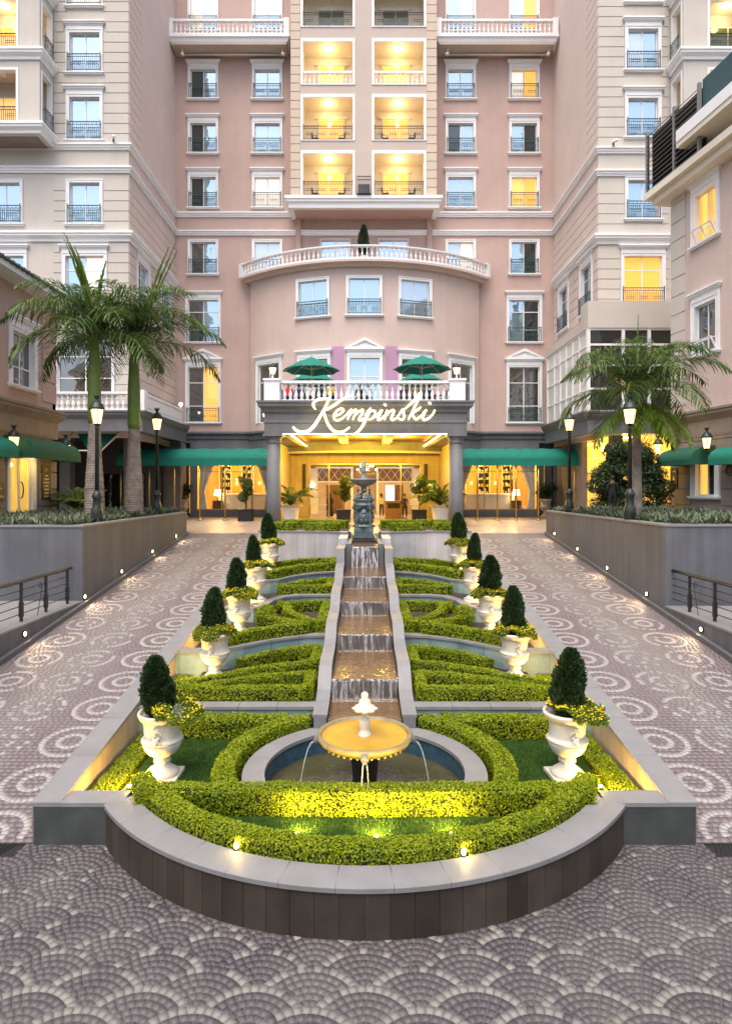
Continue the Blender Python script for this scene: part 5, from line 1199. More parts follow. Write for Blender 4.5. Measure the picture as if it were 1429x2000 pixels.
# coffered ceiling with cove light
cx0, cx1, cy0, cy1 = ex0+.91, ex1-.91, DPF+.91, 46.9
MB().box(cx0, cx1, cy0, cy1, ZS+.34, ZS+.44).build('ceiling', m_wood, port)
MB().box(ex0+.1, ex1-.1, DPF+.03, DPF+.09, ZS-.03, ZS-.001).build('edge_light', e_white, port)
MB().sweep([(cx0+.3, cy0+.3), (cx1-.3, cy0+.3), (cx1-.3, cy1-.9), (cx0+.3, cy1-.9)], [(0, 0), (.3, 0), (.3, .12), (0, .12)], ZS+.02, closed=True).build('cove_border', m_cream, port)
MB().sweep([(cx0+.3, cy0+.3), (cx1-.3, cy0+.3), (cx1-.3, cy1-.9), (cx0+.3, cy1-.9)], [(-.10, .0), (-.002, .0), (-.002, .07), (-.10, .07)], ZS+.03, closed=True).build('cove_light', e_strip, port)
for k in (1, 2):
    xx = cx0+.3+(cx1-cx0-.6)*k/3; MB().box(xx-.25, xx+.25, cy0+.41, cy1-1.01, ZS+.06, ZS+.338).build('ceiling_beam', m_cream, port)
yy = (cy0+cy1)/2
for k in range(3):
    for j in range(2):
        xx = cx0+.9+(cx1-cx0-1.8)*(k+.5)/3+(-.12 if j else .12); y_ = cy0+3.0+j*1.6
        link('downlight', cached('dl', lambda: MB().lathe([(0, -.03), (.10, -.03), (.13, 0)], 14).mesh('downlight', e_dome)), port, False, TR(xx, y_, ZS+.338))
    plight('porch_lamp', (cx0+.9+(cx1-cx0-1.8)*(k+.5)/3, cy0+5.5, ZS-.25), 560, (1, .60, .05), .2, port)
# balustrade of the porch terrace
bx0, bx1 = PX(527, DPF), PX(897, DPF)
for s, xx in ((-1, PX(527, DPF)+.1), (1, PX(895, DPF)-.05)):
    p = MB(); p.box(xx-.42, xx+.42, DPF+.0, DPF+.7, ZB, ZB+1.12).box(xx-.47, xx+.47, DPF-.05, DPF+.75, ZB+1.12, ZB+1.24); p.build('pedestal', m_white, port)
    l = thing('terrace_lantern', 'glowing amber lantern on a white porch pedestal, '+SN[s], 'lamp', (xx+s*.0, DPF+.35, ZB+1.24), 0, 'lanterns on the porch pedestals')
    MB().lathe([(.12, 0), (.05, .05), (.04, .25), (.1, .3)], 12).build('stem', m_white, l, True)
    MB().lathe([(.12, .3), (.20, .62)], 8, cap=False).build('glass', e_lamp, l, True)
    MB().lathe([(.23, .62), (.16, .74), (.05, .80), (.03, .9), (0, .93)], 8).build('cap', m_lampm, l, True); plight('lantern_lamp', (xx, DPF+.35, ZB+2.0), 14, (1, .6, .2), .12, l)
a, b_ = PX(538, DPF), PX(884, DPF)
MB().box(a, b_, DPF+.12, DPF+.5, ZB+1.0, ZB+1.14).build('handrail', m_white, port); MB().box(a, b_, DPF+.14, DPF+.48, ZB, ZB+.1).build('plinth_rail', m_white, port)
me = baluster_mesh(.9, .10)
n = 31
for i in range(n): link('baluster', me, port, False, TR(a+(b_-a)*(i+.5)/n, DPF+.31, ZB+.1))
for s in (-1, 1):
    xx = bx0+.1 if s < 0 else bx1-.1
    MB().box(xx-.15, xx+.15, DPF+.71, 45.5, ZB+1.0, ZB+1.14).build('handrail', m_white, port)
    for i in range(26): link('baluster', me, port, False, TR(xx, DPF+1.0+.42*i, ZB+.1))
    MB().box(xx-.15, xx+.15, DPF+.71, 45.5, ZB-.02, ZB+.1).build('plinth_rail', m_white, port)
# porch back wall, lobby opening
YB = 46.9; lx0, lx1 = PX(603, YB), PX(822, YB); lz = PZ(905, YB)
pw = wall_sheet(fr_(YB), -5.9, 5.9, ZP-.05, ZS+.9, [(lx0, lx1, ZP-.02, lz)], .3).build('porch_wall', m_sand, port)
for s in (-1, 1):
    q = sorted((s*5.9, s*5.55)); MB().box(q[0], q[1], 39.5, YB-.01, ZP-.02, ZS+.0).build('side_pier', m_sand, port)
    for k in range(4):
        q = sorted((s*5.548, s*5.53)); MB().box(q[0], q[1], 39.6+1.8*k, 39.6+1.8*k+1.77, ZP+.3, ZS-.3).build('stone_panel', m_sand, port)
        q = sorted((lx0-.1-.0 if s < 0 else lx1+.1, s*5.5)); MB().box(q[0]+.0, q[1], YB-.03, YB-.002, ZP+.1+1.28*k, ZP+.1+1.28*(k+1)-.02).build('stone_panel', m_sand, port)
MB().box(lx0+.0, lx1, YB-.03, YB-.002, lz+.05, lz+.9).build('header_panel', m_sand, port)
# lobby
lob = MB(); A, B, E, z0, z1 = -6.5, 6.5, 55.5, ZP-.01, 7.1
for q in (((A, E, z0), (B, E, z0), (B, E, z1), (A, E, z1)), ((A, YB+.3, z0), (A, E, z0), (A, E, z1), (A, YB+.3, z1)), ((B, E, z0), (B, YB+.3, z0), (B, YB+.3, z1), (B, E, z1)), ((A, YB+.3, z0), (B, YB+.3, z0), (B, E, z0), (A, E, z0)), ((A, E, z1), (B, E, z1), (B, YB+.3, z1), (A, YB+.3, z1))): lob.quad(*q)
lob.build('lobby_room', m_lobby, hotel)
for x in (-2.7, 0, 2.7):
    l = thing('lobby_light', 'bright round ceiling light of the lobby, '+('two-palm side' if x < 0 else 'middle' if x == 0 else 'one-palm side'), 'light', (x, 50, 7.08), 0, 'lobby ceiling lights')
    MB().lathe([(0, -.06), (.25, -.05), (.3, 0)], 16).build('lens', e_dome, l, True); plight('lobby_lamp', (x, 50, 6.6), 95, (1, .72, .40), .2, l)
gd = thing('glass_entrance', 'wide glazed hotel entrance with slim frame and dark menu panels', 'entrance', (0, YB+.1, ZP))
b = MB(); b.box(lx0, lx1, YB+.06, YB+.2, lz-.10, lz)
for x in (lx0+.04, lx0+1.5, lx1-1.5, lx1-.04): b.box(x-.04, x+.04, YB+.06, YB+.2, ZP, lz-.1)
b.build('frame', m_brass, gd)
for (p, q) in ((lx0+.09, lx0+1.45), (lx1-1.45, lx1-.09)):
    MB().box(p, q, YB+.12, YB+.13, ZP+.02, lz-.11).build('pane', g_clear, gd); MB().box(p+.1, q-.1, YB+.10, YB+.115, ZP+1.5, ZP+1.55).build('push_bar', m_brass, gd)
for x in (lx0-.35, lx1+.35): MB().box(x-.13, x+.13, YB-.07, YB-.031, ZP+1.6, ZP+4.0).build('menu_panel', m_sign, gd)
for s in (-1, 1):
    sc = thing('lattice_screen', 'lobby partition with diamond lattice top, '+SN[s], 'screen', (s*2.6, 54.2, ZP), 0, 'lobby partitions')
    MB().box(-1.6, -1.42, -.1, .1, 0, 3.9).box(1.42, 1.6, -.1, .1, 0, 3.9).box(-1.6, 1.6, -.1, .1, 3.9, 4.05).box(-1.42, 1.42, -.1, .1, 2.7, 2.82).build('frame', m_white, sc, True)
    b = MB()
    for k in range(4):
        xx = -1.05+.7*k; P = [(xx-.35, 3.36), (xx, 3.85), (xx+.35, 3.36), (xx, 2.87), (xx-.35, 3.36)]
        b.tube([(p[0], 0, p[1]) for p in P], .025, 4)
    b.build('lattice', m_white, sc, True); MB().box(-1.42, 1.42, .05, .11, 2.83, 3.89).build('mirror', m_wood, sc, True); MB().box(-1.42, 1.42, .12, .16, 0, 3.9).build('backing', m_lobby, sc, True); MB().box(-.7, .7, .06, .118, 0, 2.5).build('dark_doorway', m_wood, sc, True)
    wl = thing('wall_sconce', 'pair of square white sconces on the lobby pier, '+SN[s], 'lamp', (s*4.7, 53.9, ZP+2.3), 0, 'lobby sconces')
    MB().box(-.5, .5, .0, .1, -2.3, 1.6).build('pier', m_white, wl, True)
    for e in (-.27, .27): MB().box(e-.16, e+.16, -.16, -.02, 0, .32).build('lamp_shade', e_white, wl, True)
scr = thing('screen_panel', 'bright white glowing display panel in the lobby', 'screen', (2.15, 53.6, ZP), 0)
MB().box(-.36, .36, 0, .05, 1.0, 2.45).build('display', e_white, scr, True); MB().box(-.4, .4, .06, .1, .0, 2.5).build('case', m_black, scr, True)
pd = thing('reception_podium', 'dark wooden concierge podium at the lobby entrance', 'podium', (PX(768, 46), 46, ZP))
MB().box(-.6, .6, -.3, .3, 0, 1.22).build('cabinet', m_wood, pd, True); MB().box(-.66, .66, -.36, .36, 1.22, 1.30).build('top', m_grey, pd, True); MB().box(-.45, .45, -.32, -.301, .75, 1.12).build('front_panel', m_dark, pd, True)
for (x, y, w) in ((PX(625, 50), 50, .9), (PX(812, 50), 50, .8)):
    c = thing('console_table', 'low lobby console table with dark legs %s' % ('left of' if x < 0 else 'beyond') .replace('left of', 'near the dark robed guest').replace('beyond', 'behind the doorman'), 'table', (x, y, ZP))
    MB().box(-w, w, -.3, .3, .85, .92).build('top', m_cream, c, True)
    for e in (-1, 1): MB().box(e*w*.9-.04, e*w*.9+.04, -.25, .25, 0, .85).build('leg', m_wood, c, True)
ch = thing('chandelier', 'gilt lobby chandelier with many small candle bulbs', 'chandelier', (PX(716, 51), 51, 7.09))
b = MB(); b.tube([(0, 0, 0), (0, 0, -1.0)], .03, 6); bb = MB()
for k in range(12):
    a = 2*PI*k/12; r_ = .85 if k % 2 else .5; z_ = -.75 if k % 2 else -.45
    b.tube([(0, 0, z_-.3), (r_*.5*math.cos(a), r_*.5*math.sin(a), z_-.35), (r_*math.cos(a), r_*math.sin(a), z_)], .02, 5); bb.ball((r_*math.cos(a), r_*math.sin(a), z_+.08), .06, 8, 6, 1, 1, 1.4)
b.build('arms', m_brass, ch, True); bb.build('candle_bulbs', e_dome, ch, True)
# crest board beside the entrance
cb = thing('crest_board', 'dark green board with white crest and lettering by the entrance', 'sign', (PX(839, 43.5), 43.5, ZP))
MB().box(-.42, .42, -.04, .04, 1.55, 2.75).build('board', m_awn2, cb, True); MB().box(-.05, .05, -.03, .03, .0, 1.549).box(-.3, .3, -.2, .2, 0, .05).build('stand', m_brass, cb, True)
b = MB(); b.box(-.2, .2, -.052, -.041, 2.18, 2.24)
for k in range(4): b.box(-.19+.105*k, -.12+.105*k, -.052, -.041, 2.24, 2.42)
b.ball((0, -.045, 2.47), .05, 8, 6, 1, .3, 1); b.box(-.2, .2, -.052, -.041, 2.42, 2.45); b.build('crest', m_white, cb, True)
def text(parent, body, size, loc, m, rot=(R(90), 0, 0), shear=0, name='lettering', ext=.006):
    cu = bpy.data.curves.new(name, 'FONT'); cu.body = body; cu.size = size; cu.align_x = 'CENTER'; cu.extrude = ext; cu.shear = shear; cu.resolution_u = 2
    to = bpy.data.objects.new('tmp', cu); COL.objects.link(to)
    me = bpy.data.meshes.new_from_object(to.evaluated_get(bpy.context.evaluated_depsgraph_get())); bpy.data.objects.remove(to); bpy.data.curves.remove(cu)
    me.materials.clear(); me.materials.append(m); o = link(name, me, parent, True); o.location = loc; o.rotation_euler = rot; return o
text(cb, 'Villa Rosa', .12, (0, -.045, 2.0), m_white, shear=.2); text(cb, 'Kempinski', .15, (0, -.045, 1.78), m_white, shear=.3)
# ---- glowing script sign
def smooth2(P, n=7):
    P = [Vector(p) for p in P]; out = []
    for i in range(len(P)-1):
        a = P[max(i-1, 0)]; b = P[i]; c = P[i+1]; d = P[min(i+2, len(P)-1)]
        for k in range(n):
            t = k/n; out.append(.5*((2*b)+(c-a)*t+(2*a-5*b+4*c-d)*t*t+(3*b-a-3*c+d)*t*t*t))
    return out+[P[-1]]
SG = 4.763; DS = DPF-.52
def strokes(lst):
    b = MB()
    for (P, r0, r1) in lst:
        S = smooth2(P) if len(P) > 1 else [Vector(P[0]), Vector(P[0])+Vector((1, -2))]
        m = len(S); pts = [(PX(560+p.x/SG, DS), DS, PZ(760+p.y/SG, DS)) for p in S]
        rs = [.84*(r0+(r1-r0)*math.sin(PI*min(1, max(0, i/(m-1)))))*DS/F/SG for i in range(m)]
        b.tube(pts, rs, 8, True)
    return b
LET = {'letter_K': [([(268, 188), (248, 160), (250, 128), (280, 102), (330, 90), (395, 84)], 8, 13), ([(395, 86), (362, 160), (318, 240), (262, 330), (215, 380), (165, 400), (115, 396), (78, 376), (58, 350)], 10, 17), ([(600, 58), (520, 92), (440, 150), (375, 188), (345, 196)], 9, 14), ([(345, 196), (358, 262), (386, 330), (430, 384), (480, 402), (535, 390), (584, 354)], 8, 15)],
       'letter_e': [([(432, 252), (485, 236), (526, 204), (512, 182), (474, 196), (440, 240), (444, 278), (478, 290), (530, 262), (566, 222)], 8, 12)],
       'letter_m': [([(566, 222), (598, 192), (590, 222), (564, 284)], 8, 12), ([(572, 258), (620, 202), (646, 196), (638, 226), (612, 286)], 7, 12), ([(622, 256), (680, 202), (708, 196), (696, 236), (672, 278), (690, 292), (726, 264)], 7, 12)],
       'letter_p': [([(726, 244), (778, 182), (742, 262), (702, 346), (656, 400), (606, 426)], 8, 14), ([(746, 252), (782, 206), (816, 206), (820, 236), (792, 274), (756, 282)], 7, 12)],
       'letter_i': [([(800, 272), (846, 236), (882, 196), (854, 256), (850, 286), (880, 276), (916, 240)], 8, 12), ([(908, 153), (918, 140)], 14, 18)],
       'letter_n': [([(916, 240), (936, 198), (906, 286)], 8, 12), ([(914, 258), (962, 206), (992, 196), (990, 224), (970, 274), (986, 288), (1024, 266)], 7, 12)],
       'letter_s': [([(1024, 266), (1078, 188), (1084, 222), (1092, 258), (1072, 284), (1036, 272)], 8, 12)],
       'letter_k': [([(1096, 186), (1150, 138), (1206, 80), (1238, 38), (1222, 92), (1176, 190), (1128, 286)], 8, 13), ([(1246, 166), (1196, 206), (1160, 226)], 9, 12), ([(1166, 226), (1184, 268), (1210, 278), (1256, 240)], 8, 12)],
       'letter_final_i': [([(1256, 240), (1296, 192), (1264, 258), (1274, 286), (1320, 270), (1360, 226), (1376, 192)], 8, 12), ([(1323, 138), (1333, 126)], 15, 18)]}
sg = thing('script_sign', 'glowing golden script lettering mounted on the grey porch entablature', 'sign', (PX(710, DS), DS, ZS+.4))
for k, v in LET.items(): strokes(v).build(k.replace('_final', ''), e_sign, sg)
b = MB()
for px in (628, 668, 712, 760, 800, 838): b.tube([(PX(px, DS), DS, PZ(812, DS)), (PX(px, DS), DPF-.02, PZ(812, DS))], .012, 5)
b.box(PX(628, DS), PX(842, DS), DS+.02, DS+.05, PZ(812, DS)-.02, PZ(812, DS)+.02); b.build('mounting_rail', m_brass, sg)
# ================================================================ long green canopies on brass poles
for s in (-1, 1):
    x0, x1 = (-16.9, -6.1) if s < 0 else (6.1, 14.6)
    cn = thing('green_canopy', 'long green barrel canopy on brass poles, its end beneath the %s' % ('palm terrace' if s < 0 else 'glass bay'), 'awning', ((x0+x1)/2, 43.5, ZP))
    prof = [(43.0+1.7*(1-math.cos(t)), 6.95+.75*math.sin(t)) for t in np.linspace(0, PI, 13)]
    n = 40; b = MB(); k = len(prof); b.smooth = True
    b.add([(x0+(x1-x0)*i/n, y, z+.03*math.sin(i*1.3)*(1 if 0 < q < 12 else 0)) for i in range(n+1) for q, (y, z) in enumerate(prof)], [(i*k+q, (i+1)*k+q, (i+1)*k+q+1, i*k+q+1) for i in range(n) for q in range(k-1)])
    b.build('cover', m_awn, cn)
    b = MB(); m = 160; b.add([(x0+(x1-x0)*i/m, 42.99, 6.95) for i in range(m+1)]+[(x0+(x1-x0)*i/m, 42.97, 6.47-.06*abs(math.sin(i*PI/4))) for i in range(m+1)], [(m+1+i, m+2+i, i+1, i) for i in range(m)]); b.build('valance', m_awn, cn)
    for xe in (x0, x1): MB().add([(xe, y, z) for y, z in prof]+[(xe, 46.4, 6.5), (xe, 43.0, 6.5)], [tuple(range(len(prof)+2))]).build('end_cloth', m_awn, cn)
    for f in ((.02, .2, .36, .52, .68, .85, .98) if s < 0 else (.03, .19, .35, .5, .68, .97)):
        xx = x0+(x1-x0)*f; MB().tube([(xx, 43.15, ZP), (xx, 43.15, 6.9)], .055, 8).lathe([(.16, 0), (.16, .06), (.06, .1)], 12, (xx, 43.15, ZP)).build('pole', m_brass, cn)
# ================================================================ terraces over the wings' ground floor
tl = thing('palm_terrace', 'raised terrace with white balustrade on a grey stone band behind the two palms', 'terrace', (-17, 40, ZP))
TP = [(-32, 37.3), (-13.15, 37.3), (-13.15, 46.5)]
ZTT = PZ(802, 37.3)
MB().prism([(-32, 37.5), (-13.4, 37.5), (-13.4, 46.5), (-14, 47.5), (-32, 47.5)], ZTT-1.1, ZTT-.02).build('slab', m_grey, tl)
sweep_part(tl, 'grey_band', TP, [(-.2, 0), (.0, 0), (.0, .75), (.06, .8), (.2, .98), (.2, 1.1), (.26, 1.12), (.26, 1.22), (-.2, 1.22)], ZTT-1.22, m_grey)
sweep_part(tl, 'handrail', [(-32, 37.45), (-13.3, 37.45), (-13.3, 46.0)], [(-.14, 0), (.14, 0), (.14, .14), (-.14, .14)], ZTT+1.0, m_white)
sweep_part(tl, 'plinth_rail', [(-32, 37.45), (-13.3, 37.45), (-13.3, 46.0)], [(-.14, 0), (.14, 0), (.14, .12), (-.14, .12)], ZTT, m_white)
for i in range(18): link('baluster', cached('tlb', lambda: baluster_mesh(.875, .10)), tl, False, TR(-14.0-.33*i, 37.45, ZTT+.121))
MB().box(-13.62, -12.98, 37.15, 37.75, ZTT, ZTT+1.22).build('post', m_white, tl)
MB().box(-13.4, -13.22, 37.76, 45.7, ZTT+.121, ZTT+.999).build('parapet', m_white, tl); MB().box(-13.219, -13.19, 38.2, 45.3, ZTT+.3, ZTT+.85).build('parapet_panel', m_white, tl)
lq = thing('parapet_lamp', 'small bare glowing lamp on the white parapet end by the recess wall', 'lamp', (-13.3, 45.6, ZTT+1.14)); MB().lathe([(.06, 0), (.03, .1), (.03, .25)], 8).build('stem', m_white, lq, True); MB().ball((0, 0, .35), .12, 10, 8).build('bulb', e_dome, lq, True)
# dark arcade beneath it
ar = thing('dark_arcade', 'shadowed dark arcade with glazed doors under the palm terrace', 'arcade', (-22, 44, ZP))
MB().box(-32, -14.9, 46.0, 46.3, ZP-.02, ZTT-1.2).build('back_wall', m_gdark, ar); MB().box(-32, -20.6, 40.6, 40.9, ZP, ZTT-1.25).build('partition', m_tan, ar)
for xx in (-19.6, -15.4): MB().box(xx-.35, xx+.35, 41.2, 41.9, ZP, ZTT-1.22).build('pier', m_gdark, ar)
MB().box(-19.2, -16, 45.8, 45.99, ZP, ZP+3.2).build('glass_door', g_dark, ar)
MB().box(-14.9, -13.6, 46.6, 47.95, ZP, ZTT-1.2).build('end_pier', m_tan, ar)
aw = thing('hanging_awning', 'slack green awning sagging on thin struts in the dark arcade', 'awning', (-16, 40, 6))
MB().add([(PX(148, 38.6), 38.6, PZ(842, 38.6)), (PX(235, 38.6), 38.6, PZ(842, 38.6)), (PX(195, 37.9), 37.9, PZ(878, 37.9)), (PX(172, 37.9), 37.9, PZ(878, 37.9))]+[(PX(148, 38.6), 38.66, PZ(842, 38.6)), (PX(235, 38.6), 38.66, PZ(842, 38.6)), (PX(195, 37.9), 37.96, PZ(878, 37.9)), (PX(172, 37.9), 37.96, PZ(878, 37.9))], [(0, 3, 2, 1), (4, 5, 6, 7), (0, 1, 5, 4), (1, 2, 6, 5), (2, 3, 7, 6), (3, 0, 4, 7)]).build('cloth', m_awn, aw)
MB().tube([(PX(120, 37.9), 37.93, PZ(880, 37.9)), (PX(200, 37.9), 37.93, PZ(880, 37.9))], .05, 6).tube([(PX(200, 37.9), 37.93, PZ(878, 37.9)), (PX(242, 38.6), 38.6, PZ(838, 38.6))], .05, 6).tube([(PX(122, 37.9), 37.93, PZ(880, 37.9)), (PX(146, 38.6), 38.6, PZ(840, 38.6))], .05, 6).build('struts', m_cream, aw)
# right: glazed bay
gb = thing('glass_bay', 'projecting glazed bay with white grid frames over a grey stone band', 'bay window', (17, 40, ZP))
GX, GF = 13.3, 37.6; zg0, zg1 = PZ(803, GF), PZ(640, GF)
sweep_part(gb, 'grey_band', [(GX, 46.5), (GX, GF), (32, GF)], [(-.3, 0), (0, 0), (0, .8), (.08, .85), (.25, 1.05), (.25, 1.15), (.34, 1.2), (.34, 1.32), (-.3, 1.32)], zg0-1.32, m_grey)
MB().prism([(GX+.3, GF+.3), (32, GF+.3), (32, 47.5), (GX+.3, 47.5)], zg0-1.2, zg0-.3).build('slab', m_cream, gb)
MB().box(GX, 32, GF, 38.8, zg1, zg1+1.6).box(GX, MX+.1, 38.81, 46.5, zg1, zg1+.5).build('roof_band', m_beige, gb)
b = MB()
for x in (13.38, 15.45, 17.0, 18.5, 20.0, 22): b.box(x-.09, x+.09, GF+.05, GF+.25, zg0, zg1)
for f in (.0, .27, .55, .80, .985): z = zg0+(zg1-zg0)*f; b.box(GX+.05, 24, GF+.07, GF+.23, z-.05, z+.07)
b.build('front_frame', m_white, gb); MB().box(GX+.1, 24, GF+.15, GF+.16, zg0, zg1).build('front_pane', g_dark, gb)
b = MB()
for y in (38.0, 39.3, 40.6, 41.9, 43.2, 44.5, 46.2): b.box(GX+.05, GX+.22, y-.07, y+.07, zg0, zg1)
for f in (.0, .27, .55, .80, .985): z = zg0+(zg1-zg0)*f; b.box(GX+.06, GX+.2, GF+.26, 46.4, z-.05, z+.07)
b.build('side_frame', m_white, gb); MB().box(GX+.12, GX+.13, GF+.25, 46.4, zg0, zg1).build('side_pane', g_sheer, gb)
# lit yellow arcade below
ya = thing('lit_arcade', 'yellow lit passage wall with white framed windows under the glass bay', 'arcade', (20, 44, ZP))
MB().box(15.0, 32, 44.3, 44.6, ZP-.02, zg0-1.2).build('back_wall', m_int, ya); MB().box(14.6, 15.0, 42.5, 47.9, ZP, zg0-1.2).build('end_pier', m_tan, ya)
for xx, zz in ((16.0, ZP+.3), (16.0, 6.0), (22.5, ZP+.3), (19.5, ZP+.3)):
    f = MB(); f.box(xx-.95, xx+.95, 44.2, 44.29, zz, zz+2.1); f.build('window_frame', m_white, ya)
    for e in (-1, 1):
        for h_ in (0, 1): MB().box(min(xx+e*.06, xx+e*.8), max(xx+e*.06, xx+e*.8), 44.17, 44.199, zz+.2+h_*.85, zz+.95+h_*.85).build('pane', g_yel, ya)
MB().box(15.9, 16.6, 40.5, 41.2, ZP, zg0-1.22).build('pier', m_gdark, ya)
for (x, y) in ((17.5, 42.3), (22, 42)): MB().lathe([(0, -.05), (.2, -.04), (.24, 0)], 14, (x, y, zg0-1.21)).build('ceiling_lamp', e_dome, ya); plight('arcade_lamp', (x, y, zg0-1.7), 300, (1, .66, .12), .2, ya)
# ================================================================ near buildings at both edges
XL = -14.5; LD0, LD1 = 21.0, 29.6
nb = thing('low_pink_building', 'low pink building with tiled eave, stone ground floor and green door awning', 'building', (XL, 26, 3.5))
fl_ = lambda u, y, z: (XL-y, u, z)
zE = 13.45; zc_ = 7.7
wz0, wz1 = PZ(757, 26.9), PZ(655, 26.9)
lops = [op_(26.75, wz0, 1.7, wz1-wz0, .22)]
lw = wall_sheet(fl_, LD0, LD1, zc_+.4, zE, lops).build('wall', m_pink2, nb)
window(nb, TR(XL, 26.75, wz0, PI/2), 1.7, wz1-wz0, (g_mid, g_mid), True, False, .36, True, .22)
wall_sheet(lambda u, y, z: (u, LD1-y, z) if False else (-u, LD1-y, z), 14.5, 22, 3.3, zE, [], .3).build('end_wall', m_pink2, nb)
panels(lw, fl_, lambda z: [(LD1-1.3, LD1-.005)], zc_+1.1, zE-.3, .95, m_pink2)
dz0, dz1 = 3.5, 6.35; gops = [(25.55, 27.75, dz0-.02, dz1)]
gl_ = wall_sheet(fl_, LD0, LD1, 3.2, zc_, gops, .3).build('ground_wall', m_tan, nb)
panels(gl_, fl_, lambda z: [(LD0, 25.3), (28.0, LD1-.005)] if z < dz1+.2 else [(LD0, LD1-.005)], 3.3, 6.9, .78, m_tan)
CGB = [(-.05, 0), (.06, 0), (.08, .12), (.08, .75), (.12, .8), (.34, 1.05), (.34, 1.15), (.40, 1.2), (.40, 1.3), (-.05, 1.3)]
sweep_part(nb, 'stone_cornice', [(XL, LD0), (XL, LD1), (-20, LD1)], [(-o, h) for o, h in CGB][::-1] if False else CGB, zc_-.55, m_tan)
ev = MB(); ev.hexa([(XL+.9, LD0, zE-.15), (XL+.9, LD1+.9, zE-.15), (-22, LD1+.9, zE-.15), (-22, LD0, zE-.15), (XL+.9, LD0, zE+.1), (XL+.9, LD1+.9, zE+.1), (-22, LD1+.9, zE+.1), (-22, LD0, zE+.1)]); ev.build('eave', m_white, nb)
rf = MB(); rf.add([(XL+1.0, LD0, zE+.12), (XL+1.0, LD1+1.0, zE+.12), (-20, LD1-2, zE+2.4), (-20, LD0, zE+2.4), (-22, LD0, zE+.12), (-22, LD1+1, zE+.12)], [(0, 1, 2, 3), (1, 5, 2), (4, 3, 2, 5), (0, 3, 4), (0, 4, 5, 1)]); ro = rf.build('roof', m_gdark, nb)
tl_me = MB().lathe([(.09, 0), (.075, .9)], 7).mesh('roof_tile', m_gdark)
for i in range(26):
    M_ = TR(XL+1.02, LD0+.2+.38*i, zE+.10) @ Matrix.Rotation(R(-67), 4, 'Y'); link('roof_tile', tl_me, ro, False, M_)
dr_ = link('door', MB().box(XL-.12, XL+.06, 25.55, 25.72, dz0, dz1).box(XL-.12, XL+.06, 27.5, 27.75, dz0, dz1).box(XL-.12, XL+.06, 25.72, 27.5, dz1-.2, dz1).mesh('door', m_white), nb)
for k in range(2):
    y0_ = 25.74+.88*k; MB().box(XL-.16, XL-.14, y0_, y0_+.86, dz0, dz1-.21).build('leaf', g_yel, dr_)
    MB().box(XL-.13, XL-.08, y0_, y0_+.07, dz0, dz1-.21).box(XL-.13, XL-.08, y0_+.80, y0_+.86, dz0, dz1-.21).build('stile', m_white, dr_)
MB().tube([(XL-.03+.10*math.sin(a), 26.66, dz0+1.3+.35*math.cos(a)) for a in np.linspace(0, PI, 10)], .025, 6).build('handle', m_iron, dr_)
def awning(t, fn, u0, u1, zt, zb, out, m):
    """quarter-round awning: fn maps (u along wall, out from wall, z)"""
    k = 9; pr = [(out*math.sin(a)**.9, zb+.3+(zt-zb-.3)*math.cos(a)) for a in np.linspace(0, PI/2, k)]
    n = 16; b = MB(); b.smooth = True
    def w_(u, o, z): return fn(u0+(u1-u0)*u, o, z)
    b.add([w_(i/n, o, z) for i in range(n+1) for o, z in pr], [(i*k+q, (i+1)*k+q, (i+1)*k+q+1, i*k+q+1) for i in range(n) for q in range(k-1)]); b.build('cover', m, t)
    b = MB(); b.add([w_(i/40, out, zb+.3) for i in range(41)]+[w_(i/40, out, zb+.05*abs(math.sin(i*PI/5))) for i in range(41)], [(i, i+1, 42+i, 41+i) for i in range(40)]); b.build('valance', m, t)
    for e in (0, 1): MB().add([w_(e, o, z) for o, z in pr]+[w_(e, out, zb+.05), w_(e, 0, zb+.05)], [tuple(range(k+2))]).build('end_cloth', m, t)
aw = thing('door_awning', 'dark green quarter round awning over the lit glass door of the low pink building', 'awning', (XL, 27, 6.9)); awning(aw, lambda u, o, z: (XL+.02+o, u, z), 25.3, 29.4, 7.05, 6.05, 1.25, m_awn2)
aw = thing('door_awning', 'dark green awning partly seen beside the wall lantern of the low pink building', 'awning', (XL, 24, 6.9)); awning(aw, lambda u, o, z: (XL+.02+o, u, z), 22.2, 24.45, 6.9, 6.0, 1.1, m_awn)
MB().box(XL-3, XL-2.9, LD0, LD1-.3, 3.3, 7.3).build('interior_wall', m_int, nb)
plight('door_lamp', (XL+.5, 27.2, 5.9), 10, (1, .7, .3), .1, nb)
# wall signs
ds = thing('directory_sign', 'tall dark directory sign with an arrow and gold lines on the stone wall', 'sign', (XL, 28.55, 5.0))
MB().box(XL+.05, XL+.09, 28.2, 28.95, 4.35, 5.95).build('board', m_sign, ds)
def signtext(t, body, size, y, z, x=XL+.092, m=m_gold, rz=PI/2): o = text(t, body, size, (0, 0, 0), m, ext=.002); o.parent = None; o.location = (x, y, z); o.rotation_euler = (R(90), 0, rz); o.parent = t; o.matrix_parent_inverse = winv(t); return o
signtext(ds, '\u2190', .30, 28.57, 5.62)
b = MB()
for k, w_ in enumerate((.13, .19, .22, .15, .2, .17, .22)): b.box(XL+.091, XL+.094, 28.57-w_, 28.57+w_, 5.42-.155*k, 5.475-.155*k)
b.build('print_lines', m_gold, ds)
ls = thing('lobby_sign', 'small dark sign with gold arrow and the word Lobby on the stone wall', 'sign', (XL, 24.9, 4.8)); MB().box(XL+.05, XL+.09, 24.55, 25.25, 4.35, 5.1).build('board', m_sign, ls); signtext(ls, '\u2192', .30, 24.95, 4.78); signtext(ls, 'Lobby', .2, 24.95, 4.5)
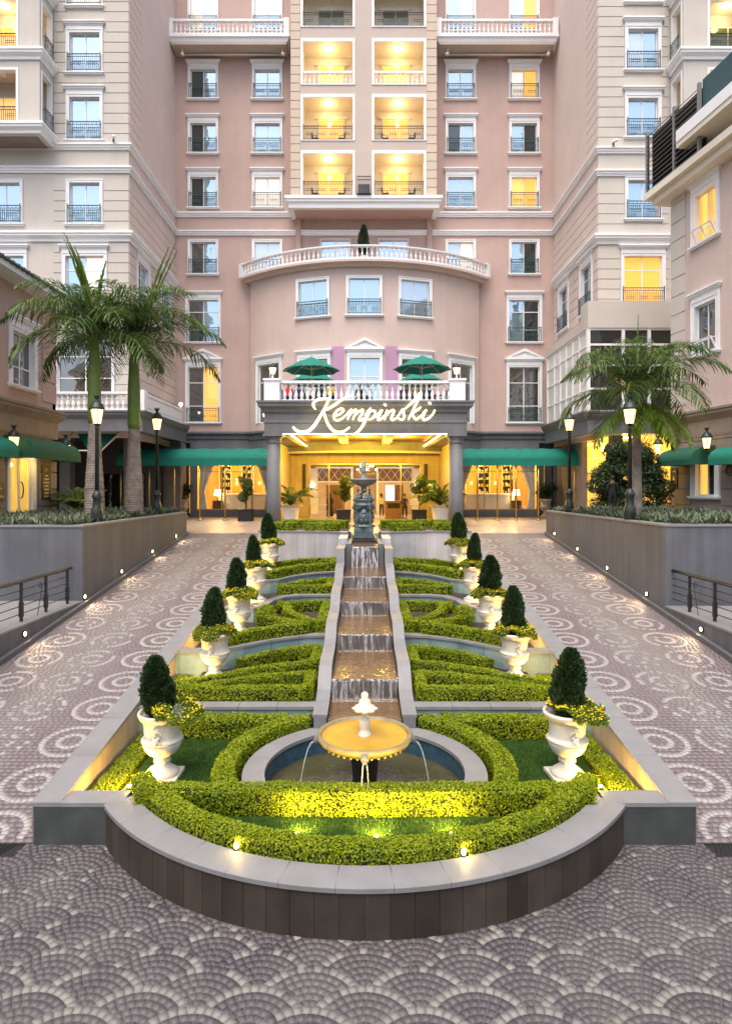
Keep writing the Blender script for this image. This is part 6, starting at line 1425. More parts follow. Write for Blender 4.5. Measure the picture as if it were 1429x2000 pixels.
# right near building, its wall turned eight degrees
ua = math.atan2(-.9903, .1387); P0 = Vector((16.0, 32.9)); uv = Vector((.1387, -.9903)); nv = Vector((.9903, .1387))
def fr2(u, y, z): p = P0+uv*u+nv*y; return (p.x, p.y, z)
def M2(u, z, out=0): p = P0+uv*u-nv*out; return TR(p.x, p.y, z, ua)
def uof(px): return ((px-CX)*32.9-16*F)/(.1387*F+.9903*(px-CX))
def dof(px): return 32.9-.9903*uof(px)
rb_ = thing('low_beige_building', 'pink edge building with stone ground floor, lit windows and louvred rooftop screen', 'building', (16, 31, 3.5))
UW = uof(1377); dW = dof(1377); L2 = 9.0
rops = []; rws = []
for (yt, yb, g, w) in ((372, 470, (g_amber, g_amber), 1.5), (592, 690, (g_mid, g_mid), 1.5)):
    zb = PZ(yb, dW); h = (yb-yt)*dW/F; rops.append(op_(UW, zb, w, h, .25)); rws.append((zb, w, h, g))
zc2 = 8.1
rw = wall_sheet(fr2, 0, L2, zc2, 22.0, rops).build('wall', m_pink, rb_)
for (zb, w, h, g) in rws: window(rb_, M2(UW, zb), w, h, g, True, False, .30, True, .25)
for i, z_ in enumerate((rws[0][0], rws[1][0])):
    p = M2(UW, z_+.05) @ Matrix.Translation((.1, -.02, .0)) @ Matrix.Rotation(R(28), 4, 'X')
    link('awning_sash', cached('sash', lambda: MB().box(-.7, .7, -.03, .03, 0, .06).box(-.7, .7, -.03, .03, .62, .68).box(-.7, -.64, -.03, .03, .061, .619).box(.64, .7, -.03, .03, .061, .619).box(-.03, .03, -.03, .03, .061, .619).mesh('awning_sash', m_white)), rb_, False, p)
panels(rw, fr2, lambda z: [(.005, 1.15)], 9.1, 20.0, .95, m_beige)
wall_sheet(lambda u, y, z: (u, P0.y-y, z) if False else (-u, P0.y-y+.0, z), -24, -16.01, 3.3, 22, [], .3).build('end_wall', m_pink, rb_)
gu, gw2 = uof(1377), 1.35; gz0, gz1 = PZ(969, dof(1377)), PZ(905, dof(1377))
rg = wall_sheet(fr2, 0, L2, 3.2, zc2, [op_(gu, gz0, gw2, gz1-gz0, .35)], .3).build('ground_wall', m_tan, rb_)
panels(rg, fr2, lambda z: [(.005, gu-1.1), (gu+1.1, L2)] if gz0-.25 < z < gz1+.4 else [(.005, L2)], 3.3, 7.4, .78, m_tan)
window(rb_, M2(gu, gz0), gw2, gz1-gz0, (g_yel, g_mid), False, False, 0, True, .35)
sweep_part(rb_, 'stone_cornice', [(22, P0.y+.0), (P0.x, P0.y), tuple(P0+uv*L2)], CGB, zc2-.75, m_tan)
ra = thing('door_awning', 'dark green quarter round awning over the white framed shop window with wall lantern', 'awning', (16, 30, 6.5)); awning(ra, lambda u, o, z: fr2(u, -.05-o, z), gu-1.9, gu+.75, 6.9, 5.95, 1.25, m_awn2)
ra = thing('door_awning', 'green awning edge beside the round script logo on the stone wall', 'awning', (17, 28.6, 6.5)); awning(ra, lambda u, o, z: fr2(u, -.05-o, z), uof(1429)-.35, uof(1429)+2.0, 6.75, 5.9, .9, m_awn)
rs_ = thing('restroom_sign', 'narrow dark sign with arrow and triangular figure on the stone wall corner', 'sign', fr2(.75, -.08, 5)); u_ = uof(1318)
b = MB(); b.box(u_-.28, u_+.28, -.10, -.05, PZ(954, dof(1318)), PZ(914, dof(1318)), fr2); b.build('board', m_sign, rs_)
zt_ = PZ(914, dof(1318)); b = MB(); b.add([fr2(u_, -.105, zt_-.38), fr2(u_-.12, -.105, zt_-.64), fr2(u_+.12, -.105, zt_-.64)], [(0, 1, 2)]); b.box(u_-.06, u_+.08, -.106, -.101, zt_-.2, zt_-.16, fr2); b.add([fr2(u_+.14, -.106, zt_-.18), fr2(u_+.06, -.106, zt_-.1), fr2(u_+.06, -.106, zt_-.26)], [(0, 2, 1)]); b.box(u_-.2, u_+.2, -.106, -.101, zt_-.84, zt_-.80, fr2); b.build('figure', m_gold, rs_)
lg = thing('wall_logo', 'dark round script logo with a letter D on the stone wall', 'sign', fr2(uof(1429), -.1, 5.9))
uL = uof(1429)+.1; zL = PZ(914, 28.5); b = MB()
b.tube([fr2(uL+.42*math.cos(a), -.09, zL-.12+.22*math.sin(a)) for a in np.linspace(2.2, 6.0, 18)], .03, 6); b.tube([fr2(uL-.1+.02*k, -.09, zL+.25-.1*k) for k in range(5)], .03, 6); b.tube([fr2(uL-.1+.28*math.sin(a), -.09, zL+.03+.22*math.cos(a)) for a in np.linspace(0, PI, 10)], .03, 6); b.build('lettering', m_wood, lg)
# louvred screen on its ledge
lv = thing('louvre_screen', 'slatted grey louvre screen standing on the overhanging ledge of the edge building', 'screen', fr2(1, -.6, 20.2))
zl = PZ(372, 32.4)
b = MB(); b.box(-.9, L2, -1.0, .6, zl, zl+.35, fr2); b.build('ledge', m_cream, lv)
MB().box(-.6, L2, -.7, .5, zl-.35, zl-.002, fr2).build('ledge_soffit', m_cream, lv)
ud = [-.75, 1.55, 3.4]
for u in ud: MB().box(u-.07, u+.07, -.95, -.8, zl+.36, zl+3.6, fr2).build('post', m_cope, lv)
for k in range(2):
    for i in range(13):
        z = zl+.45+.24*i; b = MB(); u0_, u1_ = ud[k]+.08, ud[k+1]-.08
        b.add([fr2(u0_, -.95, z), fr2(u1_, -.95, z), fr2(u1_, -.80, z+.13), fr2(u0_, -.80, z+.13), fr2(u0_, -.94, z-.03), fr2(u1_, -.94, z-.03), fr2(u1_, -.79, z+.10), fr2(u0_, -.79, z+.10)], [(0, 1, 2, 3), (7, 6, 5, 4), (0, 4, 5, 1), (1, 5, 6, 2), (2, 6, 7, 3), (3, 7, 4, 0)]); b.build('slat', m_cope, lv)
MB().box(ud[0], ud[2], -.6, -.5, zl+.36, zl+3.5, fr2).build('backing', m_dark, lv)
rv = thing('roof_eave', 'pale projecting roof eave with dark louvred box above the lit upper window', 'roof', fr2(5, -.5, 22))
MB().box(2.35, L2, -1.35, .5, zl+1.35, zl+1.9, fr2).build('slab', m_white, rv); MB().box(2.3, L2, -1.3, .4, zl+1.1, zl+1.349, fr2).build('soffit', m_cream, rv); MB().box(3.5, L2, -.78, .4, zl+1.9, zl+3.7, fr2).build('box', m_rail, rv)
# ================================================================ lamps
def lantern(t, z, k=1.0):
    MB().lathe([(.05, z), (.10*k, z+.04), (.13*k, z+.08)], 6).build('cradle', m_lampm, t, True)
    MB().lathe([(.135*k, z+.081), (.215*k, z+.55*k)], 6, cap=False).build('glass', e_lamp, t, True)
    b = MB()
    for i in range(6):
        a = 2*PI*i/6; b.tube([(.138*k*math.cos(a), .138*k*math.sin(a), z+.08), (.22*k*math.cos(a), .22*k*math.sin(a), z+.55*k)], .012, 4)
    b.build('glazing_bars', m_lampm, t, True)
    zz = z+.55*k
    b = MB().lathe([(.25*k, zz), (.27*k, zz+.04), (.23*k, zz+.09), (.20*k, zz+.17*k), (.12*k, zz+.26*k), (.06*k, zz+.30*k), (.05*k, zz+.36*k), (.10*k, zz+.42*k), (.12*k, zz+.46*k)], 8)
    for i in range(6): a = 2*PI*i/6; b.tube([(.09*k*math.cos(a), .09*k*math.sin(a), zz+.44*k), (.13*k*math.cos(a), .13*k*math.sin(a), zz+.52*k)], [.02, .006], 5)
    b.build('cap', m_lampm, t, True); plight('lantern_lamp', (t.location.x, t.location.y, t.location.z+z+.34*k), 16, (1, .62, .24), .1, t)
def lamp_post(loc, H, label):
    t = thing('lamp_post', label, 'street lamp', loc, 0, 'lamp posts in the planters'); h = H-1.05
    MB().lathe([(.20, 0), (.19, .55), (.15, .62), (.13, .9), (.16, .95), (.17, 1.02), (.12, 1.1), (.075, 1.2)], 12).build('base', m_lampm, t, True)
    MB().lathe([(.072, 1.19), (.06, h-.1), (.085, h-.06), (.05, h)], 12).build('post', m_lampm, t, True); lantern(t, h); return t
lamp_post((PX(190, 21.2), 21.2, 3.6), 4.42, 'tall lamp post with glowing lantern in the planter beside two palms, by its outer corner')
lamp_post((PX(307, 28), 28, 3.6), 4.85, 'tall lamp post with glowing lantern in the two palm planter, at its plaza end')
lamp_post((PX(1229, 21.2), 21.2, 3.67), 4.35, 'tall lamp post with glowing lantern in the planter beside one palm, by its outer corner')
lamp_post((PX(1111, 28), 28, 3.67), 4.75, 'tall lamp post with glowing lantern in the one palm planter, at its plaza end')
def wall_lamp(x, y, z, wx, wy, label):
    t = thing('wall_lantern', label, 'wall lamp', (x, y, z), 0, 'lanterns on wall brackets')
    lantern(t, .0, 1.0); MB().tube([(0, 0, .02), (0, 0, -.12), (wx*.6, wy*.6, -.18), (wx, wy, -.12)], .025, 6).lathe([(.07, -.02), (.07, .02)], 8, (wx, wy, -.12)).build('bracket', m_lampm, t, True); return t
wall_lamp(PX(28, 25.0), 25.0, PZ(881, 25.0), XL-PX(28, 25.0), 0, 'wall lantern between the two green awnings of the low pink building')
wall_lamp(PX(129, 29.0), 29.0, PZ(893, 29.0), XL-PX(129, 29.0), .1, 'wall lantern at the corner beyond the green door awning of the low pink building')
p1 = fr2(uof(1408), -.75, 0); p2 = fr2(.15, -.85, 0)
wall_lamp(p1[0], p1[1], PZ(879, p1[1]), nv.x*.73, nv.y*.73, 'wall lantern beside the round script logo on the edge building')
wall_lamp(p2[0], p2[1], PZ(889, p2[1]), nv.x*.83, nv.y*.83, 'wall lantern against the dark tree at the corner of the edge building')
# ================================================================ palms
def frond(seed, L, el, droop, young=False, wl=.62):
    g = np.random.default_rng(seed); n = 30; pts = []; p = np.zeros(3); a = el; st = L/n
    for i in range(n+1):
        pts.append(p.copy()); a2 = a-droop*(i/n)**1.3; p = p+st*np.array([math.cos(a2), 0, math.sin(a2)])
    pts = np.array(pts); V = []; Q = []
    for i in range(3, n+1):
        t = i/n; c = pts[i]; tg = pts[i]-pts[i-1]; tg /= np.linalg.norm(tg)
        ll = wl*(math.sin(PI*min(1, t*.92+.08)**.8)*.9+.16)*g.uniform(.85, 1.1)
        for s in (-1, 1):
            for k in range(2):
                cc = c-tg*st*(k/2.0+g.uniform(0, .1)); dv = np.array([0, s*1.0, 0])*.75+tg*.62+np.array([0, 0, .22 if k == 1 else -.1 if k == 0 else .05])+g.normal(size=3)*.10
                if young: dv = tg*1.1+np.array([0, s*.22, 0])+g.normal(size=3)*.05
                dv /= np.linalg.norm(dv); sdv = np.cross(dv, [0, 0, 1]); sdv /= np.linalg.norm(sdv)+1e-6; w = .021+.010*g.random()
                d1 = cc+dv*ll*.45; d2 = cc+dv*ll*.8+np.array([0, 0, -ll*.16*(not young)]); d3 = cc+dv*ll+np.array([0, 0, -ll*.40*(not young)])
                b = len(V); V += [cc-sdv*w*.4, cc+sdv*w*.4, d1+sdv*w, d1-sdv*w, d2+sdv*w*.8, d2-sdv*w*.8, d3+sdv*.003, d3-sdv*.003]
                Q += [(b, b+1, b+2, b+3), (b+3, b+2, b+4, b+5), (b+5, b+4, b+6, b+7)]
    r = MB().tube([tuple(q) for q in pts], [max(.008, .045*(1-i/n)) for i in range(n+1)], 5); rv_, rq = mbnp(r)
    V2, Q2, mi = merge_np([(np.array(V), np.array(Q), 0), (rv_, rq, 1)])
    return np_mesh('frond', V2, Q2, [l_palmy if young else l_palm, m_shaft], mi)
def palm(label, x, y, z0, zr, zc, r0, rtop, fr, group='palms in the planters', bulge=1.0):
    t = thing('palm_tree', label, 'palm tree', (x, y, z0), 0, group)
    H = zr-z0; n = 40; pr = []
    for i in range(n+1):
        u = i/n; r = r0*(1-u)**1.0+rtop*u; r = r*(1+.10*bulge*math.sin(PI*min(1, u*1.5)))*(1+.02*math.sin(i*2.3))
        pr += [(r, u*H), (r*1.05, u*H+.02), (r, u*H+.04)] if i < n else [(r, u*H)]
    MB().lathe(pr, 22).build('trunk', m_trunk, t, True)
    MB().lathe([(rtop*1.02, H), (rtop*1.18, H+.25), (rtop*1.1, (H+zc-z0)/2), (rtop*.75, zc-z0), (rtop*.4, zc-z0+.35), (.02, zc-z0+.6)], 18).build('crownshaft', m_shaft, t, True)
    for i, (az, L, el, dp, yg, wl) in enumerate(fr):
        o = link('frond', frond(abs(int(x*100))+i*7+500, L, R(el), R(dp), bool(yg), wl), t, True); o.location = (0, 0, zc-z0+.05-(.35 if yg is None else 0))
        if yg is None: o.data.materials[0] = l_palmy
        o.rotation_euler = (0, 0, 0); o.rotation_euler = (0, 0, R(az))
    return t
def fset(seed, n, L, spears=1):
    g = np.random.default_rng(seed); out = []
    for i in range(n):
        az = 360*i/n+g.uniform(-12, 12); lvl = i % 3
        out.append((az, L*g.uniform(.88, 1.1), (78, 52, 20)[lvl]+g.uniform(-8, 8), (118, 112, 100)[lvl]+g.uniform(-12, 12), False, 1.0))
    return out
d1_, d2_, d3_ = 24.0, 26.0, 24.0
palm('tall palm with thick ringed trunk behind the corner lamp post, leaning spear of new leaf', PX(185, d1_), d1_, 3.55, PZ(828, d1_), PZ(668, d1_), .36, .21, fset(1, 19, 3.6)+[(178, 4.3, 84, 24, True, .7), (190, 3.9, 80, 14, True, .7), (172, 4.0, 82, 20, True, .7), (184, 3.6, 86, 18, True, .7), (0, 3.0, 86, 10, True, .6)])
palm('tall palm with ringed trunk between the two lamp posts of its planter', PX(262, d2_), d2_, 3.55, PZ(838, d2_), PZ(678, d2_), .36, .22, fset(2, 20, 4.1)+[(10, 4.6, 70, 2, True, .6), (6, 4.3, 73, 4, True, .6), (14, 4.4, 68, 2, True, .6)])
palm('single slender palm with yellowing lower fronds in front of the dark round tree', PX(1242, d3_), d3_, 3.6, PZ(850, d3_), PZ(770, d3_), .22, .15, fset(5, 17, 3.6)+[(0, 3.0, 89, 1, True, .12)]+[(a_, 2.7, -18, 60, None, .8) for a_ in (200, 235, 262, 290, 330, 20)], bulge=0)
# ================================================================ planter ground cover, shrubs, tree
def cover(label, sd, n, x0, x1, y0, y1, z):
    g = np.random.default_rng(5+sd); V = []; Q = []
    for i in range(n):
        cx, cy = g.uniform(x0, x1), g.uniform(y0, y1); H = g.uniform(.22, .52); k = g.integers(7, 13)
        for j in range(k):
            a = g.uniform(0, 2*PI); ln = H*g.uniform(.7, 1.2); lean = g.uniform(.35, .9); w = g.uniform(.022, .05)
            dv = np.array([math.cos(a)*lean, math.sin(a)*lean, 1.0]); dv /= np.linalg.norm(dv); s_ = np.array([-math.sin(a), math.cos(a), 0])
            b0 = np.array([cx, cy, z]); m1 = b0+dv*ln*.55; e = b0+dv*ln+np.array([math.cos(a), math.sin(a), -.3])*ln*.22; b = len(V)
            V += [b0-s_*w*.4, b0+s_*w*.4, m1+s_*w, m1-s_*w, e+s_*.004, e-s_*.004]; Q += [(b, b+1, b+2, b+3), (b+3, b+2, b+4, b+5)]
    o = stuff(link('ground_cover', np_mesh('ground_cover', np.array(V), np.array(Q), [l_cover]))); o['label'] = label; o['category'] = 'ground cover'
cover('grey green strappy ground cover filling the two palm planter', -1, 1500, -14, -8.95, 19.4, 30.3, 3.58)
cover('grey green strappy ground cover filling the one palm planter', 1, 1500, 9.1, 14.5, 18.6, 30.3, 3.65)
def leafy(name, label, cat, loc, clumps, leaf, n, lm, trunk_r=.05, group=None):
    t = thing(name, label, cat, loc, 0, group); parts = []
    tot = sum(c[3]**2 for c in clumps)
    for (cx, cy, cz_, r) in clumps:
        m = int(n*r*r/tot); N = RNG.normal(size=(m, 3)); N /= np.linalg.norm(N, axis=1)[:, None]
        P = np.array([cx, cy, cz_])+N*r*(RNG.uniform(.35, 1.08, m)**.5)[:, None]*np.array([1, 1, .85]); v, q = leaves(P, N+np.array([0, 0, .4]), leaf, .42, .8); parts.append((v, q, 0))
    V, Q, mi = merge_np(parts); link('crown', np_mesh('crown', V, Q, [lm], mi), t, True)
    b = MB(); zt = max(c[2] for c in clumps); b.tube([(0, 0, 0), (.03, .02, zt*.4), (0, 0, zt*.9)], [trunk_r, trunk_r*.7, trunk_r*.3], 7)
    for (cx, cy, cz_, r) in clumps[:12]: b.tube([(0, 0, max(.05, cz_*.45)), (cx*.6, cy*.6, cz_*.8), (cx, cy, cz_)], [trunk_r*.5, trunk_r*.35, trunk_r*.12], 5)
    b.build('trunk', m_bark, t, True); return t
g = np.random.default_rng(9); cl = []
for i in range(120):
    v = g.normal(size=3); v /= np.linalg.norm(v); rr = g.uniform(.55, 1)
    cl.append((v[0]*rr*2.0, v[1]*rr*1.4, 2.35+v[2]*rr*2.15, g.uniform(.28, .55)))
cl = [c for c in cl if c[2] > .35]
leafy('round_tree', 'dense dark green round tree behind the single palm', 'tree', (PX(1232, 31.8), 31.8, ZP), [(c[0], c[1]*.0+c[1]*.5, c[2]+.05, c[3]) for c in cl], .15, 34000, l_tree, .16)
for k, (px, d, lab) in enumerate(((480, 42.2, 'potted ficus under the green canopy outside the lounge with two palms nearby'), (671, 41, 'potted ficus in a dark box, before the dark robed guest in the lobby'), (818, 41, 'potted ficus in a dark box beside the crest board'))):
    x = PX(px, d); pt = thing('planter_box', 'square black planter box holding the %s' % lab.split(' under')[0].split(',')[0].split(' beside')[0]+(' outside the lounge', ' before the lobby guest', ' beside the crest board')[k], 'planter', (x, d, ZP))
    MB().box(-.45, .45, -.45, .45, .0, .72).build('box', m_black, pt, True); MB().box(-.49, .49, -.49, .49, .72, .80).build('rim', m_black, pt, True)
    c = [(g.normal(0, .22), g.normal(0, .2), .7+i*.12, g.uniform(.22, .4)) for i in range(12)]
    leafy('potted_ficus', lab, 'plant', (x, d, ZP+.78), c, .13, 2600, l_ficus, .035)
u_me = None
for s, px in ((-1, 568), (1, 859)):
    d = 38.5; x = PX(px, d)
    pt = thing('white_planter', 'white fluted planter beside the porch column, '+SN[s], 'planter', (x, d, ZP), 0, 'white planters at the porch')
    MB().box(-.42, .42, -.42, .42, 0, .12).lathe([(.40, .12), (.42, .25), (.50, .95), (.58, 1.02)], 24, (0, 0, 0), lambda a, z: 1+.03*math.cos(16*a)).build('pot', m_white, pt, True)
    MB().lathe([(.58, 1.02), (.72, 1.10), (.74, 1.16), (.60, 1.16), (.55, 1.1), (0, 1.08)], 28).build('rim', m_urn, pt, True)
    t = thing('potted_palm', 'arching palm in the white planter by the porch column, '+SN[s], 'plant', (x, d, ZP+1.1), 0, 'potted palms at the porch')
    for i in range(15):
        o = link('frond', frond(940+i+s*40, g.uniform(1.5, 2.3), R(g.uniform(45, 82)), R(g.uniform(60, 130)), False, .42), t, True); o.rotation_euler = (0, 0, R(24*i+g.uniform(-8, 8)))
for s, px in ((-1, 358), (1, 1064)):
    x = PX(px, 47.6); cu = copy_tree(urn0, (x, 47.55, ZP), 0, 'white classical urn in the dark niche at the canopy end, '+SN[s], 1.35); cu['group'] = 'urns in the wall niches'
    c = [(g.normal(0, .28), g.normal(0, .15), .35+g.uniform(0, .7), g.uniform(.25, .42)) for i in range(10)]
    leafy('niche_plant', 'dark bushy plant in the niche urn, '+SN[s], 'plant', (x, 47.55, ZP+1.33), c, .14, 2200, l_tree, .04, 'plants in the wall niches')
# yellow-lit cycad under the left lantern
t = thing('cycad', 'yellow green cycad glowing between the stone wall and first palm', 'plant', (PX(150, 29.5), 29.5, 3.5))
MB().lathe([(.16, 0), (.18, .2), (.1, .5)], 10).build('trunk', m_bark, t, True)
for i in range(16):
    o = link('frond', frond(1200+i, g.uniform(1.3, 1.8), R(g.uniform(35, 80)), R(g.uniform(50, 90)), False, .34), t, True); o.location = (0, 0, .45); o.rotation_euler = (0, 0, R(22.5*i)); o.data.materials[0] = l_palmy
cp = MB(); tp = thing('potted_topiary', 'small upright green topiary on the round bay roof terrace', 'plant', (PX(710, 44.2), 44.4, 20.74))
MB().lathe([(.25, 0), (.3, .5)], 12).build('pot', m_urn, tp, True); o = link('foliage', cyp[0], tp, True); o.location = (0, 0, .5); o.scale = (1.7, 1.7, 2.2)
# ================================================================ tiered fountain at the top of the cascade
tf = thing('tiered_fountain', 'tall dark bronze tiered fountain with cherubs and fluted bowl above the cascade', 'fountain', (0-.04, 24.35, 2.98))
K = .003277*1.0
MB().box(-.42, .42, -.42, .42, 0, .12).box(-.37, .37, -.37, .37, .12, .40).build('base', m_bronze, tf, True)
MB().lathe([(.44, .40), (.46, .44), (.36, .50), (.33, .54)], 8).lathe([(.335, .54), (.345, .8), (.33, 1.16)], 8).lathe([(.33, 1.16), (.40, 1.20), (.42, 1.27), (.36, 1.32), (.34, 1.36), (.42, 1.42), (.43, 1.47), (.3, 1.48)], 16).build('pedestal', m_bronze, tf, True)
for i in range(4):
    a = PI/4+PI/2*i; sh = MB(); sh.lathe([(.02, 1.02), (.12, 1.08), (.21, 1.17), (.20, 1.18), (.1, 1.12), (0, 1.10)], 18, (.36*math.cos(a), .36*math.sin(a), 0), lambda a_, z: 1+.06*math.cos(9*a_)); sh.build('shell_bowl', m_bronze, tf, True)
    a = PI/2*i-PI/2; rl_ = MB(); cx_, cy_ = .325*math.cos(a), .325*math.sin(a)
    rl_.ball((cx_, cy_, .95), .07, 10, 7).ball((cx_, cy_, .80), .09, 10, 7, 1, 1, 1.5).ball((cx_-.06*math.sin(a), cy_+.06*math.cos(a), .66), .06, 8, 6, 1, 1, 1.8).ball((cx_+.07*math.sin(a), cy_-.07*math.cos(a), .64), .06, 8, 6, 1, 1, 1.8); rl_.build('relief_figure', m_bronze, tf, True)
MB().lathe([(.13, 1.47), (.10, 1.6), (.09, 1.9), (.14, 1.98)], 14).build('stem', m_bronze, tf, True)
for i in range(4):
    a = PI/2*i-PI/2+.15; ch_ = MB(); R_ = .22; ex, ey = R_*math.cos(a), R_*math.sin(a); tx_, ty_ = -math.sin(a), math.cos(a)
    ch_.ball((ex, ey, 1.62), .085, 10, 8, 1, 1, 1.35).ball((ex*1.05, ey*1.05, 1.83), .062, 10, 8).ball((ex, ey, 1.53), .095, 10, 7, 1, 1, .8)
    for e in (-1, 1):
        ch_.tube([(ex+tx_*.05*e, ey+ty_*.05*e, 1.53), (ex*1.5+tx_*.06*e, ey*1.5+ty_*.06*e, 1.56), (ex*1.55+tx_*.06*e, ey*1.55+ty_*.06*e, 1.46)], [.045, .038, .025], 7)
        ch_.tube([(ex+tx_*.08*e, ey+ty_*.08*e, 1.72), (ex+tx_*.14*e, ey+ty_*.14*e, 1.66 if e > 0 else 1.82), (ex*.9+tx_*.12*e, ey*.9+ty_*.12*e, 1.60 if e > 0 else 1.95)], [.032, .028, .02], 6)
    ch_.build('cherub', m_bronze2, tf, True)
MB().lathe([(.12, 1.96), (.22, 2.0), (.38, 2.08), (.48, 2.18), (.53, 2.22), (.53, 2.26), (.47, 2.25), (.36, 2.17), (0, 2.12)], 56, (0, 0, 0), lambda a, z: 1+(.035*math.cos(28*a) if 1.98 < z < 2.2 else 0)).build('fluted_bowl', m_bronze2, tf, True)
MB().lathe([(.15, 2.12), (.12, 2.3), (.09, 2.42), (.08, 2.50), (.13, 2.54), (.10, 2.58), (.12, 2.66), (.10, 2.78), (.05, 2.9), (.03, 2.98), (0, 3.0)], 20, (0, 0, 0), lambda a, z: 1+(.08*math.cos(8*a+z*30) if z > 2.58 else 0)).build('finial', m_bronze2, tf, True)
for i in range(6):
    a = -PI/2+.5+i*PI/3; MB().tube([((.30+.35*t)*math.cos(a)*.9, (.3+.35*t)*math.sin(a)*.9, 1.72-1.5*t*t) for t in np.linspace(0, 1, 8)], .008, 5).build('water_jet', w_jet, tf, True)
# ================================================================ umbrellas, tables, guests on the porch terrace
def umbrella(x, y, z, label):
    t = thing('parasol', label, 'umbrella', (x, y, z), 0, 'green parasols on the porch terrace')
    MB().lathe([(.28, 0), (.28, .08), (.04, .12)], 14).build('base', m_gdark, t, True); MB().tube([(0, 0, .1), (0, 0, 3.05)], .03, 8).build('pole', m_cream, t, True)
    k = 8; b = MB(); vs = [(0, 0, 3.05)]
    for rr, zz in ((.85, 2.68), (1.72, 2.22)):
        for i in range(2*k): a = 2*PI*i/(2*k); e = rr*(1 if i % 2 == 0 else .925); vs.append((e*math.cos(a), e*math.sin(a), zz+(0 if i % 2 == 0 else .04)))
    n = 2*k; fs = [(0, 1+i, 1+(i+1) % n) for i in range(n)]+[(1+i, 1+n+i, 1+n+(i+1) % n, 1+(i+1) % n) for i in range(n)]
    b.add(vs, fs); b.build('canopy', m_awn, t, True)
    for i in range(k):
        a = 2*PI*i/k; MB().tube([(.0, 0, 2.30), (1.0*math.cos(a), 1.0*math.sin(a), 2.56)], .012, 5).tube([(0, 0, 3.0), (1.70*math.cos(a), 1.70*math.sin(a), 2.20)], .012, 5).build('rib', m_cream, t, True)
    MB().ball((0, 0, 3.1), .05, 8, 6).build('finial', m_brass, t, True); return t
ZTF = ZB-.03
UMB = [(PX(608, 37), 37, 'front green parasol on the porch terrace, two-palm side'), (PX(824, 36.6), 36.6, 'front green parasol on the porch terrace, one-palm side'), (PX(612, 41), 41.2, 'green parasol nearer the round bay windows, two-palm side'), (PX(822, 41), 41.2, 'green parasol nearer the round bay windows, one-palm side')]
for (x, y, l) in UMB: umbrella(x, y, ZTF, l)
def skin_mesh(name, joints, edges, parts):
    me = bpy.data.meshes.new('tmp'); me.from_pydata([j[0] for j in joints], edges, []); o = bpy.data.objects.new('tmp', me); COL.objects.link(o)
    md = o.modifiers.new('s', 'SKIN'); md.use_smooth_shade = True; sv = me.skin_vertices[0].data
    for i, j in enumerate(joints): sv[i].radius = (j[1], j[2] if len(j) > 2 else j[1]); sv[i].use_root = (i == 0)
    o.modifiers.new('d', 'SUBSURF').levels = 1
    r = bpy.data.meshes.new_from_object(o.evaluated_get(bpy.context.evaluated_depsgraph_get())); r.name = name; bpy.data.objects.remove(o); return r
STJ = [((0, 0, .95), .16, .11), ((0, 0, 1.15), .15, .10), ((0, 0, 1.38), .17, .10), ((0, 0, 1.48), .07, .06), ((0, .01, 1.56), .075, .085), ((0, .01, 1.68), .08, .09), ((0, .01, 1.75), .045, .05),
       ((.10, 0, .88), .095), ((.11, -.01, .48), .065), ((.11, .02, .08), .042), ((.12, -.14, .035), .035), ((-.10, 0, .88), .095), ((-.12, -.03, .48), .065), ((-.12, .0, .08), .042), ((-.13, -.16, .035), .035),
       ((.20, 0, 1.40), .06), ((.25, .02, 1.12), .045), ((.20, -.16, .95), .034), ((.17, -.24, .96), .03), ((-.20, 0, 1.40), .06), ((-.25, .02, 1.12), .045), ((-.20, -.16, .95), .034), ((-.17, -.24, .96), .03)]
STE = [(0, 1), (1, 2), (2, 3), (3, 4), (4, 5), (5, 6), (0, 7), (7, 8), (8, 9), (9, 10), (0, 11), (11, 12), (12, 13), (13, 14), (2, 15), (15, 16), (16, 17), (17, 18), (2, 19), (19, 20), (20, 21), (21, 22)]
SIJ = [((0, 0, .50), .17, .12), ((0, .02, .72), .15, .11), ((0, .03, .95), .17, .11), ((0, .02, 1.05), .07, .06), ((0, .0, 1.12), .075, .085), ((0, .0, 1.24), .08, .09), ((0, .0, 1.31), .045, .05),
       ((.10, -.08, .50), .095), ((.12, -.46, .50), .07), ((.12, -.44, .08), .042), ((.12, -.58, .035), .035), ((-.10, -.08, .50), .095), ((-.12, -.46, .50), .07), ((-.12, -.44, .08), .042), ((-.12, -.58, .035), .035),
       ((.20, .02, .97), .06), ((.25, -.02, .72), .045), ((.18, -.24, .68), .034), ((.16, -.32, .70), .03), ((-.20, .02, .97), .06), ((-.25, -.02, .72), .045), ((-.18, -.24, .68), .034), ((-.16, -.32, .70), .03)]
PB_ = {'st': skin_mesh('person', STJ, STE, None), 'si': skin_mesh('person', SIJ, STE, None)}
m_skin = mat('skin', (.20, .11, .07), .6, .1, 5); m_hair = mat('hair', (.015, .012, .01), .7, .2, 5)
CL = {}
def cloth(c):
    if c not in CL: CL[c] = mat('cloth_%d' % len(CL), c, .85, .12, 4)
    return CL[c]
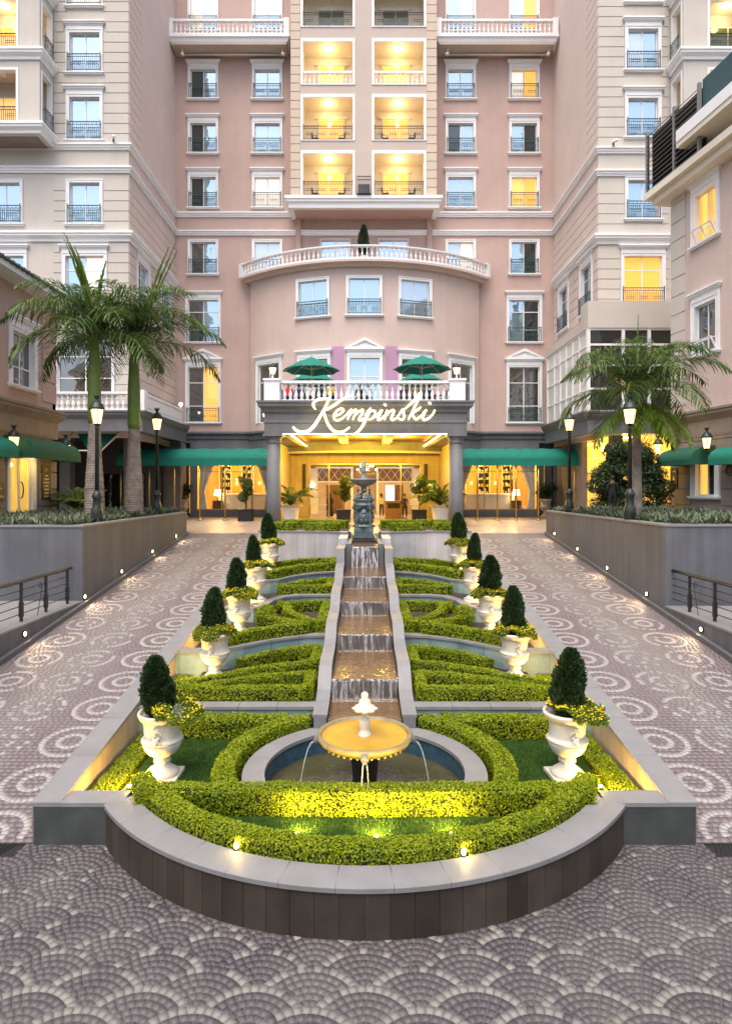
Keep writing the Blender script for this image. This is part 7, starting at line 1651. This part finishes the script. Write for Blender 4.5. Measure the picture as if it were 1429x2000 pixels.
def person(label, loc, rz, pose, top, bot, group=None, long=False):
    me = PB_[pose].copy(); me.materials.clear()
    for m in (m_skin, cloth(top), cloth(bot), m_black): me.materials.append(m)
    zw, zn = (.98, 1.47) if pose == 'st' else (.56, 1.04)
    mi = []
    for p in me.polygons:
        c = p.center; lo = c.z < (.09)
        hand = abs(c.x) > .13 and ((pose == 'st' and c.z < 1.02 and c.y < -.14) or (pose == 'si' and .6 < c.z < .78 and c.y < -.22))
        mi.append(3 if lo else 0 if (c.z > zn or hand) else 1 if (c.z > zw or (abs(c.x) > .19)) else 2)
    me.polygons.foreach_set('material_index', mi)
    o = link('person', me); o.location = loc; o.rotation_euler = (0, 0, rz); tag(o, label, 'person', group)
    zh = 1.70 if pose == 'st' else 1.26
    b = MB(); b.ball((0, .035, zh), .105, 12, 8, .95, 1.0, 1.05); link('hair', b.mesh('hair', m_hair), o, True)
    f = MB(); f.ball((0, -.085 if pose == 'st' else -.095, zh-.06), .018, 6, 5, .8, 1.2, 1.3)
    for e in (-1, 1): f.ball((e*.032, -.078 if pose == 'st' else -.088, zh-.02), .011, 6, 4); f.ball((e*.085, .01, zh-.04), .022, 6, 5, .4, .8, 1.2)
    link('face', f.mesh('face', m_skin), o, True)
    if long:
        link('robe', MB().lathe([(.30, .04), (.26, .5), (.19, .95), (.2, 1.2), (.21, 1.36), (.1, 1.47)], 16).mesh('robe', cloth(top)), o, True); link('scarf', MB().lathe([(.2, 1.3), (.13, 1.5), (.125, 1.62), (.12, 1.74), (.06, 1.82), (0, 1.83)], 12, (0, .045, 0)).mesh('scarf', cloth(top)), o, True)
    return o
person('guest in a long black robe and headscarf standing in the lobby', (PX(644, 48.6), 48.6, ZP), PI, 'st', (.012, .012, .014), (.012, .012, .014), None, True)
person('guest in a cream jacket turned away near the fountain line of the lobby', (PX(745, 47.6), 47.6, ZP), 2.6, 'st', (.55, .48, .38), (.05, .05, .06))
person('doorman in a dark suit standing beside the concierge podium', (PX(790, 45.4), 45.4, ZP), .3, 'st', (.02, .02, .024), (.018, .018, .02))
person('man in a black suit seen from behind near the round tree', (PX(1195, 29.8), 29.8, 3.68), PI, 'st', (.014, .014, .017), (.014, .014, .017))
def terrace_chair(x, y, z, rz, i):
    o = thing('terrace_chair', 'dark metal chair under the seated guest in the %s top' % i, 'chair', (x, y, z), rz, 'chairs on the porch terrace')
    for sx in (-.21, .21):
        for sy in (-.22, .2): MB().box(sx-.018, sx+.018, sy-.018, sy+.018, 0, .36).build('leg', m_chair, o, True)
    MB().box(-.24, .24, -.25, .23, .36, .40).build('seat', m_chair, o, True); MB().box(-.23, .23, .2, .24, .40, .92).build('backrest', m_chair, o, True)
tops = [((.55, .02, .02), 'red'), ((.05, .12, .35), 'blue'), ((.5, .45, .4), 'cream'), ((.03, .03, .03), 'black'), ((.6, .40, .05), 'mustard'), ((.25, .12, .05), 'brown'), ((.4, .5, .6), 'pale blue'), ((.2, .05, .08), 'maroon'), ((.3, .22, .1), 'tan'), ((.7, .7, .7), 'white')]
for i, px in enumerate((563, 583, 604, 625, 645, 702, 718, 790, 812, 838)):
    d = 35.6+.5*(i % 2); x = PX(px, d); (c, nm) = tops[i]; rz = (0, PI)[i % 2] if False else random.uniform(-.8, .8)+PI*(i % 2)
    terrace_chair(x, d, ZTF, rz, nm); person('guest in a %s top seated on the porch terrace behind the balusters' % nm, (x, d, ZTF), rz, 'si', c, ((.04, .05, .09), (.1, .08, .06))[i % 2], 'guests on the porch terrace')
for (x, y, l) in UMB:
    t = thing('terrace_table', 'round dark cafe table under the '+l, 'table', (x+.75, y, ZTF), 0, 'tables on the porch terrace')
    MB().lathe([(.42, .71), (.42, .75)], 20).build('top', m_chair, t, True); MB().lathe([(.22, 0), (.22, .03), (.03, .06), (.03, .71)], 12).build('pedestal', m_chair, t, True)
# dark car partly hidden beyond the tree
car = thing('parked_car', 'dark car parked in the lit passage beyond the round tree', 'car', (19.6, 36.0, ZP), R(8))
b = MB(); pr = [(-2.1, .35), (-2.15, .75), (-1.3, .95), (-.7, 1.42), (.7, 1.45), (1.45, 1.0), (2.1, .85), (2.15, .35)]
for s in (1,): b.add([(x, -.85, z) for x, z in pr]+[(x*.98, .85, z) for x, z in pr], [tuple(range(8)), tuple(range(15, 7, -1))]+[(i, 8+i, 8+(i+1) % 8, (i+1) % 8) for i in range(8)])
b.build('body', mat('black_car_paint', (.012, .012, .014), .15, .1, 3), car, True)
for x in (-1.35, 1.35):
    for y in (-.86, .86): w = MB().lathe([(.1, -.1), (.32, -.1), (.34, 0), (.32, .1), (.1, .1)], 18); w.v = [(a+x, c+y, b_+.34) for a, b_, c in w.v]; w.build('wheel', m_black, car, True)
MB().add([(-1.2, -.87, .98), (.0, -.87, .98), (.0, -.87, 1.36), (-.68, -.87, 1.36)], [(0, 1, 2, 3)]).add([(.06, -.87, .98), (1.2, -.87, .98), (.66, -.87, 1.38), (.06, -.87, 1.38)], [(0, 1, 2, 3)]).build('side_window', g_dark, car, True)
